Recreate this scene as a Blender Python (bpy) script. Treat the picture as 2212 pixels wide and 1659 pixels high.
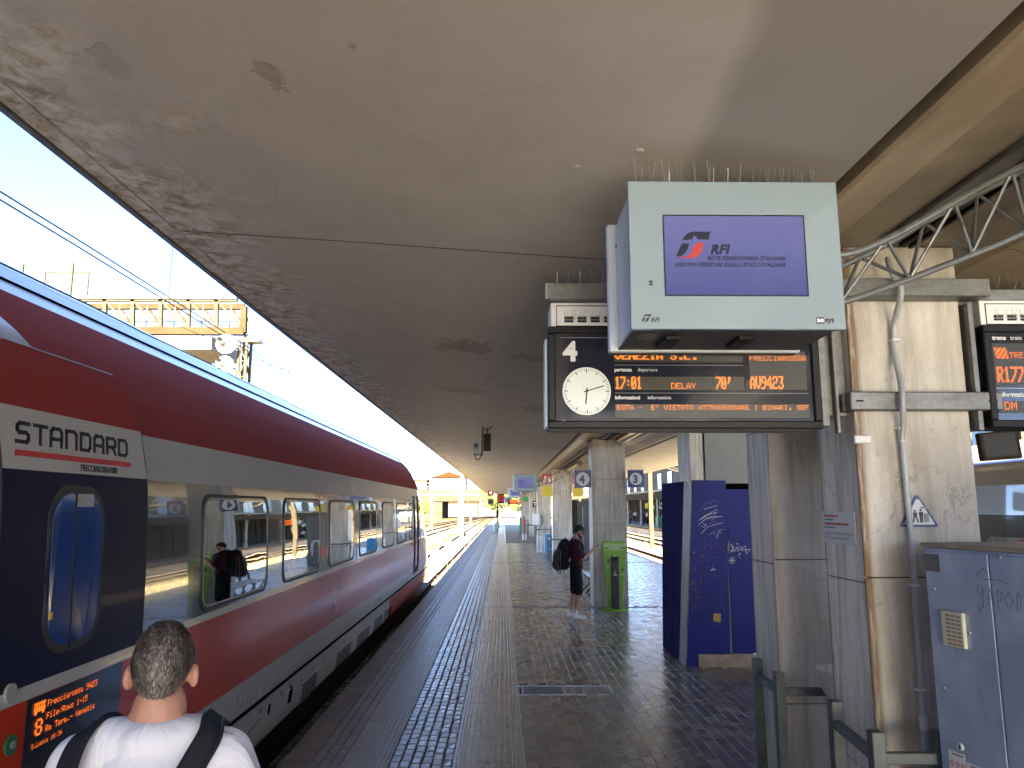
import bpy, math, random
from mathutils import Vector, Matrix, noise as mnoise
R = math.radians
rnd = random.Random(7)
for _o in list(bpy.data.objects): bpy.data.objects.remove(_o)
SC = bpy.context.scene
# ---------------------------------------------------------------- camera, sky, sun, exposure
cam_d = bpy.data.cameras.new('camera'); cam = bpy.data.objects.new('camera', cam_d); SC.collection.objects.link(cam)
cam_d.sensor_width = 36; cam_d.lens = 36*1640/2212; cam_d.clip_start = 0.05; cam_d.clip_end = 3000
cam.location = (0, 0, 2.1); cam.rotation_euler = (R(90+9.196), 0, R(-0.664)); SC.camera = cam
EXPO = 4.68
SUN_EL, SUN_TRAVEL = 28.0, (-0.01, 1.0)
W = bpy.data.worlds.new('World'); SC.world = W; W.use_nodes = True
_n = W.node_tree.nodes; _l = W.node_tree.links
_sky = _n.new('ShaderNodeTexSky'); _sky.sky_type = 'NISHITA'; _sky.sun_disc = False
_sky.sun_elevation = R(SUN_EL); _sky.sun_rotation = math.atan2(-SUN_TRAVEL[0], -SUN_TRAVEL[1])
_sky.air_density = 0.36; _sky.dust_density = 0.2; _sky.ozone_density = 1.4
_n['Background'].inputs['Strength'].default_value = 0.05
_l.new(_sky.outputs[0], _n['Background'].inputs['Color'])
sun_d = bpy.data.lights.new('sun', 'SUN'); sun_d.energy = 5.0; sun_d.angle = R(0.5); sun_d.color = (1, .87, .68)
sun = bpy.data.objects.new('sun', sun_d); SC.collection.objects.link(sun)
_sv = Vector((SUN_TRAVEL[0]*math.cos(R(SUN_EL)), SUN_TRAVEL[1]*math.cos(R(SUN_EL)), -math.sin(R(SUN_EL))))
sun.rotation_euler = _sv.to_track_quat('-Z', 'Y').to_euler(); sun.location = (0, -20, 30)
SC.view_settings.view_transform = 'Standard'; SC.view_settings.look = 'None'
SC.view_settings.gamma = 1; SC.view_settings.use_curve_mapping = False; SC.view_settings.exposure = EXPO
SC.cycles.use_denoising = True; SC.cycles.max_bounces = 9; SC.cycles.diffuse_bounces = 5; SC.cycles.glossy_bounces = 4
SC.cycles.sample_clamp_indirect = 6
LIT = 1/2**EXPO

# ---------------------------------------------------------------- helpers: objects
COL = SC.collection
WM = {}
def reg(o, M, parent=None):
    WM[o.name] = M
    if parent: o.parent = parent
def tag(o, label=None, cat=None, group=None, kind=None):
    if label: o['label'] = label
    if cat: o['category'] = cat
    if group: o['group'] = group
    if kind: o['kind'] = kind
    return o
def thing(name, label, cat, loc=(0, 0, 0), rz=0, group=None, kind=None):
    o = bpy.data.objects.new(name, None); COL.objects.link(o)
    o.empty_display_size = .1; o.location = loc; o.rotation_euler = (0, 0, rz)
    WM[o.name] = Matrix.Translation(loc) @ Matrix.Rotation(rz, 4, 'Z')
    return tag(o, label, cat, group, kind)
def copy_tree(o, loc=None, label=None, rz=None):
    c = o.copy(); COL.objects.link(c); WM[c.name] = WM.get(o.name, Matrix())
    for ch in list(o.children):
        d = ch.copy(); COL.objects.link(d); d.parent = c
        for g in list(ch.children):
            e = g.copy(); COL.objects.link(e); e.parent = d
    if loc is not None: c.location = loc
    if rz is not None: c.rotation_euler = (0, 0, rz)
    if label: c['label'] = label
    return c
def inst(mesh, name, parent, loc=(0, 0, 0), rz=0):
    o = bpy.data.objects.new(name, mesh); COL.objects.link(o); o.parent = parent
    o.location = loc; o.rotation_euler = (0, 0, rz); return o
class MB:
    def __init__(s): s.v = []; s.f = []; s.m = []; s.cur = 0; s.tint = []; s.t = 0.5
    def mat(s, i): s.cur = i; return s
    def add(s, vs, fs):
        b = len(s.v); s.v += [tuple(v) for v in vs]
        for f in fs: s.f.append([i+b for i in f]); s.m.append(s.cur); s.tint.append(s.t)
        return s
    def box(s, a, b, M=None):
        (x0, y0, z0), (x1, y1, z1) = a, b
        if x0 > x1: x0, x1 = x1, x0
        if y0 > y1: y0, y1 = y1, y0
        if z0 > z1: z0, z1 = z1, z0
        vs = [(x0,y0,z0),(x1,y0,z0),(x1,y1,z0),(x0,y1,z0),(x0,y0,z1),(x1,y0,z1),(x1,y1,z1),(x0,y1,z1)]
        if M is not None: vs = [M @ Vector(v) for v in vs]
        return s.add(vs, [(0,3,2,1),(4,5,6,7),(0,1,5,4),(1,2,6,5),(2,3,7,6),(3,0,4,7)])
    def frame(s, axis, a, b, p, q, w, d):
        """rectangular frame in the plane normal to axis ('y' or 'x'), a..b across, p..q in z, bar w, depth pair d"""
        def bx(u0, u1, z0, z1):
            if axis == 'y': s.box((u0, d[0], z0), (u1, d[1], z1))
            else: s.box((d[0], u0, z0), (d[1], u1, z1))
        bx(a, b, q-w, q); bx(a, b, p, p+w); bx(a, a+w, p+w, q-w); bx(b-w, b, p+w, q-w); return s
    def bar(s, p0, p1, w, h=None, up=(0, 0, 1)):
        p0, p1 = Vector(p0), Vector(p1); h = h or w; d = (p1-p0); L = d.length; d.normalize(); up = Vector(up)
        if abs(d.dot(up)) > .98: up = Vector((0, 1, 0))
        x = d.cross(up).normalized(); z = x.cross(d).normalized()
        M = Matrix((( x.x, d.x, z.x, p0.x), (x.y, d.y, z.y, p0.y), (x.z, d.z, z.z, p0.z), (0,0,0,1)))
        return s.box((-w/2, 0, -h/2), (w/2, L, h/2), M)
    def cyl(s, p0, p1, r0, r1=None, n=12, caps=True):
        p0, p1 = Vector(p0), Vector(p1); r1 = r0 if r1 is None else r1
        d = (p1-p0).normalized(); u = Vector((0,0,1)) if abs(d.z) < .9 else Vector((1,0,0))
        a = d.cross(u).normalized(); b = d.cross(a)
        vs = []
        for p, r in ((p0, r0), (p1, r1)):
            for i in range(n):
                t = 2*math.pi*i/n; vs.append(p + a*math.cos(t)*r + b*math.sin(t)*r)
        fs = [(i, (i+1) % n, n+(i+1) % n, n+i) for i in range(n)]
        if caps: fs += [tuple(range(n-1, -1, -1)), tuple(range(n, 2*n))]
        return s.add(vs, fs)
    def tube(s, pts, r, n=8):
        pts = [Vector(p) for p in pts]; vs = []; fs = []
        rr = r if isinstance(r, (list, tuple)) else [r]*len(pts)
        prev = None
        for k, p in enumerate(pts):
            d = (pts[min(k+1, len(pts)-1)]-pts[max(k-1, 0)]).normalized()
            if prev is None:
                u = Vector((0,0,1)) if abs(d.z) < .9 else Vector((1,0,0)); a = d.cross(u).normalized()
            else: a = (prev - d*prev.dot(d)).normalized()
            prev = a; b = d.cross(a)
            for i in range(n):
                t = 2*math.pi*i/n; vs.append(p + a*math.cos(t)*rr[k] + b*math.sin(t)*rr[k])
        for k in range(len(pts)-1):
            for i in range(n): fs.append((k*n+i, k*n+(i+1) % n, (k+1)*n+(i+1) % n, (k+1)*n+i))
        fs += [tuple(range(n-1, -1, -1)), tuple(range((len(pts)-1)*n, len(pts)*n))]
        return s.add(vs, fs)
    def ell(s, c, r, M=None, nu=16, nv=10):
        vs = []; fs = []
        c = Vector(c); M3 = M.to_3x3() if M is not None else Matrix.Identity(3)
        for j in range(1, nv):
            ph = math.pi*j/nv
            for i in range(nu):
                t = 2*math.pi*i/nu
                vs.append(c + M3 @ Vector((r[0]*math.sin(ph)*math.cos(t), r[1]*math.sin(ph)*math.sin(t), r[2]*math.cos(ph))))
        vs += [c + M3 @ Vector((0,0,r[2])), c - M3 @ Vector((0,0,r[2]))]
        T, B = len(vs)-2, len(vs)-1
        for j in range(nv-2):
            for i in range(nu): fs.append((j*nu+i, (j+1)*nu+i, (j+1)*nu+(i+1) % nu, j*nu+(i+1) % nu))
        for i in range(nu):
            fs.append((T, i, (i+1) % nu)); fs.append((B, (nv-2)*nu+(i+1) % nu, (nv-2)*nu+i))
        return s.add(vs, fs)
    def cap(s, p0, p1, r0, r1=None, n=12):
        r1 = r0 if r1 is None else r1
        s.cyl(p0, p1, r0, r1, n, True); s.ell(p0, (r0,)*3, nu=n, nv=8); s.ell(p1, (r1,)*3, nu=n, nv=8); return s
    def chain(s, pts, rs, n=12):
        for i in range(len(pts)-1): s.cap(pts[i], pts[i+1], rs[i], rs[i+1], n)
        return s
    def prism(s, pts, d0, d1, axis='y'):
        """2D polygon extruded: axis 'y': pts (x,z); 'x': pts (y,z); 'z': pts (x,y)"""
        n = len(pts)
        def P(p, d): return (p[0], d, p[1]) if axis == 'y' else ((d, p[0], p[1]) if axis == 'x' else (p[0], p[1], d))
        vs = [P(p, d0) for p in pts]+[P(p, d1) for p in pts]
        fs = [tuple(range(n-1, -1, -1)), tuple(range(n, 2*n))]+[(i, (i+1) % n, n+(i+1) % n, n+i) for i in range(n)]
        return s.add(vs, fs)
    def loft(s, rings, close=False):
        n = len(rings[0]); vs = [p for r in rings for p in r]; fs = []
        for k in range(len(rings)-1):
            for i in range(n-1+int(close)): fs.append((k*n+i, k*n+(i+1) % n, (k+1)*n+(i+1) % n, (k+1)*n+i))
        return s.add(vs, fs)
    def quad(s, a, b, c, d): return s.add([a, b, c, d], [(0, 1, 2, 3)])
    def mesh(s, name, mats, smooth=False, tint=False):
        me = bpy.data.meshes.new(name); me.from_pydata(s.v, [], s.f)
        if not isinstance(mats, (list, tuple)): mats = [mats]
        for m in mats: me.materials.append(m)
        if len(mats) > 1: me.polygons.foreach_set('material_index', s.m)
        if smooth: me.polygons.foreach_set('use_smooth', [True]*len(s.f))
        if tint:
            at = me.attributes.new('tint', 'FLOAT', 'FACE'); at.data.foreach_set('value', s.tint)
        me.update(); return me
    def build(s, name, mats, parent=None, smooth=False, world=True, bevel=0, tint=False, fix=True, seg=1):
        if parent is not None and world:
            Mi = WM[parent.name].inverted(); s.v = [tuple(Mi @ Vector(v)) for v in s.v]
        me = s.mesh(name, mats, smooth, tint)
        o = bpy.data.objects.new(name, me); COL.objects.link(o)
        WM[o.name] = WM[parent.name] if parent is not None else Matrix()
        if parent is not None: o.parent = parent
        if bevel:
            b = o.modifiers.new('bevel', 'BEVEL'); b.width = bevel; b.segments = seg; b.limit_method = 'ANGLE'; b.angle_limit = R(40)
        if smooth:
            try: me.set_sharp_from_angle(angle=R(35))
            except Exception: pass
        return o
def split_build(mb, name, mats, parent, **k):
    """every connected piece becomes a part of its own"""
    par = list(range(len(mb.v)))
    def f(i):
        while par[i] != i: par[i] = par[par[i]]; i = par[i]
        return i
    for fc in mb.f:
        r = f(fc[0])
        for i in fc[1:]: par[f(i)] = r
    grp = {}
    for fc, m in zip(mb.f, mb.m): grp.setdefault(f(fc[0]), []).append((fc, m))
    out = []
    for fs in grp.values():
        idx = sorted({i for fc, _ in fs for i in fc}); mp = {a: b for b, a in enumerate(idx)}
        q = MB(); q.v = [mb.v[i] for i in idx]; q.f = [[mp[i] for i in fc] for fc, _ in fs]; q.m = [m for _, m in fs]; q.tint = [.5]*len(fs)
        out.append(q.build(name, mats, parent, **k))
    return out
def remesh(o, vox, it=6, fac=.6):
    m = o.modifiers.new('skin', 'REMESH'); m.mode = 'VOXEL'; m.voxel_size = vox; m.use_smooth_shade = True
    k = o.modifiers.new('soften', 'SMOOTH'); k.iterations = it; k.factor = fac; return o

# ---------------------------------------------------------------- helpers: materials
class G:
    def __init__(s, name):
        s.m = bpy.data.materials.new(name); s.m.use_nodes = True; s.t = s.m.node_tree; s.b = s.t.nodes['Principled BSDF']
        s.out = s.t.nodes['Material Output']; s._pos = None; s._obj = None
    def n(s, t): return s.t.nodes.new('ShaderNode'+t)
    def set(s, sock, v):
        if hasattr(v, 'is_linked') or isinstance(v, bpy.types.NodeSocket): s.t.links.new(v, sock)
        elif isinstance(v, (tuple, list)) and len(v) == 3 and sock.type == 'RGBA': sock.default_value = (*v, 1)
        else: sock.default_value = v
    @property
    def pos(s):
        if s._pos is None: s._pos = s.n('NewGeometry').outputs['Position']
        return s._pos
    @property
    def obj(s):
        if s._obj is None: s._obj = s.n('TexCoord').outputs['Object']
        return s._obj
    def mapv(s, vec, scale=(1,1,1), loc=(0,0,0), rot=(0,0,0)):
        k = s.n('Mapping'); s.set(k.inputs['Vector'], vec); k.inputs['Scale'].default_value = scale
        k.inputs['Location'].default_value = loc; k.inputs['Rotation'].default_value = rot; return k.outputs[0]
    def noise(s, scale=5, detail=4, rough=.55, vec=None, dist=0, col=False):
        k = s.n('TexNoise'); s.set(k.inputs['Vector'], vec if vec is not None else s.pos)
        k.inputs['Scale'].default_value = scale; k.inputs['Detail'].default_value = detail
        k.inputs['Roughness'].default_value = rough; k.inputs['Distortion'].default_value = dist
        return k.outputs['Color' if col else 'Fac']
    def vor(s, scale=5, vec=None, feat='F1', out='Distance'):
        k = s.n('TexVoronoi'); k.feature = feat; s.set(k.inputs['Vector'], vec if vec is not None else s.pos)
        k.inputs['Scale'].default_value = scale; return k.outputs[out]
    def ramp(s, fac, stops, interp='LINEAR'):
        k = s.n('ValToRGB'); s.set(k.inputs[0], fac); e = k.color_ramp.elements; k.color_ramp.interpolation = interp
        while len(e) < len(stops): e.new(.5)
        for i, (p, c) in enumerate(stops):
            e[i].position = p; c = (c,)*3 if not isinstance(c, (tuple, list)) else c; e[i].color = (*c, 1)
        return k.outputs[0]
    def mix(s, fac, a, b, mode='MIX'):
        k = s.n('Mix'); k.data_type = 'RGBA'; k.blend_type = mode; s.set(k.inputs[0], fac); s.set(k.inputs[6], a); s.set(k.inputs[7], b)
        return k.outputs[2]
    def math(s, op, a, b=0, c=None, clamp=False):
        k = s.n('Math'); k.operation = op; s.set(k.inputs[0], a); s.set(k.inputs[1], b); k.use_clamp = clamp
        if c is not None: s.set(k.inputs[2], c)
        return k.outputs[0]
    def sep(s, vec):
        k = s.n('SeparateXYZ'); s.set(k.inputs[0], vec); return k.outputs
    def attr(s, name):
        k = s.n('Attribute'); k.attribute_name = name; return k.outputs['Fac']
    def orand(s): return s.n('ObjectInfo').outputs['Random']
    def bump(s, h, strength=.3, dist=.01, normal=None):
        k = s.n('Bump'); s.set(k.inputs['Height'], h); k.inputs['Strength'].default_value = strength; k.inputs['Distance'].default_value = dist
        if normal is not None: s.set(k.inputs['Normal'], normal)
        return k.outputs[0]
    def fin(s, color=None, rough=None, metal=None, normal=None, spec=None, coat=None, emit=None, estr=None, crough=None):
        B = s.b.inputs
        if color is not None: s.set(B['Base Color'], color)
        if rough is not None: s.set(B['Roughness'], rough)
        if metal is not None: s.set(B['Metallic'], metal)
        if normal is not None: s.set(B['Normal'], normal)
        if spec is not None: s.set(B['Specular IOR Level'], spec)
        if coat is not None: s.set(B['Coat Weight'], coat); B['Coat Roughness'].default_value = crough if crough is not None else .03
        if emit is not None: s.set(B['Emission Color'], emit); B['Emission Strength'].default_value = estr
        return s.m
def simple(name, col, rough=.5, metal=0, spec=.5, var=.15, scale=6, bump=0, bscale=60, coat=None):
    g = G(name); c = g.noise(scale, 5, .6)
    lo = tuple(x*(1-var) for x in col); hi = tuple(min(1, x*(1+var)) for x in col)
    cc = g.ramp(c, [(.3, lo), (.7, hi)])
    nm = g.bump(g.noise(bscale, 3), bump, .004) if bump else None
    rr = g.math('MULTIPLY_ADD', g.noise(scale*2.3, 4), .2*rough, rough*.9)
    return g.fin(cc, rr, metal, nm, spec, coat)
def emis(name, col, k, base=(.01,.01,.01)):
    g = G(name); return g.fin(base, .4, emit=col, estr=k*LIT)
M = {}
# ---------------------------------------------------------------- materials
def ell_mask(g, cx, cy, rx, ry, n=.5, ns=7, soft=.35):
    x, y, z = g.sep(g.pos)[:3]
    dx = g.math('DIVIDE', g.math('SUBTRACT', x, cx), rx); dy = g.math('DIVIDE', g.math('SUBTRACT', y, cy), ry)
    d = g.math('SQRT', g.math('ADD', g.math('MULTIPLY', dx, dx), g.math('MULTIPLY', dy, dy)))
    d = g.math('ADD', d, g.math('MULTIPLY', g.math('SUBTRACT', g.noise(ns, 6, .7), .5), n*2))
    return d
def make_ceiling():
    g = G('aged_plaster'); x, y, z = g.sep(g.pos)[:3]
    base = g.ramp(g.noise(1.3, 5, .6), [(.3, (.47, .448, .432)), (.7, (.55, .525, .505))])
    base = g.mix(g.ramp(g.noise(3.3, 7, .7, dist=.5), [(.40, 0), (.62, .5)]), base, (.41, .39, .36))
    fine = g.noise(35, 4, .7)
    base = g.mix(g.math('MULTIPLY', fine, .25), base, (.44, .42, .385))
    # bounce-light shadow painted as a darker strip towards the canopy middle
    shade_strip = g.ramp(g.math('ADD', x, g.math('MULTIPLY', g.noise(1.1, 2), .3)), [(.82, 0), (.9, 1)])
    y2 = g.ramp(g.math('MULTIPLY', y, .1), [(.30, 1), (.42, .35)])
    base = g.mix(g.math('MULTIPLY', shade_strip, g.math('MULTIPLY', y2, .8)), base, (.30, .285, .27))
    # damp and flaked paint along the outer edge
    edge = g.ramp(g.math('ADD', g.math('MULTIPLY', x, -1), g.math('MULTIPLY', g.noise(2.2, 5, .65), 1.1)), [(1.5, 0), (2.0, 1)])
    edge = g.math('MULTIPLY_ADD', g.math('SUBTRACT', g.math('ADD', g.math('MULTIPLY', x, -1), g.math('MULTIPLY', g.noise(2.2, 5, .65), 1.3)), 1.95), 2.4, 0, clamp=True)
    och = g.ramp(g.noise(9, 6, .7, dist=.6), [(.40, (.27, .21, .12)), (.47, (.52, .44, .30)), (.53, (.60, .56, .47)), (.58, (.78, .74, .66))])
    base = g.mix(g.math('MULTIPLY', edge, .8), base, och)
    # random flakes elsewhere
    fl = g.ramp(g.noise(1.6, 8, .68, dist=.4), [(.68, 0), (.70, 1)])
    fc = g.ramp(g.noise(22, 5, .7), [(.4, (.14, .11, .085)), (.6, (.30, .24, .18))])
    base = g.mix(g.math('MULTIPLY', fl, .7), base, fc)
    far = g.math('MULTIPLY_ADD', y, .06, -.5, clamp=True)
    fl2 = g.ramp(g.noise(3.2, 7, .6, vec=g.mapv(g.pos, (1.0, .55, 1))), [(.575, 0), (.61, 1)])
    base = g.mix(g.math('MULTIPLY', g.math('MULTIPLY', fl2, far), .5), base, fc)
    hs = None
    for cx, cy, rx, ry, a in ((-.35, 6.6, .42, .42, 1), (.35, 6.9, .5, .3, .8), (-.78, 2.38, .10, .16, .75), (-1.30, 2.35, .10, .2, .45), (-1.55, 3.2, .08, .3, .3), (-.5, 9.2, .5, .5, .7), (.5, 10.5, .4, .6, .7)):
        d = ell_mask(g, cx, cy, rx*.8, ry*.8, 1.5, 9)
        mk = g.ramp(d, [(.62, 1), (.8, 0)])
        base = g.mix(g.math('MULTIPLY', mk, .62*a), base, fc)
        hs = mk if hs is None else g.math('MAXIMUM', hs, mk)
    d = ell_mask(g, -1.22, 3.12, .2, .5, .12, 3)
    ring = g.math('COMPARE', d, .93, .05)
    base = g.mix(g.math('MULTIPLY', ring, .14), base, (.28, .22, .15))
    h = g.math('ADD', g.math('MULTIPLY', g.math('MAXIMUM', g.math('MAXIMUM', hs, fl), g.math('MULTIPLY', edge, g.ramp(g.noise(14, 6, .7), [(.45, 0), (.5, 1)]))), -1.0), g.math('MULTIPLY', g.noise(30, 4, .6), .12))
    nm = g.bump(h, .5, .006)
    nm = g.bump(g.noise(1.2, 3), .3, .02, nm)
    return g.fin(base, g.math('MULTIPLY_ADD', g.noise(4, 3), .2, .5), spec=.35, normal=nm)
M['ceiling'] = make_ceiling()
def make_stone(name, lo, hi, streak, sa, rust=None, vein=True):
    g = G(name); x, y, z = g.sep(g.pos)[:3]
    b = g.ramp(g.noise(1.8, 6, .65, dist=.3), [(.3, lo), (.7, hi)])
    st = g.ramp(g.noise(5, 5, .6, vec=g.mapv(g.pos, (2.6, 2.6, .22)), dist=.35), [(.42, 0), (.62, 1)])
    b = g.mix(g.math('MULTIPLY', st, sa), b, streak)
    b = g.mix(g.ramp(g.noise(70, 4, .7), [(.5, 0), (.75, .3)]), b, tuple(c*.6 for c in lo))
    pits = g.ramp(g.noise(11, 6, .75, vec=g.mapv(g.pos, (1.5, 1.5, .7))), [(.62, 0), (.68, .45)])
    b = g.mix(pits, b, tuple(c*.55 for c in lo))
    if vein:
        v = g.math('MULTIPLY', g.math('COMPARE', g.noise(.9, 6, .55, dist=.9), .5, .004), g.ramp(g.noise(1.7, 2), [(.5, 0), (.6, 1)]))
        b = g.mix(g.math('MULTIPLY', v, .5), b, tuple(c*.55 for c in lo))
    if rust:
        xx = g.math('ADD', x, g.math('MULTIPLY', g.noise(3, 4, vec=g.mapv(g.pos, (1, 1, .5))), .05))
        band = g.ramp(g.math('SUBTRACT', xx, 1.0), [(.918, 0), (.935, 1), (.975, .9), (.999, 0)])
        tex = g.ramp(g.noise(12, 6, .7, vec=g.mapv(g.pos, (3, 3, .25))), [(.34, 0), (.50, 1)])
        near = g.ramp(g.math('MULTIPLY', y, .1), [(.43, 1), (.5, .25)])
        b = g.mix(g.math('MULTIPLY', g.math('MULTIPLY', band, tex), g.math('MULTIPLY', near, .95)), b, rust)
    foot = g.math('MULTIPLY_ADD', z, -1.6, .9, clamp=True)
    b = g.mix(g.math('MULTIPLY', foot, g.math('MULTIPLY', g.noise(6, 5), .7)), b, (.12, .1, .075))
    nm = g.bump(g.math('ADD', g.noise(40, 5, .7), g.math('MULTIPLY', st, .3)), .3, .003)
    return g.fin(b, g.math('MULTIPLY_ADD', g.noise(9, 4), .25, .42), normal=nm, spec=.35)
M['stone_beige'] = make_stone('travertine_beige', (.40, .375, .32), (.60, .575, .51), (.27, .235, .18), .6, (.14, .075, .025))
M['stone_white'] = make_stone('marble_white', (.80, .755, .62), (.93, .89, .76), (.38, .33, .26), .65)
M['stone_core'] = simple('stone_core', (.09, .075, .06), .9)
M['concrete'] = simple('concrete', (.3, .28, .25), .85, bump=.4)
M['concrete_dark'] = simple('concrete_dark', (.10, .09, .08), .85, bump=.3)
M['slot'] = simple('slot_dark', (.02, .018, .016), .9)
M['beam_paint'] = simple('beam_paint', (.36, .29, .19), .42, spec=.5, var=.2, scale=2.2, bump=.15, bscale=9)
M['beam_paint_dark'] = simple('beam_paint_dark', (.28, .235, .17), .5, spec=.4, var=.25, scale=1.7, bump=.2, bscale=20)
M['galv'] = (lambda g: g.fin(g.mix(g.ramp(g.noise(5, 6, .7, vec=g.mapv(g.pos, (1, 1, 2.5))), [(.45, 0), (.7, .7)]), g.ramp(g.vor(60, out='Color', vec=g.pos), [(.1, (.17, .175, .17)), (.9, (.215, .22, .212))]), (.10, .09, .075)), g.math('MULTIPLY_ADD', g.noise(12), .3, .35), .55,
      g.bump(g.noise(50), .2, .003)))(G('galvanised'))
M['pipe_grey'] = (lambda g: g.fin(g.mix(g.ramp(g.noise(9, 6, .7, dist=.5), [(.56, 0), (.64, .8)]), (.13, .14, .14), (.09, .05, .025)), .4, .25, g.bump(g.noise(30), .3, .004)))(G('pipe_grey_rust'))
M['pvc'] = simple('pvc_grey', (.42, .44, .45), .4, var=.08)
M['black'] = simple('black_plastic', (.009, .009, .010), .5, var=.3, spec=.25)
M['black_matt'] = simple('black_matt', (.006, .006, .006), .9)
M['void'] = simple('void_dark', (.003, .003, .003), 1, spec=0)
M['white_plastic'] = simple('white_plastic', (.62, .64, .64), .4, var=.06)
M['white_paint'] = simple('white_paint', (.72, .71, .68), .5, var=.12)
M['glass_face'] = (lambda g: g.fin(g.ramp(g.noise(1.4), [(.3, (.22, .295, .34)), (.7, (.25, .325, .37))]), .10, spec=.5, coat=.5, crough=.02))(G('monitor_glass_face'))
M['mon_side'] = simple('monitor_casing_light', (.56, .62, .66), .35, metal=.2, var=.08)
M['mon_dark'] = simple('monitor_casing_dark', (.045, .045, .048), .5)
M['cab'] = (lambda g: g.fin(g.mix(g.ramp(g.noise(2.2, 7, .7, dist=.8, vec=g.mapv(g.pos, (1, 1, .7))), [(.40, 0), (.70, .8)]), (.27, .36, .50), (.50, .60, .76)),
      g.math('MULTIPLY_ADD', g.noise(5, 6, .7), .35, .22), .35, g.bump(g.noise(2.5, 3), .25, .02), coat=.2, crough=.15))(G('cabinet_grey_blue_metal'))
M['cab_top'] = simple('cabinet_top_dusty', (.22, .19, .16), .7)
M['guard'] = simple('guard_paint_dark', (.075, .085, .08), .42, spec=.5, var=.35, scale=8, bump=.3, bscale=30)
M['steel'] = simple('steel', (.35, .35, .34), .35, metal=.8)
M['brushed'] = simple('brushed_metal_tube', (.42, .36, .25), .3, metal=.6, var=.15, scale=3)
M['spike'] = simple('spike_wire', (.28, .26, .23), .4, metal=.5)
M['navy_sign'] = simple('navy_sign', (.022, .028, .17), .35)
M['sign_white'] = simple('sign_white', (.62, .63, .62), .4, var=.05)
M['text_navy'] = simple('text_navy', (.006, .008, .028), .7)
M['text_black'] = simple('text_black', (.012, .013, .018), .4)
M['text_white'] = simple('text_white', (.68, .68, .66), .5, var=.03)
M['text_red'] = simple('text_red', (.40, .03, .03), .5)
M['text_grey'] = simple('text_grey', (.035, .04, .05), .5)
M['red'] = simple('red_paint', (.42, .025, .03), .4)
M['yellow'] = simple('yellow_panel', (.55, .42, .02), .45, var=.08)
M['green'] = simple('green_panel', (.01, .25, .09), .45)
M['lime'] = simple('lime_panel', (.20, .44, .025), .35, var=.06, coat=.2)
M['blue_bin'] = simple('blue_bin', (.03, .22, .45), .4)
M['orange_scribble'] = simple('orange_scribble', (.3, .13, .05), .6)
# train
def train_mat(name, col, rough=.12, wav=.35, coat=1.0, metal=0, cr=.03, spec=.5):
    g = G(name)
    nm = g.bump(g.noise(2.2, 2, .5, vec=g.mapv(g.pos, (1, .8, 2.0))), wav, .003)
    nm = g.bump(g.noise(7, 2, .5, vec=g.mapv(g.pos, (1, .7, 1.8))), wav*.4, .0007, nm)
    dirt = g.ramp(g.noise(3, 6, .7), [(.45, 0), (.8, .22)])
    c = g.mix(dirt, col, tuple(x*.6+.03 for x in col))
    return g.fin(c, rough, metal, nm, spec=spec, coat=coat, crough=cr)
M['t_red'] = train_mat('train_red_paint', (.20, .028, .020), .75, .4, 0, cr=.05, spec=.10)
M['t_red_low'] = train_mat('train_red_paint_low', (.38, .028, .008), .14, 1.0, .05, cr=.03, spec=.25)
M['t_white'] = train_mat('train_light_grey_paint', (.36, .35, .33), .25, .4, .8, cr=.05)
M['t_grey'] = train_mat('train_dark_grey_band', (.07, .07, .067), .12, .4, 1.0, metal=.25, cr=.02, spec=.8)
M['t_silver'] = train_mat('train_roof_silver', (.5, .52, .56), .3, .5, .6)
M['t_skirt'] = train_mat('train_skirt_grey', (.32, .30, .27), .45, .2, .1)
M['t_navy'] = train_mat('train_door_navy', (.004, .006, .026), .38, .25, .03, cr=.03, spec=.12)
M['t_pane'] = train_mat('train_window_mirror', (.52, .52, .49), .015, .22, 0, metal=1)
M['t_doorpane'] = (lambda g: g.fin((.012, .045, .17), .12, spec=.6, coat=.7, crough=.04))(G('train_door_pane_blue'))
M['t_rubber'] = simple('rubber', (.02, .02, .022), .5)
M['t_frame'] = simple('train_window_frame', (.3, .29, .27), .3, metal=.7)
M['t_steel'] = simple('train_under_dark', (.02, .018, .016), .8)
M['led'] = emis('led_orange', (1, .17, .012), 2.0)
M['led_y'] = emis('led_amber', (1, .25, .025), 2.1)
M['led_red'] = emis('led_red', (1, .02, .05), 1.4)
def led_back(name, pitch, col, base):
    g = G(name); x, y, z = g.sep(g.pos)[:3]
    a = g.math('LESS_THAN', g.math('FRACT', g.math('DIVIDE', x, pitch)), .6)
    b = g.math('LESS_THAN', g.math('FRACT', g.math('DIVIDE', z, pitch)), .6)
    return g.fin(g.mix(g.math('MULTIPLY', a, b), base, col), .4)
M['led_back'] = led_back('led_matrix_backing', .006, (.05, .046, .020), (.008, .007, .004))
M['board_face'] = (lambda g: g.fin(g.ramp(g.noise(1.2), [(.3, (.012, .014, .022)), (.7, (.02, .022, .032))]), .12, spec=.4, coat=.15, crough=.05))(G('board_face_glass'))
def screen_mat():
    g = G('monitor_screen_violet'); x, y, z = g.sep(g.obj)[:3]
    t = g.math('MULTIPLY_ADD', z, 1/.31, .5, clamp=True)
    c = g.ramp(t, [(0, (.085, .10, .29)), (.55, (.15, .155, .37)), (1, (.19, .18, .40))])
    return g.fin((.01, .01, .02), .08, emit=c, estr=1.0*LIT, spec=.3)
M['screen'] = screen_mat()
M['clock'] = emis('clock_face_lit', (.62, .66, .58), .35, (.55, .57, .52))
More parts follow.
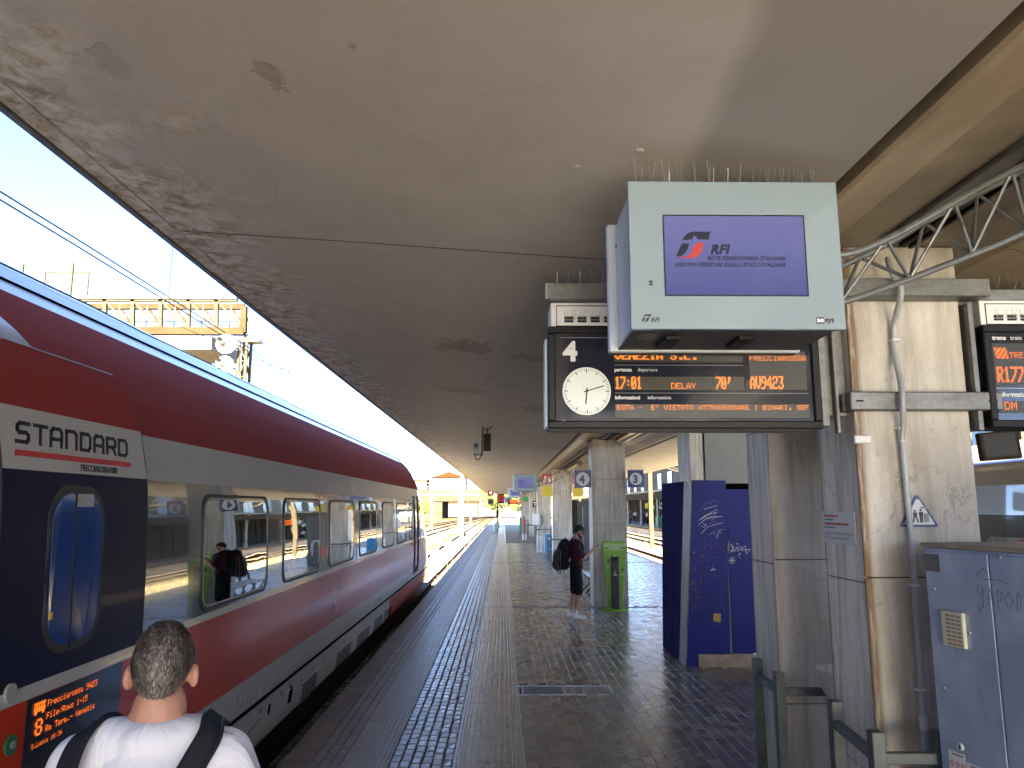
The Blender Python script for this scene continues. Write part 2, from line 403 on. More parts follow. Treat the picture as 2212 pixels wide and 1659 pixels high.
# platform
def paver(name, lo, hi, r0, r1, bs=18, bst=.35, use='attr', mid=None):
    g = G(name)
    t = g.attr('tint')
    c = g.ramp(g.math('ADD', g.math('MULTIPLY', t, .75), g.math('MULTIPLY', g.noise(6, 5, .65), .3)), [(.15, lo), (.85, hi)])
    c = g.mix(g.ramp(g.noise(40, 4, .7), [(.5, 0), (.72, .5)]), c, tuple(x*.5 for x in lo))
    wear = g.ramp(g.noise(.7, 4, .6), [(.35, 0), (.65, 1)])
    c = g.mix(g.math('MULTIPLY', wear, .3), c, tuple(x*.7 for x in lo))
    r = g.math('ADD', g.math('MULTIPLY', g.noise(3.5, 5, .65), r1-r0), g.math('ADD', r0, g.math('MULTIPLY', t, .08)))
    nm = g.bump(g.noise(bs, 4, .6), bst, .004)
    return g.fin(c, r, normal=nm, spec=.55)
M['brick'] = paver('floor_brick_dark', (.21, .176, .132), (.33, .28, .21), .07, .34)
M['sett'] = paver('floor_sett_grey', (.28, .262, .24), (.42, .395, .36), .16, .42)
M['kerbbrick'] = paver('floor_brick_brown', (.19, .155, .12), (.29, .24, .19), .35, .6)
M['kerb'] = simple('kerb_stone_brown', (.20, .15, .11), .6, var=.25, scale=4, bump=.3)
M['tactile'] = paver('tactile_tile_brown', (.24, .18, .12), (.34, .265, .19), .25, .55, 40, .2)
M['tactile_line'] = paver('tactile_tile_ribbed', (.36, .285, .19), (.50, .40, .28), .12, .4, 40, .2)
M['rib'] = simple('tactile_rib', (.55, .49, .40), .2, var=.2)
M['stud'] = simple('tactile_stud', (.25, .22, .18), .35, var=.2)
M['line_white'] = simple('line_pale', (.5, .52, .54), .35, var=.2, scale=10)
M['bed'] = simple('joint_bed', (.07, .062, .053), .9, bump=.3)
M['bed_far'] = simple('floor_brick_far', (.2, .178, .15), .5, var=.3, scale=3, bump=.6, bscale=9)
def ballast():
    g = G('ballast_gravel')
    v = g.vor(14, out='Color'); c = g.ramp(g.sep(v)[0], [(0, (.05, .035, .02)), (.45, (.30, .24, .16)), (1, (.56, .50, .40))])
    c = g.mix(g.ramp(g.noise(.25, 5, .7), [(.45, 0), (.65, .75)]), c, (.30, .26, .10))
    return g.fin(c, .95, spec=.05, normal=g.bump(g.vor(14), .9, .05))
M['ballast'] = ballast()
M['track_soil'] = (lambda g: g.fin(g.mix(g.ramp(g.noise(.9, 7, .75), [(.42, 0), (.6, 1)]), (.16, .12, .06), (.022, .015, .006)), .95, spec=.04, normal=g.bump(g.vor(14), .8, .05)))(G('oily_track_soil'))
M['earth'] = simple('dry_earth', (.08, .065, .035), .95, var=.35, scale=.2)
M['rail_side'] = simple('rail_rust', (.03, .014, .007), .95, spec=.05, var=.3)
M['rail_top'] = simple('rail_polished', (.5, .48, .46), .25, metal=.9)
M['sleeper'] = simple('sleeper_concrete', (.10, .085, .065), .95, spec=.05, bump=.3)
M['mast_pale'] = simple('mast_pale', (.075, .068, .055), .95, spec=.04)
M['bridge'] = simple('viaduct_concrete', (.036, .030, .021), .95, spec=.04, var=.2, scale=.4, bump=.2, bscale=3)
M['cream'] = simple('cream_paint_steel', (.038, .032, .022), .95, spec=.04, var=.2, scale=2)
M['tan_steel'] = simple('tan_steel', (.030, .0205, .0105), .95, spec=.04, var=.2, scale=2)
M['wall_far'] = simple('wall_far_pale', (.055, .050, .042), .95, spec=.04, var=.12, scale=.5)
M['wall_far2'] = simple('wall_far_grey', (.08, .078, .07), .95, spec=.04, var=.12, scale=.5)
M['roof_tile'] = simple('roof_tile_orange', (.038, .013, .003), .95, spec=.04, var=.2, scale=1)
M['window_far'] = simple('window_far_dark', (.05, .07, .09), .2)
M['leaf'] = (lambda g: g.fin(g.ramp(g.noise(1.2, 3), [(.35, (.05, .09, .015)), (.65, (.13, .17, .03))]), .6))(G('foliage'))
M['bark'] = simple('bark', (.09, .06, .04), .9)
def ply(name, a, b, wood, k, stretch):
    g = G(name)
    w = g.noise(6, 6, .65, vec=g.mapv(g.pos, (6, 6, .35)), dist=.3)
    c = g.ramp(w, [(.35, a), (.65, b)])
    c = g.mix(g.ramp(g.noise(3.0, 7, .75, vec=g.mapv(g.pos, (3, 3, .5)), dist=.8), [(k, 0), (k+.06, 1)]), c, wood)
    sp = g.ramp(g.noise(60, 2, .5), [(.74, 0), (.77, .8)])
    c = g.mix(sp, c, (.45, .45, .5))
    return g.fin(c, .5, normal=g.bump(w, .3, .003), spec=.22)
M['ply_blue'] = ply('plywood_blue_paint', (.009, .014, .15), (.013, .022, .21), (.012, .012, .08), .66, 1)
M['ply_side'] = ply('boards_blue_worn', (.018, .016, .11), (.034, .026, .15), (.09, .06, .08), .60, 1)
M['ply_side'].node_tree.nodes['Principled BSDF'].inputs['Specular IOR Level'].default_value = .06; M['ply_side'].node_tree.nodes['Principled BSDF'].inputs['Roughness'].default_value = .9
M['ply_wood'] = ply('board_bare_worn', (.44, .35, .28), (.62, .54, .44), (.24, .20, .28), .58, 1)
M['plank'] = simple('plank_pale', (.42, .31, .21), .7, var=.3, scale=12, bump=.3)
M['panel_grey'] = simple('panel_plain_grey', (.26, .26, .24), .5, var=.06)
# people
M['skin'] = (lambda g: g.fin(g.ramp(g.noise(14, 5), [(.3, (.34, .165, .11)), (.7, (.44, .235, .165))]), .5, spec=.4, normal=g.bump(g.noise(160), .12, .002)))(G('skin'))
M['skin'].node_tree.nodes['Principled BSDF'].inputs['Subsurface Weight'].default_value = .08
def cloth(name, col, wr=.8, sc=9):
    g = G(name)
    nm = g.bump(g.noise(sc, 3, .5, vec=g.mapv(g.pos, (1, 1, .45)), dist=1.6), wr, .045)
    nm = g.bump(g.noise(420, 2), .15, .001, nm)
    return g.fin(g.ramp(g.noise(4), [(.3, tuple(c*.9 for c in col)), (.7, col)]), .85, spec=.2, normal=nm)
M['tee_white'] = cloth('tshirt_white', (.62, .64, .72), .7, 5.5)
M['tee_maroon'] = cloth('tshirt_maroon', (.045, .012, .018))
M['shorts_black'] = cloth('shorts_black', (.008, .008, .010))
M['trousers_blue'] = cloth('trousers_denim', (.05, .07, .12))
M['strap'] = cloth('strap_dark', (.014, .016, .024), .2, 30)
M['bag'] = cloth('bag_black', (.012, .012, .014), .5, 14)
M['bag2'] = cloth('bag_dark_grey', (.03, .03, .036), .5, 14)
M['orange_trim'] = simple('orange_trim', (.45, .13, .02), .5)
M['grey_trim'] = simple('grey_trim', (.25, .25, .25), .5)
M['hair_dark'] = simple('hair_dark', (.010, .008, .007), .6, var=.4, scale=60, bump=.6, bscale=180)
M['hair_grey'] = (lambda g: g.fin(g.ramp(g.math('ADD', g.math('MULTIPLY', g.attr('tint'), .62), g.math('MULTIPLY', g.noise(26, 3, .6), .5)), [(.25, (.028, .020, .017)), (.50, (.085, .067, .055)), (.72, (.20, .175, .15)), (.92, (.40, .38, .35))]), .5))(G('hair_greying'))
M['shoe_white'] = simple('shoe_white', (.7, .7, .69), .5, var=.05)
M['sock_white'] = simple('sock_white', (.6, .6, .6), .9)
# ---------------------------------------------------------------- lettering
def text_mesh(body, size=.1, off=0, ext=.0006, shear=0, align='LEFT', sx=1, space=1):
    cu = bpy.data.curves.new('lettering', 'FONT'); cu.body = body; cu.size = size; cu.offset = off; cu.extrude = ext; cu.shear = shear
    cu.align_x = align; cu.space_character = space; cu.resolution_u = 3
    o = bpy.data.objects.new('tmp', cu); COL.objects.link(o)
    dg = bpy.context.evaluated_depsgraph_get(); me = bpy.data.meshes.new_from_object(o.evaluated_get(dg))
    vs = [(v.co.x*sx, v.co.y, v.co.z) for v in me.vertices]; fs = [tuple(p.vertices) for p in me.polygons]
    bpy.data.objects.remove(o); bpy.data.curves.remove(cu); bpy.data.meshes.remove(me); return vs, fs
def put_text(mb, body, P, ux, uz, size, **k):
    """P: baseline origin; ux: reading direction; uz: up direction"""
    vs, fs = text_mesh(body, size, **k); P, ux, uz = Vector(P), Vector(ux), Vector(uz); n = ux.cross(uz)
    return mb.add([P+ux*x+uz*y+n*z for x, y, z in vs], fs)
def put_poly(mb, pts, P, ux, uz, s, d=.0012):
    P, ux, uz = Vector(P), Vector(ux), Vector(uz); n = ux.cross(uz); k = len(pts)
    a = [P+ux*x*s+uz*y*s+n*d for x, y in pts]; b = [P+ux*x*s+uz*y*s for x, y in pts]
    return mb.add(a+b, [tuple(range(k)), tuple(range(2*k-1, k-1, -1))]+[(i, k+i, k+(i+1) % k, (i+1) % k) for i in range(k)])
def ribbon(mb, pts, P, ux, uz, s, w, d=.0015):
    P, ux, uz = Vector(P), Vector(ux), Vector(uz)
    for a, b in zip(pts, pts[1:]):
        dx, dy = b[0]-a[0], b[1]-a[1]; L = math.hypot(dx, dy) or 1
        nx, ny = -dy/L*w/2/s, dx/L*w/2/s; ex, ey = dx/L*w*.35/s, dy/L*w*.35/s
        put_poly(mb, [(a[0]-nx-ex, a[1]-ny-ey), (b[0]-nx+ex, b[1]-ny+ey), (b[0]+nx+ex, b[1]+ny+ey), (a[0]+nx-ex, a[1]+ny-ey)], P, ux, uz, s, d)
FONT = {' ':'0000000000', "'":'0008070300', '(':'001C224100', ')':'0041221C00', ',':'0080703000', '-':'0808080808', '.':'0000606000', '/':'2010080402',
 '0':'3E5149453E','1':'00427F4000','2':'7249494946','3':'2141494D33','4':'1814127F10','5':'2745454539','6':'3C4A494931','7':'4121110907','8':'3649494936','9':'464949291E',
 ':':'0000140000','A':'7C1211127C','B':'7F49494936','C':'3E41414122','D':'7F4141413E','E':'7F49494941','F':'7F09090901','G':'3E41415173','I':'00417F4100','L':'7F40404040',
 'M':'7F021C027F','N':'7F0408107F','O':'3E4141413E','P':'7F09090906','R':'7F09192946','S':'2649494932','T':'03017F0103','U':'3F4040403F','V':'1F2040201F','Y':'0304780403',
 'Z':'6159494D43','a':'2054547840','c':'3844444428','e':'3854545418','i':'00447D4000','l':'00417F4000','m':'7C04780478','n':'7C08040478','o':'3844444438','r':'7C08040408',
 's':'4854545424','w':'3C4030403C','z':'4464544C44','u':'3C4040207C','W':'3F4038403F'}
def led_text(mb, body, P, ux, uz, pitch, sx=1, sy=1, bold=0, fill=.8, maxcols=None):
    """dot-matrix lettering, top-left at P"""
    P, ux, uz = Vector(P), Vector(ux), Vector(uz); n = ux.cross(uz)*.0012; c = 0; on = set()
    for ch in body:
        h = FONT.get(ch, FONT[' '])
        for k in range(5):
            b = int(h[2*k:2*k+2], 16)
            for r in range(8):
                if b >> r & 1:
                    for a in range(sx):
                        for q in range(sy): on.add(((c+k)*sx+a, r*sy+q))
            if bold:
                pass
        c += 6
    if bold: on |= {(x+1, y) for x, y in on}
    s = pitch*fill/2
    for x, y in on:
        if maxcols and x >= maxcols: continue
        q = P+ux*(x+.5)*pitch-uz*(y+.5)*pitch+n
        mb.add([q-ux*s-uz*s, q+ux*s-uz*s, q+ux*s+uz*s, q-ux*s+uz*s], [(0, 1, 2, 3)])
    return mb
X1, Y1, Z1 = (1, 0, 0), (0, 1, 0), (0, 0, 1)
def D2(px, py, y):
    """measured point of the photograph (2212 wide) -> x, z at distance y"""
    u = (px-1106)/1640; v = (829.5-py)/1640; p = R(9.196); a = R(.664)
    f = math.cos(p)-v*math.sin(p); z = math.sin(p)+v*math.cos(p); X = u*math.cos(a)+f*math.sin(a); Y = -u*math.sin(a)+f*math.cos(a); k = y/Y
    return (X*k, 2.1+z*k)
def bez(p0, p1, p2, n=8): return [((1-t)**2*p0[0]+2*t*(1-t)*p1[0]+t*t*p2[0], (1-t)**2*p0[1]+2*t*(1-t)*p1[1]+t*t*p2[1]) for t in [i/n for i in range(n+1)]]
def rail_logo(P, ux, uz, s, parent, mat_a, mat_b, name='logo'):
    """swept flag emblem: two dark sweeps and one coloured s-shaped foot; s = total width"""
    a = MB()
    top = [(.27, .60)] + bez((.27, .60), (.38, .74), (.58, .76), 6)[1:] + [(1.0, .76), (.93, .56), (.80, .56)] + bez((.80, .56), (.62, .58), (.56, .44), 4)[1:] + [(.46, .44)] + bez((.46, .44), (.40, .56), (.27, .56), 3)[1:]
    put_poly(a, [(.22, .52)] + bez((.22, .52), (.32, .76), (.56, .76), 6) + [(1.0, .76), (.96, .68), (.95, .54), (.66, .54)] + [(.60, .60), (.55, .66), (.50, .60), (.50, .54)], P, ux, uz, s)
    put_poly(a, [(.03, .06), (.14, .30), (.20, .42), (.40, .42)] + bez((.40, .42), (.36, .18), (.16, .06), 5)[1:], P, ux, uz, s)
    a.build(name+'_dark', mat_a, parent)
    b = MB()
    put_poly(b, [(0, 0)] + bez((.14, .02), (.42, .02), (.50, .30), 6) + bez((.50, .30), (.54, .42), (.66, .44), 4)[1:] + [(.84, .44), (.80, .38)] + bez((.76, .34), (.74, .02), (.36, 0), 7), P, ux, uz, s)
    b.build(name+'_foot', mat_b, parent)

# ---------------------------------------------------------------- ground, tracks
XE_L, XE_R = -1.85, 5.95; PLAT_END = 98
gr = MB(); gr.quad((-1500, -300, -.80), (1500, -300, -.80), (1500, 2500, -.80), (-1500, 2500, -.80)); tag(gr.build('ground', M['earth']), kind='structure')
gb = MB()
nx, ny = 40, 90
vs = []; fs = []
for j in range(ny+1):
    for i in range(nx+1):
        x = -34+i*80/nx; y = -20+(j/ny)**1.6*220
        vs.append((x, y, -.74+.03*mnoise.noise(Vector((x*.6, y*.4, 0)))))
for j in range(ny):
    for i in range(nx): a = j*(nx+1)+i; fs.append((a, a+1, a+nx+2, a+nx+1))
gb.add(vs, fs); tag(gb.build('ballast_bed', M['ballast'], smooth=True), kind='structure')
so = MB()
so.loft([[(-34+31.9*i/30, y, -.725+.02*mnoise.noise(Vector((i*.7, y*.3, 4)))) for i in range(31)] for y in [26+q*2.2 for q in range(88)]])
tag(so.build('track_soil', M['track_soil'], smooth=True), kind='structure')
rail_prof = [(-.07, 0), (-.07, .012), (-.012, .03), (-.012, .11), (-.035, .12), (-.035, .15), (.035, .15), (.035, .12), (.012, .11), (.012, .03), (.07, .012), (.07, 0)]
def railway(xc, y0, y1, path=None, sl0=None, sl1=None):
    t = bpy.data.objects.new('railway_track', None); COL.objects.link(t); t['kind'] = 'structure'; WM[t.name] = Matrix()
    path = path or (lambda y: xc)
    ys = [y0+(y1-y0)*k/24 for k in range(25)]
    for s in (-.7175-.035, .7175+.035):
        mb = MB(); mb.loft([[(path(y)+s+p[0], y, -.70+p[1]) for p in rail_prof] for y in ys], True)
        o = mb.build('rail', [M['rail_side'], M['rail_top']], t)
        for p in o.data.polygons:
            if p.center.z > -.5515: p.material_index = 1
    sm = MB().box((-1.25, -.12, -.11), (1.25, .12, 0)).mesh('sleeper', M['sleeper'])
    y = sl0 if sl0 is not None else y0; e = sl1 if sl1 is not None else min(y1, y0+150)
    while y < e:
        inst(sm, 'sleeper', t, (path(y)+rnd.uniform(-.02, .02), y, -.705)); y += .62
    return t
railway(-3.46, -20, 230, sl0=19, sl1=100)
railway(7.8, -20, 230, sl0=24, sl1=95)
railway(12.2, -20, 230, sl0=30, sl1=95)
railway(0, 30, 230, path=lambda y: -8.2+max(0, y-60)**1.5*.0025, sl0=50, sl1=100)
railway(0, 30, 230, path=lambda y: -12.6+max(0, y-50)**1.5*.0038, sl0=50, sl1=90)
railway(0, 70, 230, path=lambda y: -3.4-(y-70)*.028, sl0=95, sl1=110)

# ---------------------------------------------------------------- island platform
plat = bpy.data.objects.new('platform', None); COL.objects.link(plat); plat['kind'] = 'structure'; WM[plat.name] = Matrix()
Y0P = -16
MB().box((XE_L+.05, Y0P, -.80), (XE_R-.05, PLAT_END, -.009)).build('platform_slab', M['bed'], plat)
sd = MB(); sd.box((XE_L+.03, Y0P, -.8), (XE_L+.05, PLAT_END, -.13)); sd.box((XE_R-.05, Y0P, -.8), (XE_R-.03, PLAT_END, -.13)); sd.build('platform_side', M['concrete_dark'], plat)
kb = MB().box((-.125, .004, -.13), (.125, 1.196, 0)).mesh('kerb_stone', M['kerb'])
for k in range(95):
    for x in (XE_L+.125, XE_R-.125):
        inst(kb, 'kerb_stone', plat, (x+rnd.uniform(-.004, .004), Y0P+k*1.2, rnd.uniform(-.003, .002)))
def paver_box(mb, x0, y0, x1, y1, z, j=.004, ch=.006, tilt=0):
    x0 += j; x1 -= j; y0 += j; y1 -= j
    d = [rnd.uniform(-tilt, tilt) for _ in range(4)]
    a = [(x0, y0, z-.02), (x1, y0, z-.02), (x1, y1, z-.02), (x0, y1, z-.02)]
    b = [(x0, y0, z-ch), (x1, y0, z-ch), (x1, y1, z-ch), (x0, y1, z-ch)]
    c = [(x0+ch, y0+ch, z+d[0]), (x1-ch, y0+ch, z+d[1]), (x1-ch, y1-ch, z+d[2]), (x0+ch, y1-ch, z+d[3])]
    mb.add(a+b+c, [(0,1,5,4), (1,2,6,5), (2,3,7,6), (3,0,4,7), (4,5,9,8), (5,6,10,9), (6,7,11,10), (7,4,8,11), (8,9,10,11)])
def paver_variants(name, w, l, mat, n, j, ch, tilt, irr=0):
    out = []
    for k in range(n):
        mb = MB(); mb.t = k/(n-1); a, b, c, d = [rnd.uniform(0, irr) for _ in range(4)]
        paver_box(mb, -w/2+a, -l/2+b, w/2-c, l/2-d, 0, j, ch, tilt); out.append(mb.mesh(name, mat, tint=True))
    return out
def lay(name, x0, cols, w, l, ystart, yend, ynear, mat, j, ch, tilt, irr=0, stag=.5, limit=290, skip=None, far=45, jit=0, visible=None):
    var = paver_variants(name, w, l, mat, 9, j, ch, tilt, irr); rest = MB(); cnt = 0; items = []
    for c in range(cols):
        off = rnd.uniform(0, l) if stag == 'r' else (l*stag if c % 2 else 0)
        y = ystart-off
        while y < min(yend, far):
            items.append((y, c)); y += l
    items.sort()
    for y, c in items:
        xm = x0+(c+.5)*w; ym = y+l/2
        if skip and skip(xm, ym): continue
        tt = rnd.random()
        if ynear <= ym and cnt < limit and (visible is None or visible(xm, ym)):
            o = inst(var[int(tt*8.99)], name, plat, (xm+rnd.uniform(-jit, jit), ym, rnd.uniform(-.0015, .0015)), rnd.uniform(-.012, .012) if jit else 0); cnt += 1
        else:
            rest.t = tt; a = rnd.uniform(0, irr)
            paver_box(rest, xm-w/2+a, ym-l/2+rnd.uniform(0, irr), xm+w/2-rnd.uniform(0, irr), ym+l/2, rnd.uniform(-.0012, .0012), j, ch, tilt)
    o = rest.build(name+'_field', mat, plat, tint=True); o['kind'] = 'stuff'
def floor_skip(x, y):
    if 0.15 < x < 1.28 and 9.02 < y < 9.5: return True
    for yc in (16.63, 29.8, 42.8):
        if abs(y-yc) < .13: return True
    return False
lay('edge_brick', -1.60, 3, .0865, .21, -4, 97, 6.0, M['kerbbrick'], .003, .004, .0015, .002, 'r', 290)
lay('paving_sett', -.945, 6, .0885, .155, -4, 97, 6.0, M['sett'], .0036, .009, .0018, .006, 'r', 295, far=60, jit=.002)
lay('paving_brick', .195, 52, .1085, .20, 3, 97, 6.2, M['brick'], .0013, .0016, .0010, .0012, .5, 295, skip=floor_skip, visible=lambda x, y: x < .30*y+.1)
ff = MB(); ff.box((.195, 45, -.02), (XE_R-.25, PLAT_END, -.001)); ff.box((-1.6, 45, -.02), (-1.34, PLAT_END, -.001)); ff.box((-.945, 60, -.02), (-.415, PLAT_END, -.001))
ff.build('far_paving', M['bed_far'], plat)
bk = MB(); bk.box((.195, Y0P, -.02), (XE_R-.25, 2.7, -.002)); bk.box((-1.6, Y0P, -.02), (-.415, -4.3, -.002)); bk.build('rear_paving', M['bed_far'], plat)
# studded warning tiles
def stud_tile():
    mb = MB(); mb.t = .5; mb.box((-.196, -.147, -.02), (.196, .147, -.001)); mb.cur = 1
    for i in range(9):
        for k in range(7):
            x = -.174+i*.0435; y = -.126+k*.042; s = .0125; h = .0055
            mb.add([(x-s, y-s, -.001), (x+s, y-s, -.001), (x+s, y+s, -.001), (x-s, y+s, -.001), (x-s*.6, y-s*.6, h), (x+s*.6, y-s*.6, h), (x+s*.6, y+s*.6, h), (x-s*.6, y+s*.6, h)],
                   [(0,1,5,4), (1,2,6,5), (2,3,7,6), (3,0,4,7), (4,5,6,7)])
    return mb.mesh('tactile_tile', [M['tactile'], M['stud']], tint=True)
tm = stud_tile()
for k in range(295):
    y = 4+k*.30
    if y < PLAT_END-.2: inst(tm, 'warning_tile', plat, (-1.142, y, rnd.uniform(-.001, .001)))
# ribbed guidance tiles
def rib_tile():
    mb = MB(); mb.t = .5; mb.box((-.289, -.198, -.02), (.289, .198, -.001)); mb.cur = 1
    for x in (-.262, -.226, -.175, -.118, -.058, 0, .06, .118, .172, .215, .243, .270):
        w = .0085
        mb.add([(x-w, -.198, -.001), (x+w, -.198, -.001), (x+w, .198, -.001), (x-w, .198, -.001), (x-w*.6, -.194, .0055), (x+w*.6, -.194, .0055), (x+w*.6, .194, .0055), (x-w*.6, .194, .0055)],
               [(0,1,5,4), (1,2,6,5), (2,3,7,6), (3,0,4,7), (4,5,6,7)])
    return mb.mesh('guidance_tile', [M['tactile_line'], M['rib']], tint=True)
tm = rib_tile()
for k in range(232):
    y = 4+k*.402
    if y < PLAT_END-.3 and min(abs(y-q) for q in (16.63, 29.8, 42.8)) > .14: inst(tm, 'guidance_tile', plat, (-.095, y, rnd.uniform(-.001, .001)))
wl = MB()
for k in range(76): wl.box((-.412, 3+k*1.25+.003, -.02), (-.388, 3+(k+1)*1.25-.003, .0045))
wl.build('pale_edge_strip', M['line_white'], plat)
dr = MB()
for yc in (16.63, 29.8, 42.8): dr.box((-.38, yc-.06, -.02), (XE_R-.3, yc+.06, .001))
dr.build('drain_strip', M['concrete'], plat)
fr = MB(); fr.box((.16, 9.04, -.02), (1.27, 9.49, -.010)); fr.build('hatch_bed', M['void'], plat)
hf = MB()
hf.box((.16, 9.46, -.012), (1.27, 9.49, .004)); hf.box((.16, 9.04, -.012), (1.27, 9.06, .003)); hf.box((.22, 9.06, -.012), (.24, 9.46, .003)); hf.box((.70, 9.06, -.012), (.73, 9.46, .003)); hf.box((1.25, 9.06, -.012), (1.27, 9.46, .003))
hf.build('hatch_frame', M['white_plastic'], plat)
hc = MB()
hc.box((.24, 9.06, -.012), (.70, 9.46, -.004))
for k in range(-5, 12):
    for s in (1, -1):
        x0 = .24+k*.045; pts = []
        for t in [i/14 for i in range(15)]:
            xx = (x0 if s > 0 else .94-x0)+s*t*.4; yy = 9.07+t*.38
            if .245 < xx < .695: pts.append((xx, yy, -.001))
        for a, b in zip(pts, pts[1:]): hc.bar(a, b, .006, .005)
hc.build('hatch_cover', M['panel_grey'], plat)
h2 = MB(); h2.box((.73, 9.06, -.012), (1.25, 9.46, -.004))
for x in (.80, .93, 1.0, 1.07, 1.16):
    for k in range(6): h2.box((x, 9.10+k*.055, -.004), (x+.04, 9.13+k*.055, .001))
h2.build('hatch_cover', M['steel'], plat)

gs = MB(); rg = random.Random(21)
for k in range(260):
    x = rg.uniform(-.9, 4.2); y = rg.uniform(5.5, 24); r = rg.uniform(.008, .019); z = .0012 if x > .2 or x < -.42 else .0062
    gs.add([(x+r*math.cos(a*.785)*rg.uniform(.8, 1.1), y+r*math.sin(a*.785)*rg.uniform(.8, 1.1), z+.001) for a in range(8)], [tuple(range(8))])
for k in range(40):
    x = rg.uniform(.3, 3.6); y = rg.uniform(6, 20); a = rg.uniform(0, 3.1); gs.bar((x, y, .005), (x+.025*math.cos(a), y+.025*math.sin(a), .005), .007)
o = gs.build('gum_spot', simple('gum_dark', (.05, .045, .04), .7), plat); o['kind'] = 'stuff'

# ---------------------------------------------------------------- opposite platform
op = bpy.data.objects.new('opposite_platform', None); COL.objects.link(op); op['kind'] = 'structure'; WM[op.name] = Matrix()
MB().box((14.7, -10, -.8), (23, 190, -.05)).build('platform_slab', M['concrete'], op)
MB().box((14.6, -10, -.12), (23, 190, 0)).build('platform_paving', M['concrete'], op)
MB().box((14.57, -10, -.14), (14.95, 190, .005)).build('kerb', M['bridge'], op)
# ---------------------------------------------------------------- canopy over the island platform
can = thing('platform_canopy', 'long aged concrete canopy over the platform with flaking brown grey paint', 'canopy', (2.28, 40, 0))
CY0, CY1 = -8.7, 87
def ceil_z(x): return 3.39 + (1.34-x)/(1.34+1.80)*.208
def slab(y0, y1, side):
    mb = MB(); n = 14; m = max(2, int((y1-y0)/1.0))
    def X(x): return x if side < 0 else 4.56-x+ (6.23-6.46)*0
    rows = []
    for j in range(m+1):
        y = y0+(y1-y0)*j/m; row = []
        for i in range(n+1):
            x = -1.785+(1.34+1.785)*i/n
            row.append((X(x), y, ceil_z(x)+.006*mnoise.noise(Vector((x*.9, y*.6, side)))))
        rows.append(row if side < 0 else row[::-1])
    mb.loft(rows)
    # outer drip strip and top
    for a, b, z in ((-1.90, -1.80, 3.615),):
        rr = []
        for j in range(m*3+1):
            y = y0+(y1-y0)*j/(m*3); w = .006*mnoise.noise(Vector((0, y*3, 5)))
            rr.append([(X(a+w), y, z-.004), (X(b+w), y, z-.012+w)])
        mb.loft(rr)
    xa, xb = sorted((X(-1.895), X(1.34)))
    mb.box((xa, y0, 3.66), (xb, y1, 3.80))
    xa, xb = sorted((X(-1.80), X(-1.90))); mb.box((xa, y0, 3.617), (xb, y1, 3.66))
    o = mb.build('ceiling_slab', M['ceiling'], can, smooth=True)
    g = MB(); xa, xb = sorted((X(-1.805), X(-1.780))); g.box((xa, y0, 3.625), (xb, y1, 3.64)); g.build('drip_groove', M['slot'], can)
    f = MB(); xa, xb = sorted((X(-1.905), X(-1.935))); f.box((xa, y0, 3.60), (xb, y1, 3.84)); f.build('edge_gutter', M['galv'], can)
js = [CY0, 4.0, 17.0, 30.0, 43.0, 56.0, 69.0, CY1]
for a, b in zip(js, js[1:]):
    for s in (-1, 1): slab(a+.006, b-.006, s)
MB().box((-1.7, CY0, 3.642), (6.26, CY1, 3.658)).build('roof_deck', M['concrete_dark'], can)
# blisters and lifted paint flakes on the near ceiling
bl = MB()
for (x, y, rx, ry, a) in ((.30, 2.9, .018, .03, 0), (.52, 2.72, .02, .022, 0)):
    bl.ell((x, y, ceil_z(x)+.002), (rx, ry, .0055), Matrix.Rotation(a, 4, 'Z'), 14, 8)
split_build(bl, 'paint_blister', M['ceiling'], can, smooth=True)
# central twin beams with rounded lower edge, and the flat soffit between the column rows
for s in (-1, 1):
    for a, b in zip(js, js[1:]):
        prof = [(1.345, 3.60), (1.395, 3.60), (1.395, 3.42), (1.402, 3.395), (1.42, 3.385), (1.445, 3.388), (1.50, 3.41), (1.62, 3.462), (1.73, 3.508), (1.755, 3.508), (1.77, 3.515), (1.785, 3.545), (1.82, 3.565)]
        mb = MB()
        pp = [((x if s < 0 else 4.56-x), z) for x, z in prof]
        ring = [[(x, y, z) for x, z in (pp if s < 0 else pp[::-1])] for y in (a+.004, b-.004)]
        mb.loft(ring); mb.build('edge_beam', M['beam_paint'], can, smooth=True)
MB().box((1.82, CY0, 3.566), (2.74, CY1, 3.60)).build('centre_soffit', M['beam_paint_dark'], can)
bays = [(-7.5, 4.0), (6.1, 10.4), (11.5, 16.4), (17.3, 29.5), (30.4, 42.5), (43.3, 55.5), (56.3, 68.5), (69.3, 81.5)]
for k, (a, b) in enumerate(bays):
    t = MB(); t.box((2.08, a, 3.53), (2.17, b, 3.56)); t.build('cable_tray', M['galv'], can, bevel=.004)
    t = MB(); t.box((2.19, a, 3.52), (2.22, b, 3.56)); t.box((2.24, a, 3.51), (2.26, b, 3.56)); split_build(t, 'cable_run', M['black'], can)
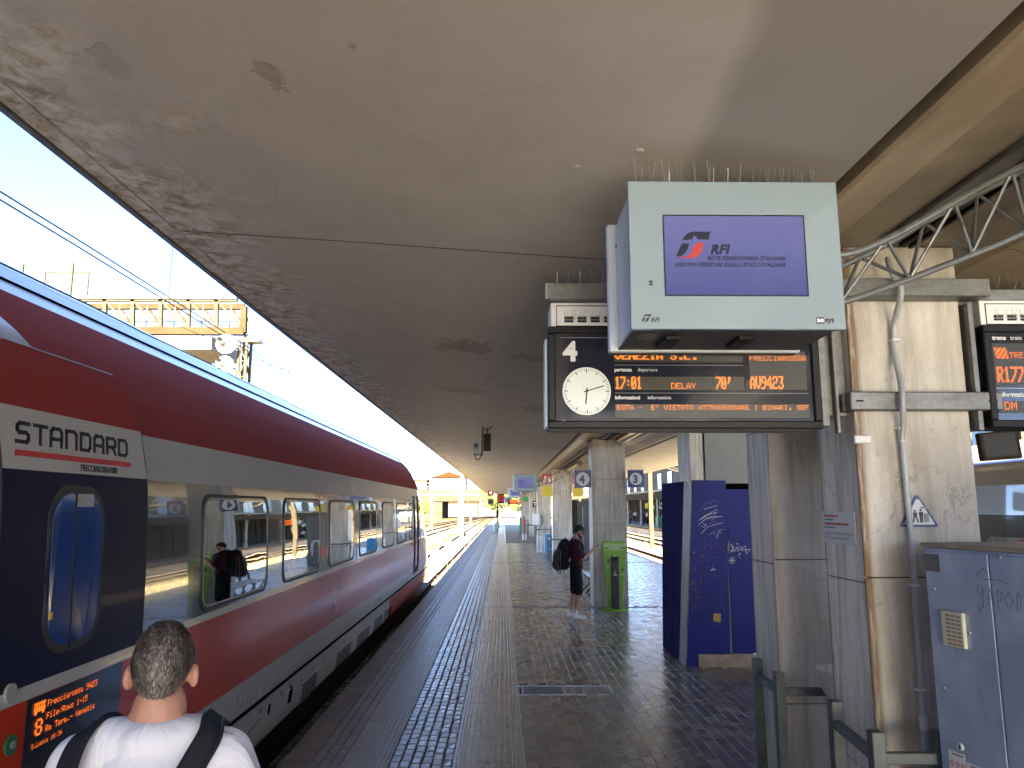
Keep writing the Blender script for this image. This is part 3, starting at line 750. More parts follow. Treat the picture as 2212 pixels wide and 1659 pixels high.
# metal tube lamp housings hanging along the middle
def tube_lamp(y0, y1, label, x=2.41, z=3.455, r=.085):
    t = thing('tube_lamp', label, 'lamp', (x, y0, z), group='tube lamps along the canopy centre')
    mb = MB(); mb.cyl((x, y0+.06, z), (x, y1-.06, z), r, n=20); mb.build('housing', M['brushed'], t, smooth=True)
    mb = MB()
    for y in (y0, y1-.06): mb.cyl((x, y, z), (x, y+.06, z), r*1.12, n=20)
    split_build(mb, 'end_collar', M['galv'], t)
    mb = MB()
    y = y0+.4
    while y < y1: mb.bar((x, y, z+r), (x, y, 3.566), .012); y += 1.4
    split_build(mb, 'hanger', M['steel'], t)
tube_lamp(12.2, 15.6, 'brushed metal tube lamp in front of the column with signs 4 and 3')
tube_lamp(8.4, 11.9, 'brushed metal tube lamp partly hidden above the departure board', z=3.455)
tube_lamp(17.6, 21.2, 'brushed metal tube lamp just behind the column with signs 4 and 3')
tube_lamp(24.0, 28.5, 'farthest brushed metal tube lamp, above the red fire sign')
# ribbed cylinder at top right
t = thing('ribbed_duct', 'white ribbed cylindrical housing behind the lattice boom at top right', 'duct', (2.5, 2.0, 3.40))
mb = MB(); c = (2.52, 3.39); r = .155
mb.cyl((c[0], .9, c[1]), (c[0], 3.22, c[1]), r*.93, n=24); mb.build('core', M['black'], t, smooth=True)
for k in range(13):
    a = math.pi*(.72+k*.1)
    mb = MB(); p = Vector((c[0]+math.cos(a)*r, 0, c[1]+math.sin(a)*r)); tn = Vector((-math.sin(a), 0, math.cos(a)))*.017; no = Vector((math.cos(a), 0, math.sin(a)))*.006
    mb.loft([[p-tn-no+Vector((0, y, 0)), p-tn+no*.3+Vector((0, y, 0)), p+tn+no*.3+Vector((0, y, 0)), p+tn-no+Vector((0, y, 0))] for y in (.9, 3.25)], True); mb.build('rib', M['white_plastic'], t)
# drain pipe elbow at right
t = thing('drain_pipe', 'dark rusty drain pipe bending down below the canopy behind the crossbeam', 'pipe', (3.3, 4.6, 3.2))
MB().tube([(2.9, 5.6, 3.42), (2.92, 5.0, 3.36), (3.02, 4.75, 3.25), (3.15, 4.62, 3.17), (3.5, 4.5, 3.12), (4.1, 4.4, 3.10)], .05, 12).build('pipe', M['black'], t, smooth=True)
MB().cyl((2.95, 4.9, 3.325), (3.03, 4.74, 3.245), .06, n=14).build('collar', M['rail_side'], t, smooth=True)

# ---------------------------------------------------------------- columns
ZS = [0, .76, 1.73, 2.69, 3.56]
def column(x0, x1, y0, y1, label, near=False, cracks=False):
    t = thing('stone_column', label, 'column', ((x0+x1)/2, (y0+y1)/2, 0), group='stone clad columns along the platform')
    MB().box((x0+.02, y0+.02, 0), (x1-.02, y1-.02, 3.58)).build('core', M['stone_core'], t)
    for a, b in zip(ZS, ZS[1:]):
        g = .0025; e = rnd.uniform(-.002, .002)
        MB().box((x0+e, y0+e, a+g), (x1+e, y0+.018, b-g)).build('cladding_panel', M['stone_beige'], t, bevel=.004)
        MB().box((x0+e, y1-.018, a+g), (x1+e, y1+e, b-g)).build('cladding_panel', M['stone_beige'], t, bevel=.004)
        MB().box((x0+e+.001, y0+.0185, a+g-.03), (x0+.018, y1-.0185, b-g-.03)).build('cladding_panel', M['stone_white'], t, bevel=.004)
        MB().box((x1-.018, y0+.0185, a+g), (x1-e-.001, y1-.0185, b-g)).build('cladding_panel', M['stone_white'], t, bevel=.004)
    return t
colA = column(1.92, 2.555, 4.11, 4.61, 'nearest stone clad column, rust streaked, carrying the conduit and triangle sign')
colB = column(1.92, 2.62, 5.49, 5.98, 'second stone clad column, right behind the nearest one, with white left face')
column(1.92, 2.65, 16.5, 17.2, 'stone clad column with blue signs 4 and 3 and the green ashtray stand at its foot')
column(1.92, 2.65, 29.6, 30.3, 'stone clad column behind the man with the backpack, between two fire signs')
column(1.92, 2.65, 42.6, 43.3, 'stone clad column carrying the grey switch box above the stacked crates')
for y, nm in ((55.6, 'stone clad column beside the green square sign'), (68.6, 'stone clad column just beyond the green square sign'), (81.6, 'last stone clad column at the far end of the canopy')):
    column(1.92, 2.65, y, y+.7, nm)
# pillar above the blue hoarding
t = thing('clad_pillar', 'pale pillar rising out of the blue hoarding with a plain grey upper panel', 'pillar', (3, 10.9, 0), group=None)
MB().box((2.62, 10.58, 0), (3.36, 11.3, 3.56)).build('core', M['panel_grey'], t)
MB().box((2.60, 10.56, 2.2), (2.775, 10.58, 3.56)).build('front_strip', M['stone_white'], t)
MB().box((2.60, 10.581, 2.2), (2.62, 11.3, 3.56)).build('side_strip', M['stone_white'], t)
mb = MB(); mb.box((2.80, 10.545, 2.42), (3.9, 10.578, 3.56)); mb.build('upper_panel', M['panel_grey'], t, bevel=.003)
mb = MB(); mb.box((2.795, 10.54, 2.42), (2.80, 10.56, 3.56)); mb.box((2.80, 10.55, 2.34), (3.9, 10.60, 2.42)); mb.build('joint_shadow_gap', M['void'], t)

# small fittings on column A
t = tag(MB().box((1.905, 4.085, 2.44), (1.995, 4.11, 2.485)).build('sensor_box', M['white_plastic'], bevel=.006), 'small white plastic sensor box on the nearest column corner', 'sensor')
for i, (y, z) in enumerate(((16.47, 2.55), (29.57, 2.50))):
    tag(MB().box((2.02, y, z), (2.10, y+.03, z+.045)).build('sensor_box', M['white_plastic'], bevel=.004), ['small white sensor box on the column between signs 4 and 3', 'small white sensor box on the column behind the backpack man'][i], 'sensor')
# conduit
t = thing('conduit', 'grey plastic conduit running down the nearest column across the triangle sign', 'conduit', (2.12, 4.06, 0))
def smooth_path(pts, n=6):
    out = []
    for i in range(len(pts)-1):
        p0 = Vector(pts[max(i-1, 0)]); p1 = Vector(pts[i]); p2 = Vector(pts[i+1]); p3 = Vector(pts[min(i+2, len(pts)-1)])
        for k in range(n):
            u = k/n; out.append(.5*((2*p1)+(-p0+p2)*u+(2*p0-5*p1+4*p2-p3)*u*u+(-p0+3*p1-3*p2+p3)*u**3))
    out.append(Vector(pts[-1])); return out
CP = [(1918, 560, 4.0), (1928, 590, 3.93), (1945, 620, 3.92), (1944, 650, 3.94), (1932, 700, 4.06), (1933, 760, 4.07), (1942, 805, 4.02), (1948, 840, 3.995), (1950, 880, 3.995), (1951, 912, 4.05), (1948, 950, 4.07)]
flex = smooth_path([(D2(px, py, y)[0], y, D2(px, py, y)[1]) for px, py, y in CP], 8)
RP = [(D2(px, py, 4.075)[0], 4.075, D2(px, py, 4.075)[1]) for px, py in ((1948, 940), (1957, 1040), (1968, 1160), (1984, 1400), (1995, 1560), (1998, 1640), (2003, 1800), (2008, 2050))]
MB().tube(flex, .0145, 10).build('flexible_hose', M['pvc'], t, smooth=True)
mb = MB()
for k in range(0, len(flex)-1, 1):
    a = Vector(flex[k]); b = Vector(flex[k+1]); 
    for u in (0, .33, .66):
        p = a.lerp(b, u); d = (b-a).normalized()*.004; mb.cyl(p-d, p+d, .0168, n=10)
mb.build('hose_ring', M['pvc'], t, smooth=True)
MB().tube(RP, .015, 12).build('rigid_pipe', M['pvc'], t, smooth=True)
for q in (RP[0], RP[4]): MB().cyl(Vector(q)+Vector((0, 0, -.035)), Vector(q)+Vector((0, 0, .03)), .0195, n=14).build('sleeve', M['white_plastic'], t, smooth=True)
for px, py in ((1934, 735), (1948, 925), (1975, 1265), (1990, 1490)):
    q = D2(px, py, 4.075); MB().box((q[0]-.026, 4.055, q[1]-.008), (q[0]+.019, 4.108, q[1]+.008)).build('clip', M['white_plastic'], t, bevel=.004)
# triangle sign
t = thing('warning_sign', 'triangular blue edged warning sign with two figures on the nearest column', 'sign', (2.21, 4.1, 2.06))
cx, zb, w, h = 2.225, 1.995, .196, .166
def tri(s, y0, y1, dz=0):
    r = .012; return MB().prism([(cx-w/2*s, zb+dz), (cx+w/2*s, zb+dz), (cx+w/2*s+r*.3, zb+dz+.008*s), (cx+.008, zb+dz+h*s), (cx-.008, zb+dz+h*s), (cx-w/2*s-r*.3, zb+dz+.008*s)][::1], y0, y1)
tri(1, 4.100, 4.1075).build('blue_border', simple('sign_border_blue', (.04, .07, .19), .4), t)
tri(.80, 4.0985, 4.1005, .0115).build('white_field', M['sign_white'], t)
def person_glyph(mb, x, z, s, y, stride=0):
    mb.ell((x, y, z+.92*s), (.09*s, .001, .09*s), nu=12, nv=8)
    mb.prism([(x-.14*s, z+.45*s), (x+.14*s, z+.45*s), (x+.16*s, z+.80*s), (x-.16*s, z+.80*s)], y-.001, y+.0005)
    for k in (-1, 1): mb.prism([(x+k*.07*s-.055*s+k*stride*s, z), (x+k*.07*s+.055*s+k*stride*s, z), (x+k*.07*s+.055*s, z+.47*s), (x+k*.07*s-.055*s, z+.47*s)], y-.001, y+.0005)
mb = MB(); person_glyph(mb, 2.237, 2.018, .07, 4.0975); person_glyph(mb, 2.205, 2.018, .066, 4.0975, .13); mb.build('figure_print', M['text_black'], t)
mb = MB(); mb.box((2.25, 4.0972, 2.02), (2.278, 4.098, 2.066)); mb.box((2.236, 4.0972, 2.09), (2.27, 4.098, 2.101)); mb.build('door_print', M['panel_grey'], t)
# notice sign on column A left face (faces -x)
t = thing('notice_sign', 'white bilingual no littering notice on the white side of the nearest column', 'sign', (1.91, 4.36, 1.98))
MB().box((1.912, 4.175, 1.895), (1.916, 4.585, 2.075)).build('plate', M['sign_white'], t, bevel=.0015)
ux = (0, -1, 0)
mb = MB()
put_text(mb, 'Vietato gettare rifiuti a terra', (1.911, 4.57, 2.043), ux, Z1, .021, off=.0005, sx=.78)
put_text(mb, 'It is forbidden to throw rubbish on the floor', (1.911, 4.57, 1.998), ux, Z1, .021, off=.0005, sx=.84)
mb.build('red_lettering', M['text_red'], t)
mb = MB()
put_text(mb, '(mozziconi, chewingum, carta, etc.)', (1.911, 4.57, 2.026), ux, Z1, .011, sx=.8)
put_text(mb, '(cigarette butts, chewingum, paper, etc.)', (1.911, 4.57, 1.981), ux, Z1, .011, sx=.8)
for k, L in enumerate((.37, .385, .05, .33, .31)): mb.box((1.9105, 4.57-L, 1.952-k*.0085), (1.911, 4.57, 1.9545-k*.0085))
mb.build('small_print', M['text_grey'], t)

# ---------------------------------------------------------------- steel crossbeams, clamp band
t = thing('crossbeam', 'galvanised steel crossbeam clamped across the top of the nearest column', 'beam', (2.2, 4.05, 3.27))
mb = MB(); mb.box((1.82, 3.99, 3.235), (2.66, 4.10, 3.245)); mb.box((1.82, 3.99, 3.325), (2.66, 4.10, 3.335)); mb.box((1.82, 3.98, 3.236), (2.66, 3.99, 3.334)); mb.build('clamp_channel', M['galv'], t, bevel=.003)
MB().box((.23, 4.075, 3.235), (1.90, 4.16, 3.33)).build('left_arm', M['galv'], t, bevel=.004)
MB().box((2.56, 4.12, 3.22), (4.4, 4.20, 3.315)).build('right_arm', M['galv'], t, bevel=.004)
mb = MB(); mb.box((.235, 4.0745, 3.24), (.245, 4.161, 3.325)); mb.build('end_flange', M['steel'], t)
def spikes(mb, x0, x1, y, z, n, hmin, hmax, lean=.04, r=.0011, pairs=True):
    for k in range(n):
        x = x0+(x1-x0)*(k+.5)/n
        for s in (-1, 1):
            h = rnd.uniform(hmin, hmax)
            mb.bar((x, y, z), (x+s*rnd.uniform(.3, 1)*lean, y+rnd.uniform(-.02, .02), z+h), r*1.7)
        if pairs:
            h = rnd.uniform(hmin*.4, hmax*.6); mb.bar((x+.012, y, z), (x+.012+rnd.uniform(-1, 1)*lean*1.3, y-.02, z+h), r*1.7)
mb = MB(); spikes(mb, .27, 1.80, 4.12, 3.33, 24, .075, .09, .006, .0009, False); mb.build('bird_spikes', M['spike'], t)
mb = MB(); spikes(mb, 2.7, 4.3, 4.16, 3.315, 20, .08, .10, .03, .0012); mb.build('bird_spikes', M['spike'], t)
t = thing('clamp_band', 'lower galvanised steel band wrapped round the nearest column beside the board', 'bracket', (2.2, 4.1, 2.66))
mb = MB(); mb.box((1.87, 4.03, 2.615), (2.70, 4.10, 2.715)); mb.build('front_channel', M['galv'], t, bevel=.006)
mb = MB(); mb.box((1.86, 4.101, 2.615), (1.918, 4.60, 2.715)); mb.build('side_channel', M['galv'], t, bevel=.005)
mb = MB(); mb.cyl((1.858, 4.18, 2.665), (1.8595, 4.18, 2.665), .022, n=16); mb.box((1.90, 4.0285, 2.660), (1.94, 4.0297, 2.668)); mb.box((2.62, 4.0285, 2.660), (2.67, 4.0297, 2.668)); mb.build('slot_hole', M['void'], t)

# ---------------------------------------------------------------- departure boards
bd = thing('departure_board', 'black departure board for track 4 with analogue clock and orange dot matrix text', 'board', (1, 4.2, 2.5))
bx0, bx1, bz0, bz1, by = .245, 1.745, 2.508, 3.088, 4.10
def bX(cx): return bx0+(cx-120)/(1675-120)*(bx1-bx0)
def bZ(cy): return bz1-(cy-965)/(1560-965)*(bz1-bz0)
MB().box((bx0, by+.05, bz0+.02), (bx1, by+.30, bz1)).build('casing', M['black'], bd, bevel=.01)
MB().frame('y', bx0, bx1, bz0+.012, bz1, .042, (by-.005, by+.05)).build('bezel', M['black'], bd, bevel=.006)
mb = MB()
for k in range(3): mb.box((bx0+.004, by-.004+.02*k, bz0+.004-.006*k), (bx1-.06, by+.006+.02*k, bz0+.011-.006*k))
mb.build('bottom_trim', M['black'], bd)
mb = MB()
for k in range(3): mb.box((bx0-.012, by+.06+k*.07, bz0+.03), (bx0-.001, by+.10+k*.07, bz1-.06))
mb.build('side_fin', M['white_plastic'], bd)
MB().box((bx0+.04, by+.012, bz0+.05), (bx1-.04, by+.049, bz1-.04)).build('glass_face', M['board_face'], bd)
yf = by+.0115
def panel(name, c0, c1, r0, r1, mat): MB().box((bX(c0), yf-.0012, bZ(r1)), (bX(c1), yf, bZ(r0))).build(name, mat, bd)
for c0, c1, r0, r1 in ((500, 1240, 1085, 1168), (1275, 1600, 1105, 1325), (500, 1240, 1252, 1328), (500, 1605, 1410, 1485)): panel('matrix_field', c0, c1, r0, r1, M['led_back'])
mb = MB()
for c0, c1, r in ((500, 1240, 1186), (500, 1605, 1346), (190, 1605, 1028)): mb.box((bX(c0), yf-.001, bZ(r+1.2)), (bX(c1), yf, bZ(r-1.2)))
mb.build('divider_line', M['grey_trim'], bd)
yl = yf-.0015
mb = MB(); P = lambda c, r: (bX(c), yl, bZ(r))
put_text(mb, 'partenza', P(500, 1222), X1, Z1, .0275, off=.0009); put_text(mb, 'departure', P(633, 1222), X1, Z1, .0275)
put_text(mb, 'informazioni', P(500, 1381), X1, Z1, .0275, off=.0009); put_text(mb, 'information', P(686, 1381), X1, Z1, .0275)
put_text(mb, '4', P(210, 1160), X1, Z1, .150, off=.006); put_text(mb, 'RFI', P(212, 1524), X1, Z1, .019, off=.0007, shear=.25)
put_text(mb, 'sys', P(1604, 1526), X1, Z1, .026, off=.0007); mb.box((bX(1574), yl-.0008, bZ(1528)), (bX(1603), yl, bZ(1508)))
mb.build('white_lettering', M['text_white'], bd)
mb = MB(); put_text(mb, 'ae', (bX(1576), yl-.0012, bZ(1526)), X1, Z1, .026, off=.0007); mb.build('maker_mark', M['text_black'], bd)
rail_logo(P(184, 1526), X1, Z1, .031, bd, M['text_white'], M['text_white'], 'logo')
p = .0060
mb = MB()
led_text(mb, 'VENEZIA S.L.', (bX(502), yl, bZ(1168)+.0775), X1, Z1, .0054, 1, 1)
mb = MB()
led_text(mb, 'VENEZIA S.L.', (bX(502), yl, bZ(1168)+.058), X1, Z1, .0064, 1, 1, 1)
led_text(mb, '17:01', (bX(500), yl, bZ(1252)), X1, Z1, .0050, 1, 2, 1)
led_text(mb, 'DELAY', (bX(822), yl, bZ(1288)), X1, Z1, .0047, 1, 1)
led_text(mb, "70'", (bX(1076), yl, bZ(1252)), X1, Z1, .0050, 1, 2, 1)
led_text(mb, 'AV9423', (bX(1272), yl, bZ(1248)), X1, Z1, .0052, 1, 2, 1, maxcols=52)
for k in range(1): led_text(mb, 'FRECCIAROSSA', (bX(1278), yl, bZ(1128)), X1, Z1, .0044, 1, 1)
led_text(mb, "ESTA -  E' VIETATO ATTRAVERSARE I BINARI, SEF", (bX(510), yl, bZ(1413)), X1, Z1, .00392, 1, 1)
mb.build('dot_matrix_text', M['led_y'], bd)
ck = MB().cyl((bX(340), yl+.001, bZ(1336)), (bX(340), yl-.004, bZ(1336)), .1325, n=56).build('clock_face', M['clock'], bd, smooth=True)
mb = MB(); C = Vector((bX(340), yl-.0048, bZ(1336)))
for k in range(60):
    a = 2*math.pi*k/60; d = Vector((math.sin(a), 0, math.cos(a))); hr = k % 5 == 0
    mb.bar(C+d*(.103 if hr else .113), C+d*.125, .0052 if hr else .0028, .001, up=(0, 1, 0))
mb.build('minute_marks', M['text_black'], ck)
mb = MB(); C = C+Vector((0, -.001, 0))
for dx, dz, L, w in ((-.09, -1, .072, .008), (.955, .295, .099, .006)):
    d = Vector((dx, 0, dz)).normalized(); mb.bar(C-d*.018, C+d*L, w, .001, up=(0, 1, 0))
mb.cyl(C+Vector((0, -.002, 0)), C+Vector((0, .001, 0)), .008, n=12); mb.build('clock_hands', M['text_black'], ck)
def louvre_box(x0, x1, parent):
    mb = MB(); mb.box((x0, by+.03, 3.092), (x1, by+.28, 3.232)); mb.build('vent_box', M['white_paint'], parent, bevel=.003)
    mb = MB(); mb.frame('y', x0+.03, x1-.03, 3.095, 3.215, .004, (by+.026, by+.03)); mb.build('vent_panel_joint', M['slot'], parent)
    m1 = MB(); m2 = MB(); x = x0+.075
    while x < x1-.1:
        for z in (3.122, 3.140): m1.box((x, by+.018, z+.004), (x+.05, by+.03, z+.010)); m2.box((x, by+.025, z-.004), (x+.05, by+.029, z+.004))
        x += .074
    m1.build('louvre_hood', M['galv'], parent); m2.build('louvre_gap', M['slot'], parent)
    mb = MB(); spikes(mb, x0+.06, x1-.06, by+.012, 3.125, int((x1-x0)/.05), .05, .065, .012, .0007, False); mb.build('bird_spikes', M['spike'], parent)
louvre_box(.265, 1.72, bd)
mb = MB(); mb.box((1.76, 4.14, 2.54), (1.80, 4.40, 3.24)); mb.box((1.80, 4.18, 2.60), (1.918, 4.22, 3.23)); mb.box((1.835, 4.13, 2.50), (1.855, 4.17, 3.24)); mb.build('mounting_frame', M['galv'], bd, bevel=.003)
# board 3
b3 = thing('departure_board', 'black departure board with orange dot matrix text cut off by the right edge', 'board', (3.3, 4.2, 2.5))
by = 4.03; bx0, bx1 = 2.625, 4.12
MB().box((bx0, by+.05, bz0+.02), (bx1, by+.30, bz1)).build('casing', M['black'], b3, bevel=.01)
MB().frame('y', bx0, bx1, bz0+.012, bz1, .042, (by-.005, by+.05)).build('bezel', M['black'], b3, bevel=.006)
MB().box((bx0+.04, by+.012, bz0+.05), (bx1-.04, by+.049, bz1-.04)).build('glass_face', M['board_face'], b3)
yl = by+.010
mb = MB()
for z0, z1 in ((2.86, 2.985), (2.755, 2.86), (2.60, 2.665)): mb.box((2.675, yl+.0005, z0), (4.05, yl+.0019, z1))
mb.build('matrix_field', M['led_back'], b3)
mb = MB(); put_text(mb, 'treno', (2.68, yl, 3.005), X1, Z1, .034, off=.001); put_text(mb, 'train', (2.78, yl, 3.005), X1, Z1, .034)
put_text(mb, 'informazioni', (2.682, yl, 2.69), X1, Z1, .034, off=.001); put_text(mb, 'information', (2.905, yl, 2.69), X1, Z1, .034)
put_text(mb, 'RFI', (2.715, yl, 2.528), X1, Z1, .019, off=.0007, shear=.25); mb.box((2.675, yl, 2.735), (4.05, yl+.0015, 2.7375)); mb.build('white_lettering', M['text_white'], b3)
rail_logo((2.68, yl, 2.526), X1, Z1, .031, b3, M['text_white'], M['text_white'], 'logo')
mb = MB(); led_text(mb, 'R177', (2.685, yl, 2.855), X1, Z1, .0062, 1, 2, 1); led_text(mb, 'TRENITALIA', (2.765, yl, 2.935), X1, Z1, .0046)
led_text(mb, 'PDM (18:30)', (2.672, yl, 2.662), X1, Z1, .0062, 1, 1)
for r in range(9):
    for c in range(11):
        if (r+c) % 4 != 3: 
            q = Vector((2.683+c*.0062+r*.0012, yl-.001, 2.955-r*.0068)); mb.add([q, q+Vector((.0052, 0, 0)), q+Vector((.0052, 0, .0052)), q+Vector((0, 0, .0052))], [(0,1,2,3)])
mb.build('dot_matrix_text', M['led'], b3)
louvre_box(2.64, 4.1, b3)
mb = MB(); mb.box((2.575, 4.06, 2.51), (2.60, 4.16, 3.22)); mb.build('mounting_frame', M['galv'], b3)

# ---------------------------------------------------------------- passenger information monitors
def monitor(loc, label, full=True, name='information_monitor'):
    t = thing(name, label, 'monitor', loc, group='twin information monitors under the canopy')
    ox, oy, oz = loc
    def B(a, b): return (a[0]+ox, a[1]+oy, a[2]+oz), (b[0]+ox, b[1]+oy, b[2]+oz)
    x0, x1, z0, z1 = 0, .79, 0, .572
    MB().box(*B((.01, .03, .012), (.78, .39, .545))).build('casing', M['mon_side'], t, bevel=.008)
    MB().box(*B((x0, 0, z0), (x1, .028, z1))).build('front_glass', M['glass_face'], t, bevel=.003)
    MB().box(*B((-.025, .40, -.005), (.775, .45, .555))).build('rear_bezel', M['mon_side'], t, bevel=.006)
    MB().box(*B((.012, .03, .004), (.765, .398, .011))).build('underside', M['mon_dark'], t)
    MB().box(*B((-.02, .401, -.009), (.76, .448, -.0055))).build('rear_underside', M['mon_dark'], t)
    mb = MB()
    for xx in (.15, .43): mb.box(*B((xx, .12, -.012), (xx+.06, .30, .0035)))
    split_build(mb, 'bracket_foot', M['black'], t, bevel=.003)
    so = bpy.data.objects.new('screen', None)
    sx0, sx1, sz0, sz1 = .13, .655, .128, .435
    mb = MB(); mb.frame('y', sx0-.004+ox, sx1+.004+ox, sz0-.004+oz, sz1+.004+oz, .005, (oy-.0012, oy-.0001)); mb.build('screen_rim', M['black'], t)
    cx, cz = (sx0+sx1)/2, (sz0+sz1)/2
    w, h = (sx1-sx0)/2, (sz1-sz0)/2
    s = MB().box((-w, -.0006, -h), (w, 0, h)).build('screen', M['screen'], t, world=False); s.location = (cx, -.0002, cz); WM[s.name] = WM[t.name]
    y = oy-.0012
    if full:
        rail_logo((ox+.168, y, oz+.268), X1, Z1, .137, t, M['text_navy'], M['text_red'])
        mb = MB(); put_text(mb, 'RFI', (ox+.30, y, oz+.287), X1, Z1, .050, off=.0022, shear=.25, space=1.05)
        put_text(mb, 'RETE FERROVIARIA ITALIANA', (ox+.288, y, oz+.262), X1, Z1, .0225, off=.0006, shear=.25, sx=.985)
        put_text(mb, 'GRUPPO FERROVIE DELLO STATO ITALIANE', (ox+.168, y, oz+.237), X1, Z1, .0222, off=.0005, sx=.94)
        mb.build('screen_lettering', M['text_navy'], t)
        mb = MB(); put_text(mb, 'RFI', (ox+.070, y, oz+.026), X1, Z1, .024, off=.0006, shear=.25)
        put_text(mb, 'sys', (ox+.712, y, oz+.027), X1, Z1, .028, off=.0008); mb.box((ox+.680, y-.0003, oz+.021), (ox+.709, y+.0011, oz+.045))
        for dz in (0, .011): mb.ell((ox+.076, oy-.0005, oz+.168+dz), (.008, .002, .0048), nu=14, nv=8)
        mb.build('maker_lettering', M['text_black'], t)
        mb = MB(); put_text(mb, 'ae', (ox+.682, y-.0008, oz+.027), X1, Z1, .028, off=.0008); mb.build('maker_mark', M['mon_side'], t)
        rail_logo((ox+.036, y, oz+.026), X1, Z1, .038, t, M['text_black'], M['text_black'], 'small_logo')
        mb = MB(); ul = (0, -1, 0); mb.box((ox+.0085, oy+.34, oz+.435), (ox+.0095, oy+.39, oz+.46)); mb.build('number_plate', M['sign_white'], t)
        mb = MB(); put_text(mb, '076', (ox+.008, oy+.386, oz+.44), ul, Z1, .020, off=.0004); mb.build('number_lettering', M['text_black'], t)
        mb = MB(); mb.box((ox+.05, oy+.10, oz+.0025), (ox+.12, oy+.20, oz+.0035)); mb.build('rating_plate', M['galv'], t)
        mb = MB(); spikes(mb, ox+.02, ox+.76, oy+.08, oz+.575, 13, .10, .15, .02, .0009); spikes(mb, ox-.01, ox+.05, oy+.42, oz+.56, 2, .10, .14, .015, .0008); mb.build('bird_spikes', M['spike'], t)
        MB().box(*B((.03, .03, .572), (.75, .14, .582))).build('spike_rail', M['galv'], t)
    else:
        rail_logo((ox+.168, y, oz+.268), X1, Z1, .137, t, M['text_navy'], M['text_navy'])
        mb = MB(); mb.box((ox+.30, y, oz+.29), (ox+.40, y+.001, oz+.32)); mb.build('screen_lettering', M['text_navy'], t)
        mb = MB(); spikes(mb, ox+.02, ox+.76, oy+.08, oz+.575, 13, .10, .15, .02, .0015, False); mb.build('bird_spikes', M['spike'], t)
    return t
def boom(ox, oy, oz, label):
    t = thing('lattice_boom', label, 'bracket', (ox, oy, oz), group='lattice booms carrying the monitors')
    # chords in local X/Z, origin at monitor's lower right corner
    top = [(0, .325), (.10, .340), (.28, .42), (.60, .60), (.86, .735), (1.05, .83)]
    bot = [(0, .165), (.10, .175), (.42, .29), (.86, .47), (1.10, .62), (1.20, .80)]
    for nm, pts, y in (('upper_chord', top, .03), ('upper_chord', top, .25), ('lower_chord', bot, .14)):
        MB().tube(smooth_path([(ox+p[0], oy+y, oz+p[1]) for p in pts], 3), .0145 if nm[0] == 'u' else .0135, 10).build(nm, M['pipe_grey'], t, smooth=True)
    T = [(.04, .33), (.22, .392), (.50, .544), (.74, .673), (.93, .77)]; Bt = [(.08, .173), (.36, .266), (.62, .372), (.86, .47), (1.06, .59)]
    for i in range(5):
        for y in (.03, .25):
            for q in ([i, i+1] if i < 4 else [i]):
                MB().cyl((ox+Bt[i][0], oy+.14, oz+Bt[i][1]), (ox+T[q][0], oy+y, oz+T[q][1]), .0076, n=8, caps=False).build('diagonal', M['pipe_grey'], t, smooth=True)
    return t
monitor((.468, 2.70, 2.742), 'large pale twin monitor with violet screen hanging in front of the departure board')
boom(1.258, 2.76, 2.73, 'rusty grey lattice boom reaching from the nearest monitor up to the canopy centre')
monitor((.36, 25.8, 2.62), 'second twin monitor down the platform, left of the blue 4 sign', False)
boom(1.15, 25.86, 2.62, 'dark lattice boom of the second monitor passing in front of the fire sign')
monitor((.30, 43.5, 2.62), 'third twin monitor far down the platform, lower left of the second', False)
boom(1.09, 43.56, 2.62, 'small lattice boom of the third monitor far down the platform')
monitor((.10, 78, 2.5), 'fourth and smallest twin monitor just below the third one', False)
# ---------------------------------------------------------------- high speed train on track 4
tr = thing('high_speed_train', 'red and light grey high speed train standing at the left platform edge', 'train', (-3.46, 10, -.55))
TC = -3.46
PROF = [(-2.75, -.42), (-2.62, -.12), (-2.36, .02), (-2.10, .095), (-2.045, .16), (-2.03, .28), (-2.015, .50), (-2.00, .77), (-1.992, 1.05), (-1.995, 1.345), (-2.0, 1.39), (-2.008, 1.8), (-2.02, 2.05), (-2.035, 2.25), (-2.09, 2.51),
        (-2.15, 2.70), (-2.24, 2.90), (-2.34, 3.05), (-2.42, 3.135), (-2.52, 3.22), (-2.63, 3.34), (-2.80, 3.45), (-3.05, 3.55), (-3.46, 3.60)]
BANDS = [(.50, 't_skirt'), (.77, 't_white'), (1.345, 't_red_low'), (1.39, 't_white'), (2.25, 't_grey'), (2.51, 't_white'), (3.135, 't_red'), (9, 't_silver')]
def prof_x(z):
    for (xa, za), (xb, zb) in zip(PROF, PROF[1:]):
        if za <= z <= zb: return xa+(xb-xa)*(z-za)/(zb-za)
    return PROF[-1][0]
def dense(z0, z1, n):
    zs = sorted({z0, z1} | {z for _, z in PROF if z0 < z < z1} | {z0+(z1-z0)*k/n for k in range(1, n)}); return [(prof_x(z), z) for z in zs]
def nose(y):
    if y <= 18.5: return 1, 1, 0
    t = (y-18.5)/7.6; t = min(t, 1)
    w = (1-t**2.6*.96)**.62 if t < 1 else .05
    h = max(.12, (1-t**1.9)**.72); return w, h, t
def sect(pt, y, out=0):
    x, z = pt; w, h, t = nose(y)
    z0 = .35
    tz = max(0, (z-z0)/(3.6-z0)); wz = w*(1-.55*t*tz**1.6)
    zz = z if z < z0 else z0+(z-z0)*h
    return (TC+(x-TC)*wz+out*(.9), y, zz)
ysec = [-22, 0, 8, 14, 17, 18.5, 19, 19.6, 20.2, 20.8, 21.4, 22, 22.6, 23.2, 23.8, 24.4, 25, 25.4, 25.8, 26.0]
z_lo = -.42
for top, mname in BANDS:
    pass
body = MB(); mats = ['t_skirt', 't_white', 't_red_low', 't_grey', 't_red', 't_silver', 't_red_low']
z_lo = -.42
half = []
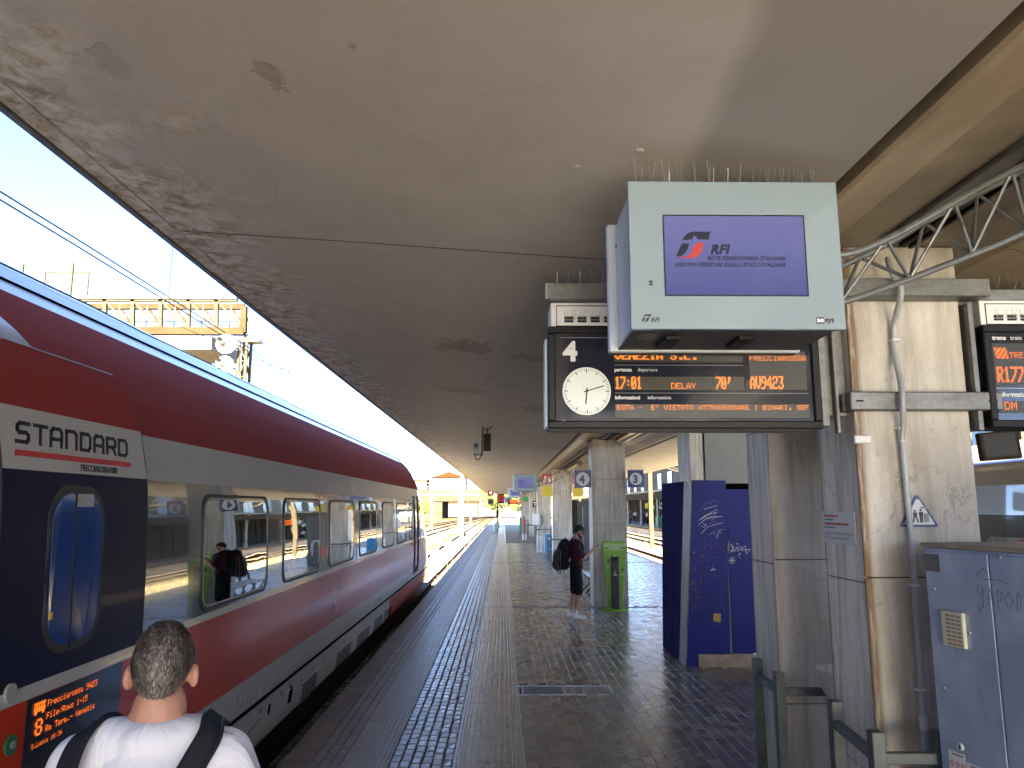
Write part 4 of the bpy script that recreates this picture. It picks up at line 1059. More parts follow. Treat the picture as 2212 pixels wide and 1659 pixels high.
for top, mname in BANDS:
    pts = dense(z_lo, min(top, 3.6), 3); mi = mats.index(mname)
    for side in (1, -1):
        body.cur = mi
        rings = []
        for y in ysec:
            r = [sect(p, y) for p in pts]
            if side < 0: r = [(2*TC-a, b, c) for a, b, c in r][::-1]
            rings.append(r)
        b0 = len(body.f); body.loft([r[::-1] for r in rings])
        npt = len(pts)-1
        if mname == 't_skirt':
            for q in range(len(ysec)-1):
                if ysec[q] >= 14: 
                    for w_ in range(npt): body.m[b0+q*npt+w_] = 2
        if mname in ('t_grey',):
            for q in range(len(ysec)-1):
                if ysec[q] >= 21.4:
                    for w_ in range(npt): body.m[b0+q*npt+w_] = 1
    z_lo = top
o = body.build('body', [M[m] for m in mats], tr, smooth=True)
bm_n = MB(); bm_n.box((TC-.8, -22, -.42), (TC+1.15, 25.2, -.30)); bm_n.build('underframe', M['t_steel'], tr)
for y in (-9, -6.4, 7.6, 10.4, 16.8, 19.2):
    for s in (-.78, .78): MB().cyl((TC+s-.06, y, -.10), (TC+s+.06, y, -.10), .44, n=24).build('wheel', M['t_steel'], tr, smooth=True)
def strip_on(mb, y0, y1, z0, z1, out, n=6):
    pts = dense(z0, z1, n); ys = [y0+(y1-y0)*k/6 for k in range(7)] if y1 > 18 else [y0, y1]
    mb.loft([[sect(p, y, out) for p in pts][::-1] for y in ys])
def surf_plate(mb, outline, out, d=.006):
    """outline [(y,z)...] laid on the car body side, thin plate"""
    a = [(sect((prof_x(z), z), y, out)) for y, z in outline]; b = [(sect((prof_x(z), z), y, out-d)) for y, z in outline]; n = len(a)
    mb.add(a+b, [tuple(range(n))[::-1], tuple(range(n, 2*n))]+[(i, n+i, n+(i+1) % n, (i+1) % n)[::-1] for i in range(n)])
def rrect(y0, y1, z0, z1, r, n=5):
    out = []
    for cx, cz, a0 in ((y1-r, z1-r, 0), (y0+r, z1-r, 90), (y0+r, z0+r, 180), (y1-r, z0+r, 270)):
        for k in range(n+1):
            a = R(a0+90*k/n); out.append((cx+r*math.cos(a), cz+r*math.sin(a)))
    return out
def curved_plate(mb, y0, y1, z0, z1, r, out, nz=14):
    """rounded rectangle following the body curvature, as horizontal slices"""
    rows = []
    for k in range(nz+1):
        z = z0+(z1-z0)*k/nz; e = 0
        dz = min(z-z0, z1-z)
        if dz < r: e = r-math.sqrt(max(0, r*r-(r-dz)**2))
        rows.append([sect((prof_x(z), z), y0+e, out), sect((prof_x(z), z), y1-e, out)])
    mb.loft(rows)
def ring_plate(mb, outer, inner, out, d=.01):
    n = len(outer); S = lambda p, o_: sect((prof_x(p[1]), p[1]), p[0], o_)
    a = [S(p, out) for p in outer]; b = [S(p, out) for p in inner]; c = [S(p, out-d) for p in outer]
    mb.add(a+b+c, [(i, (i+1) % n, n+(i+1) % n, n+i)[::-1] for i in range(n)]+[(i, 2*n+i, 2*n+(i+1) % n, (i+1) % n)[::-1] for i in range(n)])
wins = [(5.22, 6.62), (7.12, 8.50), (8.98, 10.42), (10.85, 12.28), (12.92, 14.15), (14.65, 16.05), (16.55, 17.3)]
for k, (a, b) in enumerate(wins):
    r = .10
    mb = MB(); curved_plate(mb, a, b, 1.43, 2.165, r, .004); pane = mb.build('window', M['t_pane'], tr, smooth=True)
    mb = MB(); ring_plate(mb, rrect(a-.022, b+.022, 1.408, 2.187, r+.02), rrect(a, b, 1.43, 2.165, r), .009); mb.build('frame', M['t_rubber'], pane)
    mb = MB(); ring_plate(mb, rrect(a+.004, b-.004, 1.434, 2.161, r), rrect(a+.014, b-.014, 1.444, 2.151, r-.01), .0105, .003); mb.build('frame_trim', M['t_frame'], pane)
# cab door with hand rails
mb = MB()
for y in (17.55, 18.25): mb.tube([sect((prof_x(z), z), y, .012) for z in (.62, 1.0, 1.5, 2.0, 2.35)], .014, 6)
mb.build('cab_door_seam', M['t_rubber'], tr)
mb = MB(); surf_plate(mb, [(17.85, .62), (18.02, .62), (18.02, .75), (17.85, .75)], .006); mb.build('cab_step_recess', M['void'], tr)
# head lamp and black seam of the nose
mb = MB(); surf_plate(mb, rrect(20.2, 22.2, .30, .62, .14), .012, .01); mb.build('headlight', emis('lamp_lens', (1, .86, .55), .5, (.6, .55, .45)), tr)
mb = MB(); 
for z, y0, y1 in ((.515, -22, 22.4),):
    ys = [y0, 18.5]+[18.5+k*.5 for k in range(1, 9)]
    for a, b in zip(ys, ys[1:]): mb.bar(sect((prof_x(z), z), a, .002), sect((prof_x(z), z), b, .002), .012, .022)
mb.build('sole_bar_groove', M['void'], tr)
mb = MB()
for a, b in zip([-22, 18.5], [18.5, 22]): mb.bar(sect((prof_x(.497), .497), a, .006), sect((prof_x(.497), .497), b, .006), .010, .007)
mb.build('sole_bar_lip', M['t_frame'], tr)
# thin joints and roof groove
mb = MB(); mb.bar((-2.535, -22, 3.235), (-2.535, 20.2, 3.235), .012, .022); mb.build('roof_groove', M['void'], tr)
mb = MB(); mb.tube([(-2.66, 2+k*.7, 3.375+.006*math.sin(k*2.1)) for k in range(26)], .005, 6); mb.build('roof_cable', M['t_steel'], tr)
mb = MB()
for y in (6.79, 12.36, 9.35): mb.bar(sect((prof_x(.06), .06), y, .001), sect((prof_x(.49), .49), y, .001), .006, .006)
mb.build('skirt_joint', M['void'], tr)
for (a, b) in ((8.10, 8.72), (9.72, 10.62), (11.05, 12.05), (12.42, 13.32), (13.48, 14.4)):
    for k in range(6):
        mb = MB(); z = .30-k*.034; surf_plate(mb, [(a, z), (b, z), (b, z+.017), (a, z+.017)], .002, .003); mb.build('vent_slot', M['void'], tr)
for oy in ([(7.57, .26), (7.70, .26), (7.72, .36), (7.66, .42), (7.60, .40)], [(6.93, .33), (6.99, .33), (7.0, .41), (6.94, .41)], [(6.30, .10), (6.62, .10), (6.74, .36), (6.30, .30)], [(7.12, .08), (7.55, .08), (7.72, .22), (7.30, .20)]):
    mb = MB(); surf_plate(mb, oy, .002, .003); mb.build('skirt_opening', M['void'], tr)
mb = MB()
for y, z in ((7.55, .46), (7.3, .44), (8.0, .40), (9.0, .42), (6.7, .44), (8.5, .40), (10.1, .42)):
    surf_plate(mb, [(y, z-.035), (y+.035, z-.035), (y+.035, z), (y, z)], .002, .003)
mb.build('skirt_catch', M['t_rubber'], tr)
mb = MB()
for (a, b, z) in ((7.5, 7.62, .385), (8.6, 9.0, .35), (8.2, 8.72, .09), (6.4, 6.9, .07), (14.2, 14.7, .08)):
    surf_plate(mb, [(a, z), (b, z), (b, z+.008), (a, z+.008)], .006, .006)
mb.build('skirt_edge_highlight_strip', M['white_paint'], tr)
def side_text(mb, body, y, z, size, out=.002, **k):
    vs, fs = text_mesh(body, size, **k)
    mb.add([sect((prof_x(z+v), z+v), y+u, out+w) for u, v, w in vs], fs)
mb = MB()
for k in range(9): surf_plate(mb, [(12.3+k*.07, .60), (12.35+k*.07, .60), (12.35+k*.07, .655), (12.3+k*.07, .655)], .002, .003)
for y0, z0, w, h in ((6.0, .60, .5, .006), (6.0, .70, .5, .006), (6.0, .60, .008, .1), (6.49, .60, .008, .1), (6.12, .63, .05, .04), (6.22, .63, .05, .04), (6.6, .56, .03, .06), (6.66, .56, .03, .06)): surf_plate(mb, [(y0, z0), (y0+w, z0), (y0+w, z0+h), (y0, z0+h)], .002, .003)
mb.build('stencil_marks', M['grey_trim'], tr)
# door, slid out in front of the body side
DO = .085
dr_z1 = 2.80
def door_sheet(z0, z1, mat, name, parent, y0=3.0, y1=4.21, rt=.16, mo=0, th=True):
    mb = MB(); zs = sorted({z0, z1} | {z for _, z in PROF if z0 < z < z1} | {z0+(z1-z0)*k/10 for k in range(11)})
    zs += [2.80-.16+.16*math.sin(R(a)) for a in (15, 30, 45, 60, 75)] if z1 > 2.75 else []
    zs = sorted(zs); rows = []; back = []
    for z in zs:
        e = 0; dz = 2.80-z
        if dz < rt: e = rt-math.sqrt(max(0, rt*rt-(rt-dz)**2))
        x = prof_x(z)+DO+mo
        rows.append([(x, y0+e, z), (x, y1-e, z)])
        back.append([(x-.06, y1-e, z), (x-.06, y0+e, z)])
    mb.loft(rows); 
    mb.loft([[r[1], b[0]] for r, b in zip(rows, back)]); mb.loft([[b[1], r[0]] for r, b in zip(rows, back)])
    if z1 > 2.75: mb.quad(rows[-1][0], rows[-1][1], back[-1][0], back[-1][1])
    return mb.build(name, mat, parent, smooth=True)
door = door_sheet(-.1, .50, M['t_white'], 'door', tr)
door['label'] = 'navy and grey passenger door pushed out in front of the body'
for a, b, m in ((.50, 1.335, 't_red_low'), (1.335, 1.39, 't_white'), (1.39, 2.25, 't_navy'), (2.25, 2.51, 't_white'), (2.51, 2.80, 't_red')):
    door_sheet(a, b, M[m], 'door_leaf', door)
def dplate(mb, outline, out=.003, d=.004):
    P = lambda y, z, o_: (prof_x(z)+DO+o_, y, z)
    a = [P(y, z, out) for y, z in outline]; b = [P(y, z, out-d) for y, z in outline]; n = len(a)
    mb.add(a+b, [tuple(range(n))[::-1], tuple(range(n, 2*n))]+[(i, n+i, n+(i+1) % n, (i+1) % n)[::-1] for i in range(n)])
mb = MB(); dplate(mb, rrect(3.30, 3.765, 1.475, 2.195, .16, 8), .003); mb.build('door_window_seal', M['t_rubber'], door)
mb = MB(); dplate(mb, rrect(3.33, 3.735, 1.51, 2.16, .14, 8), .007); mb.build('door_window', M['t_doorpane'], door)
mb = MB(); dplate(mb, [(3.50, 1.485), (3.512, 1.485), (3.512, 2.165), (3.50, 2.165)], .0095); mb.build('pane_reflection_line', M['cream'], door)
mb = MB(); dplate(mb, [(3.515, 2.10), (3.65, 2.10), (3.65, 2.158), (3.515, 2.158)], .0092); mb.build('sticker', M['grey_trim'], door)
mb = MB(); dplate(mb, [(3.335, 1.63), (3.36, 1.63), (3.36, 1.66), (3.335, 1.66)], .0092); mb.build('sticker', M['yellow'], door)
mb = MB()
for y, z0, z1, w in ((2.995, -.1, 2.62, .022), (4.218, -.1, 2.66, .022)):
    zs = [z0+(z1-z0)*k/24 for k in range(25)]
    mb.tube([(prof_x(z)+DO-.01, y, z) for z in zs], w/2, 8)
mb.build('door_gasket', M['t_rubber'], door, smooth=True)
mb = MB(); zs = [2.62+.0+.0*k for k in range(1)]
pts = [(prof_x(z)+DO-.008, 3.0+(.16-math.sqrt(max(0, .16**2-(.16-(2.80-z))**2)) if 2.80-z < .16 else 0), z) for z in [2.52+.28*k/14 for k in range(15)]]
mb.tube(pts, .008, 6); mb.build('door_edge_lip', simple('door_edge_pink', (.65, .12, .14), .4), door)
mb = MB(); mb.tube([(prof_x(2.795)+DO-.004, y, 2.803) for y in (3.15, 3.6, 4.06)], .004, 6); mb.build('door_top_lip', M['t_frame'], door)
# lettering on the door
def door_text(mb, body, y, z, size, sx=1, **k):
    vs, fs = text_mesh(body, size, **k)
    mb.add([(prof_x(z+v)+DO+.002+w, y+u*sx, z+v) for u, v, w in vs], fs)
GLY = {'S': [[(.95, 1), (.25, 1), (.05, .85), (.05, .62), (.2, .5), (.75, .5), (.92, .38), (.92, .15), (.78, 0), (0, 0)]],
 'T': [[(0, 1), (1, 1)], [(.5, 1), (.5, 0)]], 'A': [[(0, 0), (.0, .8), (.2, 1), (.8, 1), (.95, .8), (.95, 0)], [(0, .4), (.95, .4)]],
 'N': [[(0, 0), (0, 1), (.75, 1), (.95, .8), (.95, 0)]], 'D': [[(0, 0), (0, 1), (.75, 1), (.95, .8), (.95, .2), (.75, 0), (0, 0)]],
 'R': [[(0, 0), (0, 1), (.75, 1), (.95, .85), (.95, .55), (.78, .42), (0, .42)], [(.62, .42), (.95, 0)]]}
mb = MB(); y = 3.095; H = .078; Wd = .086; sl = .22
class _S: pass
def door_ribbon(mb, pts, w):
    for a, b in zip(pts, pts[1:]):
        dx, dy = b[0]-a[0], b[1]-a[1]; L = math.hypot(dx, dy) or 1; nx, ny = -dy/L*w/2, dx/L*w/2; ex, ey = dx/L*w*.42, dy/L*w*.42
        dplate(mb, [(a[0]-nx-ex, a[1]-ny-ey), (b[0]-nx+ex, b[1]-ny+ey), (b[0]+nx+ex, b[1]+ny+ey), (a[0]+nx-ex, a[1]+ny-ey)], .0035, .003)
for ch in 'STANDARD':
    for st in GLY[ch]: door_ribbon(mb, [(y+u*Wd+v*H*sl, 2.364+v*H) for u, v in st], .0165)
    y += .1195
mb.build('class_lettering', M['text_black'], door)
mb = MB(); dplate(mb, [(3.075, 2.306), (4.035, 2.306), (4.045, 2.330), (3.085, 2.330)], .003); mb.build('red_underline', M['text_red'], door)
mb = MB(); door_text(mb, 'FRECCIAROSSA1000', 3.55, 2.265, .044, shear=.22, off=.0006, sx=.86); mb.build('name_lettering', M['text_black'], door)
# round locks, button, destination display
mb = MB(); dplate(mb, [(3.12+.035*math.cos(R(a)), 1.385+.038*math.sin(R(a))) for a in range(0, 360, 20)], .012, .012); mb.build('lock_cover', M['panel_grey'], door)
mb = MB(); dplate(mb, [(3.145+.036*math.cos(R(a)), 1.19+.038*math.sin(R(a))) for a in range(0, 360, 20)], .010, .010); mb.build('button_ring', simple('button_green', (.01, .10, .04), .4), door)
mb = MB(); dplate(mb, [(3.148+.014*math.cos(R(a)), 1.19+.014*math.sin(R(a))) for a in range(0, 360, 20)], .016, .010); mb.build('button', M['steel'], door)
mb = MB(); dplate(mb, [(3.235, 1.03), (4.0, 1.03), (4.0, 1.333), (3.235, 1.333)], .004); ds = mb.build('destination_display', M['board_face'], door)
mb = MB(); xx = prof_x(1.15)+DO+.006; uy = (0, 1, 0)
def dl(body, y, z, p, sy=1): led_text(mb, body, (xx, y, z), uy, Z1, p, 1, sy)
dl('Frecciarossa', 3.368, 1.303, .0038); dl('9423', 3.668, 1.303, .0040); dl('File/Rows 1-15', 3.368, 1.252, .0038); dl('Rm Term.- Venezia', 3.368, 1.203, .0038); dl('S.Lucia 18:34', 3.28, 1.152, .0028)
led_text(mb, '8', (xx, 3.292, 1.243), uy, Z1, .0047, 2, 2, 1)
for r in range(10):
    for c in range(14):
        if r in (2, 3) and c % 3 == 1: continue
        if r > 7 and c not in (1, 2, 3, 10, 11, 12): continue
        q = Vector((xx+.001, 3.275+c*.0056, 1.305-r*.0048)); mb.add([q, q+Vector((0, .0047, 0)), q+Vector((0, .0047, .0039)), q+Vector((0, 0, .0039))], [(0,1,2,3)])
mb.build('dot_matrix_text', M['led'], ds)
# doorway beyond the door (dark)
mb = MB()
mb.loft([[(prof_x(z)+.010, y, z) for z in [2.85-2.95*k/40 for k in range(41)]][::-1] for y in (1.7, 2.93)]); mb.build('doorway', M['void'], tr)
mb = MB(); mb.tube([(prof_x(z)+.03, 2.95, z) for z in [-.1+.12*k for k in range(25)]], .02, 6); mb.build('doorway_frame', M['t_rubber'], tr)
mb = MB(); curved_plate(mb, 1.0, 2.9, 2.86, 3.0, .05, .003); 
# grey graphic sweeping over the red roof above the door
sw = MB()
rows = []
for k in range(13):
    z = 2.66+(3.02-2.66)*k/12; t = k/12
    rows.append([sect((prof_x(z), z), 1.0, .002), sect((prof_x(z), z), 3.66-.42*t**1.5, .002)])
sw.loft(rows); sw.build('grey_sweep_graphic', M['t_white'], tr, smooth=True)

# ---------------------------------------------------------------- train on track 3 (right edge)
t2 = thing('passenger_train', 'grey regional train with blue roof line behind the nearest column at the right edge', 'train', (7.8, 0, -.55))
P2 = [(6.42, -.4, 0), (6.38, .9, 0), (6.38, 1.68, 1), (6.38, 2.0, 2), (6.40, 2.38, 3), (6.46, 2.66, 4), (6.50, 2.70, 5), (6.9, 2.95, 5), (7.8, 3.1, 5)]
mb = MB(); mi = [0, 1, 2, 3, 4, 5, 5, 5]
for k in range(len(P2)-1):
    for s in (1, -1):
        a, b = P2[k], P2[k+1]; f = (lambda x: x) if s > 0 else (lambda x: 15.6-x)
        mb.cur = [0, 1, 1, 2, 2, 3, 4, 4][k]; q = [(f(a[0]), -18, a[1]), (f(a[0]), 13, a[1]), (f(b[0]), 13, b[1]), (f(b[0]), -18, b[1])]
        mb.quad(*(q if s > 0 else q[::-1]))
mb.cur = 2; e = [(p[0], 13, p[1]) for p in P2]+[(15.6-p[0], 13, p[1]) for p in P2[::-1][1:]]; mb.add(e, [tuple(range(len(e)))])
mb.build('body', [M['t_skirt'], train_mat('regional_dark_band', (.05, .05, .048), .12, .3, 1), train_mat('regional_beige', (.30, .27, .23), .2, .3, 1), simple('regional_blue_line', (.03, .05, .16), .4), simple('regional_roof', (.15, .13, .11), .7)], t2)
for y in (7.6, 9.45, 11.2):
    S0 = 6.374
    mb = MB(); mb.prism(rrect(y-.8, y+.7, .95, 1.72, .12), S0, S0+.01, axis='x'); w = mb.build('window', M['t_pane'], t2)
    mb = MB(); mb.prism(rrect(y-.83, y+.73, .92, 1.75, .14), S0+.004, S0+.012, axis='x'); mb.build('frame', M['t_rubber'], w)
# old screen and sunlit frames seen under board 3
t = thing('back_of_screen', 'dark screen in a pale frame seen below the right departure board', 'screen', (5.25, 8, 2.6))
Mx = Matrix.Translation((5.28, 8, 2.745)) @ Matrix.Rotation(R(-14), 4, 'Z') @ Matrix.Rotation(R(-4), 4, 'Y')
MB().box((-.19, 0, -.15), (.19, .12, .15), Mx).build('frame', M['cream'], t, bevel=.01)
MB().box((-.155, -.004, -.115), (.155, .0005, .125), Mx).build('dark_panel', M['black'], t)
MB().box((-.02, .05, .15), (.02, .09, .6), Mx).build('hanger', M['cream'], t)
# ---------------------------------------------------------------- blue hoarding
t = thing('hoarding', 'tall blue plywood hoarding with white graffiti boxed round a pillar', 'hoarding', (2.9, 11.2, 0))
def hexa(mb, p): # 4 bottom then 4 top
    return mb.add(p, [(0,3,2,1), (4,5,6,7), (0,1,5,4), (1,2,6,5), (2,3,7,6), (3,0,4,7)])
ztop = 2.46
def leanx(y, z): # left face plane, leaning
    f = (y-10.55)/1.5; return (2.43+(2.44-2.43)*f)+(z/ztop)*((.185)+(.06-.185)*f)
for y0, y1, nm, m in ((10.56, 10.92, 'bare_board', 'ply_wood'), (10.925, 11.42, 'side_board', 'ply_side'), (11.425, 12.05, 'side_board', 'ply_side')):
    mb = MB(); hexa(mb, [(leanx(y0, 0), y0, 0), (leanx(y0, 0)+.03, y0, 0), (leanx(y1, 0)+.03, y1, 0), (leanx(y1, 0), y1, 0),
                         (leanx(y0, ztop), y0, ztop), (leanx(y0, ztop)+.03, y0, ztop), (leanx(y1, ztop)+.03, y1, ztop), (leanx(y1, ztop), y1, ztop)])
    mb.build(nm, M[m], t, bevel=.003)
mb = MB(); hexa(mb, [(2.44, 10.52, 0), (3.03, 10.52, 0), (3.03, 10.55, 0), (2.46, 10.55, 0), (2.622, 10.52, ztop+.005), (3.07, 10.52, ztop), (3.07, 10.55, ztop), (2.64, 10.55, ztop+.005)]); mb.build('front_panel', M['ply_blue'], t)
MB().box((3.075, 10.56, 0.17), (3.95, 10.585, 2.34)).build('front_panel', M['ply_blue'], t)
MB().box((2.60, 10.49, 0), (3.9, 10.517, .165)).build('foot_plank', M['plank'], t, bevel=.003)
F = lambda: MB()
yg = 10.5185; ygb = 10.5585
def scr(pts, y, w, mat, name='graffiti_stroke'):
    mb = MB(); q = [D2(a, b, y) for a, b in pts]; ribbon(mb, q, (0, y, 0), X1, Z1, 1, w, .0015); return mb.build(name, mat, t)
def cz(cx, cy): return ((1950+cx/2.765)*2212/3325, (1400+cy/2.765)*2212/3325)   # measured from an enlarged view of the hoarding
W_ = M['text_white']
def C(*l): return [cz(l[i], l[i+1]) for i in range(0, len(l), 2)]
dim = simple('graffiti_faded', (.16, .17, .27), .6)
for s in (C(925,645, 932,670, 905,700, 892,722), C(925,645, 985,642, 1010,622, 1052,635), C(930,700, 970,690, 1045,668), C(905,790, 1000,725, 1050,700), C(930,760, 985,745, 1050,725), C(885,800, 960,745, 1040,735),
          C(945,780, 1030,760, 1050,770), C(875,855, 905,820, 985,775), C(890,830, 940,790, 1085,765, 1092,772), C(905,920, 960,860, 1098,820), C(920,830, 950,840, 930,860, 905,855), C(990,800, 1020,790, 1030,815, 980,830),
          C(965,930, 1010,920, 1045,960), C(965,930, 1060,880, 1120,885), C(1045,960, 1055,920, 1080,880), C(1075,905, 1088,905, 1085,918, 1070,912), C(1000,910, 1040,925)):
    scr(s, yg, .006, dim if s[0][0] % 2 > 1.4 else W_)
for s in (C(1170,1015, 1185,1045, 1190,1080), C(1172,1018, 1200,1045, 1185,1060, 1215,1080), C(1222,1040, 1212,1075), C(1245,1035, 1225,1050, 1250,1065, 1230,1078), C(1258,1035, 1270,1075), C(1300,1030, 1262,1058, 1300,1070), C(1300,1028, 1310,1100, 1345,1060, 1290,1065),
          C(1228,1005, 1238,1010, 1230,1018, 1222,1010), C(1165,1075, 1190,1078), C(1178,1062, 1175,1090), C(1240,1100, 1255,1095, 1250,1115, 1235,1118), C(1250,1135, 1256,1140),
          C(1145,1160, 1212,1160), C(1178,1125, 1180,1195), C(1155,1135, 1200,1185), C(1205,1135, 1155,1182)):
    scr(s, ygb, .007, W_)
og = M['orange_scribble']
for s in (C(930,1050, 945,1018, 985,1025, 1000,1060), C(880,1115, 915,1110, 920,1140), C(985,1130, 1020,1140, 1060,1125), C(845,1210, 855,1260, 830,1240), C(905,1320, 895,1345, 905,1365), C(820,1335, 815,1390, 850,1330, 840,1380), C(820,1420, 870,1400), C(840,1430, 900,1450),
          C(870,1440, 860,1500, 900,1480), C(815,1590, 850,1550, 850,1600, 890,1580)):
    scr(s, yg, .005, og)
for s in (C(990,1240, 995,1255, 1010,1225, 1018,1250, 1030,1235), C(1000,1250, 1030,1245), C(830,1088, 845,1090)):
    scr(s, yg, .006, W_)
mb = MB(); q = [D2(*cz(a, b), ygb) for a, b in ((1152, 970), (1158, 1040), (1150, 1115), (1140, 1045))]; put_poly(mb, q, (0, ygb, 0), X1, Z1, 1); mb.build('torn_patch', M['plank'], t)
rr_ = random.Random(3)
mb = MB()
for k in range(46):
    x = rr_.uniform(2.66, 3.02); z = rr_.uniform(.3, 1.7); s = rr_.uniform(.002, .006)
    put_poly(mb, [(x, z), (x+s*2, z+s*.5), (x+s, z+s*2.5)], (0, yg, 0), X1, Z1, 1)
mb.build('paint_chip', M['plank'], t)
q0 = D2(1540, 1325, yg)
mb = MB(); put_poly(mb, [(q0[0], q0[1]-.10), (q0[0]+.095, q0[1]-.115), (q0[0]+.105, q0[1]-.005), (q0[0]+.012, q0[1])], (0, yg, 0), X1, Z1, 1, .002); st = mb.build('yellow_sticker', M['yellow'], t)
mb = MB()
for k in range(5): mb.box((q0[0]+.02, yg-.0035, q0[1]-.03-k*.017), (q0[0]+.088, yg-.0025, q0[1]-.022-k*.017))
mb.build('sticker_print', M['orange_trim'], st)

# ---------------------------------------------------------------- electrical cabinet
cab = thing('electrical_cabinet', 'blue grey metal electrical cabinet with beige vent and warning labels at lower right', 'cabinet', (2.02, 3.70, 0), rz=R(13))
# local frame: x away from the platform edge, -y towards the viewer; far left edge at the origin
CW, CD, CH = 2.1, .62, 1.925
L = dict(world=False)
MB().box((0, -CW, .06), (CD, 0, CH-.015)).build('body', M['cab'], cab, bevel=.004, **L)
MB().box((-.012, -CW-.012, CH-.014), (CD+.012, .012, CH+.006)).build('top_cover', M['cab_top'], cab, bevel=.004, **L)
MB().box((.03, -CW+.03, 0), (CD-.03, -.03, .06)).build('plinth', M['concrete_dark'], cab, **L)
for a, b in ((-.37, -.004), (-.80, -.376), (-1.23, -.806)):
    MB().box((-.008, a+.003, .10), (-.0005, b-.003, CH-.03)).build('door', M['cab'], cab, bevel=.002, **L)
v = MB(); v.box((-.028, -.222, 1.478), (-.008, -.10, 1.632)); vo = v.build('vent_grille', simple('vent_beige', (.50, .49, .36), .5, var=.05), cab, bevel=.003, **L)
for r in range(8):
    for c in range(3):
        MB().box((-.0295, -.212+c*.030, 1.486+r*.0175), (-.0282, -.212+c*.030+.024, 1.486+r*.0175+.0095)).build('vent_slot', M['cab_top'], vo, **L)
mb = MB()
for y, z in ((-.05, 1.72), (-.43, 1.89), (-.06, 1.28), (-.235, 1.55)): mb.ell((-.010, y, z), (.005, .009, .009), nu=12, nv=8)
split_build(mb, 'bolt', M['steel'], cab, smooth=True, **L)
mb = MB(); mb.cyl((-.008, -.13, 1.045), (-.016, -.13, 1.045), .015, n=20); mb.build('key_lock', M['white_plastic'], cab, smooth=True, **L)
mb = MB(); mb.box((-.018, -.134, 1.035), (-.0165, -.126, 1.055)); mb.build('key_slot', M['black'], cab, **L)
mb = MB(); mb.box((-.0095, -.098, 1.80), (-.0085, -.012, 1.88)); mb.build('rating_plate', M['galv'], cab, **L)
mb = MB(); put_text(mb, 'CE', (-.0098, -.07, 1.808), (0, -1, 0), Z1, .022); mb.build('rating_print', M['text_black'], cab, **L)
def warn_label(y0, y1, z0, z1, rows, kinds):
    o = MB().box((-.0095, y1, z0), (-.0085, y0, z1)).build('warning_label', M['sign_white'], cab, **L)
    ry, bl, ye, dk = MB(), MB(), MB(), MB(); n = len(rows[0]); w = (y0-y1)/n
    for r, row in enumerate(rows):
        for c, k in enumerate(row):
            cy = y0-w*(c+.5); czz = z1-.052-r*.052; s = w*.38
            if k == 'r':
                for i in range(16):
                    a0, a1 = 2*math.pi*i/16, 2*math.pi*(i+1)/16
                    ry.add([(-.0098, cy+s*math.cos(a0), czz+s*math.sin(a0)), (-.0098, cy+s*math.cos(a1), czz+s*math.sin(a1)), (-.0098, cy+s*.75*math.cos(a1), czz+s*.75*math.sin(a1)), (-.0098, cy+s*.75*math.cos(a0), czz+s*.75*math.sin(a0))], [(0,1,2,3)])
                ry.bar((-.0099, cy+s*.6, czz+s*.6), (-.0099, cy-s*.6, czz-s*.6), .001, s*.22); dk.ell((-.0096, cy, czz), (.0004, s*.25, s*.5), nu=10, nv=6)
            elif k == 'b': bl.ell((-.0096, cy, czz), (.0006, s, s), nu=18, nv=8); dk.ell((-.0101, cy, czz), (.0004, s*.3, s*.3), nu=8, nv=6)
            else: ye.prism([(cy-s, czz-s*.8), (cy+s, czz-s*.8), (cy, czz+s)], -.0102, -.0095, axis='x')
            dk.box((-.0098, cy-s*.8, czz-s*1.45), (-.0095, cy+s*.8, czz-s*1.25))
    dk.box((-.0098, y1+.01, z1-.014), (-.0095, y0-.02, z1-.009))
    ry.build('prohibition_symbols', M['text_red'], o, **L); bl.build('mandatory_symbols', simple('label_blue', (.02, .08, .35), .5), o, **L)
    if ye.v: ye.build('hazard_symbol', M['yellow'], o, **L)
    dk.build('label_print', M['text_grey'], o, **L)
warn_label(-.055, -.148, .745, 1.015, [['r']*3, ['r']*3, ['b']*3, ['b']*3], 0)
warn_label(-.155, -.275, .735, .99, [['y', 'r', 'r', 'r'], ['b']*4, ['b']*4], 0)
mb = MB()
sc = [[(.02, .30), (.0, .22), (.05, .18), (.08, .26), (.06, .08), (.0, .02), (-.01, .08)], [(.12, .10), (.16, .28), (.20, .10)], [(.13, .17), (.19, .17)], [(.24, .08), (.25, .26), (.30, .24), (.28, .16), (.25, .16)], [(.36, .10), (.33, .18), (.38, .25), (.42, .18), (.38, .10)], [(.46, .08), (.48, .26), (.52, .22), (.50, .1)], [(.06, .34), (.02, .40), (.10, .47), (.16, .42)], [(.10, .36), (.26, .36), (.38, .34)]]
for s in sc: ribbon(mb, [(a*.42, b*.42) for a, b in s], (-.0088, -.30, 1.64), (0, -1, 0), Z1, 1, .0035, .0008)
mb.build('graffiti_scratch', simple('scratch_dark', (.15, .17, .20), .6), cab, **L)

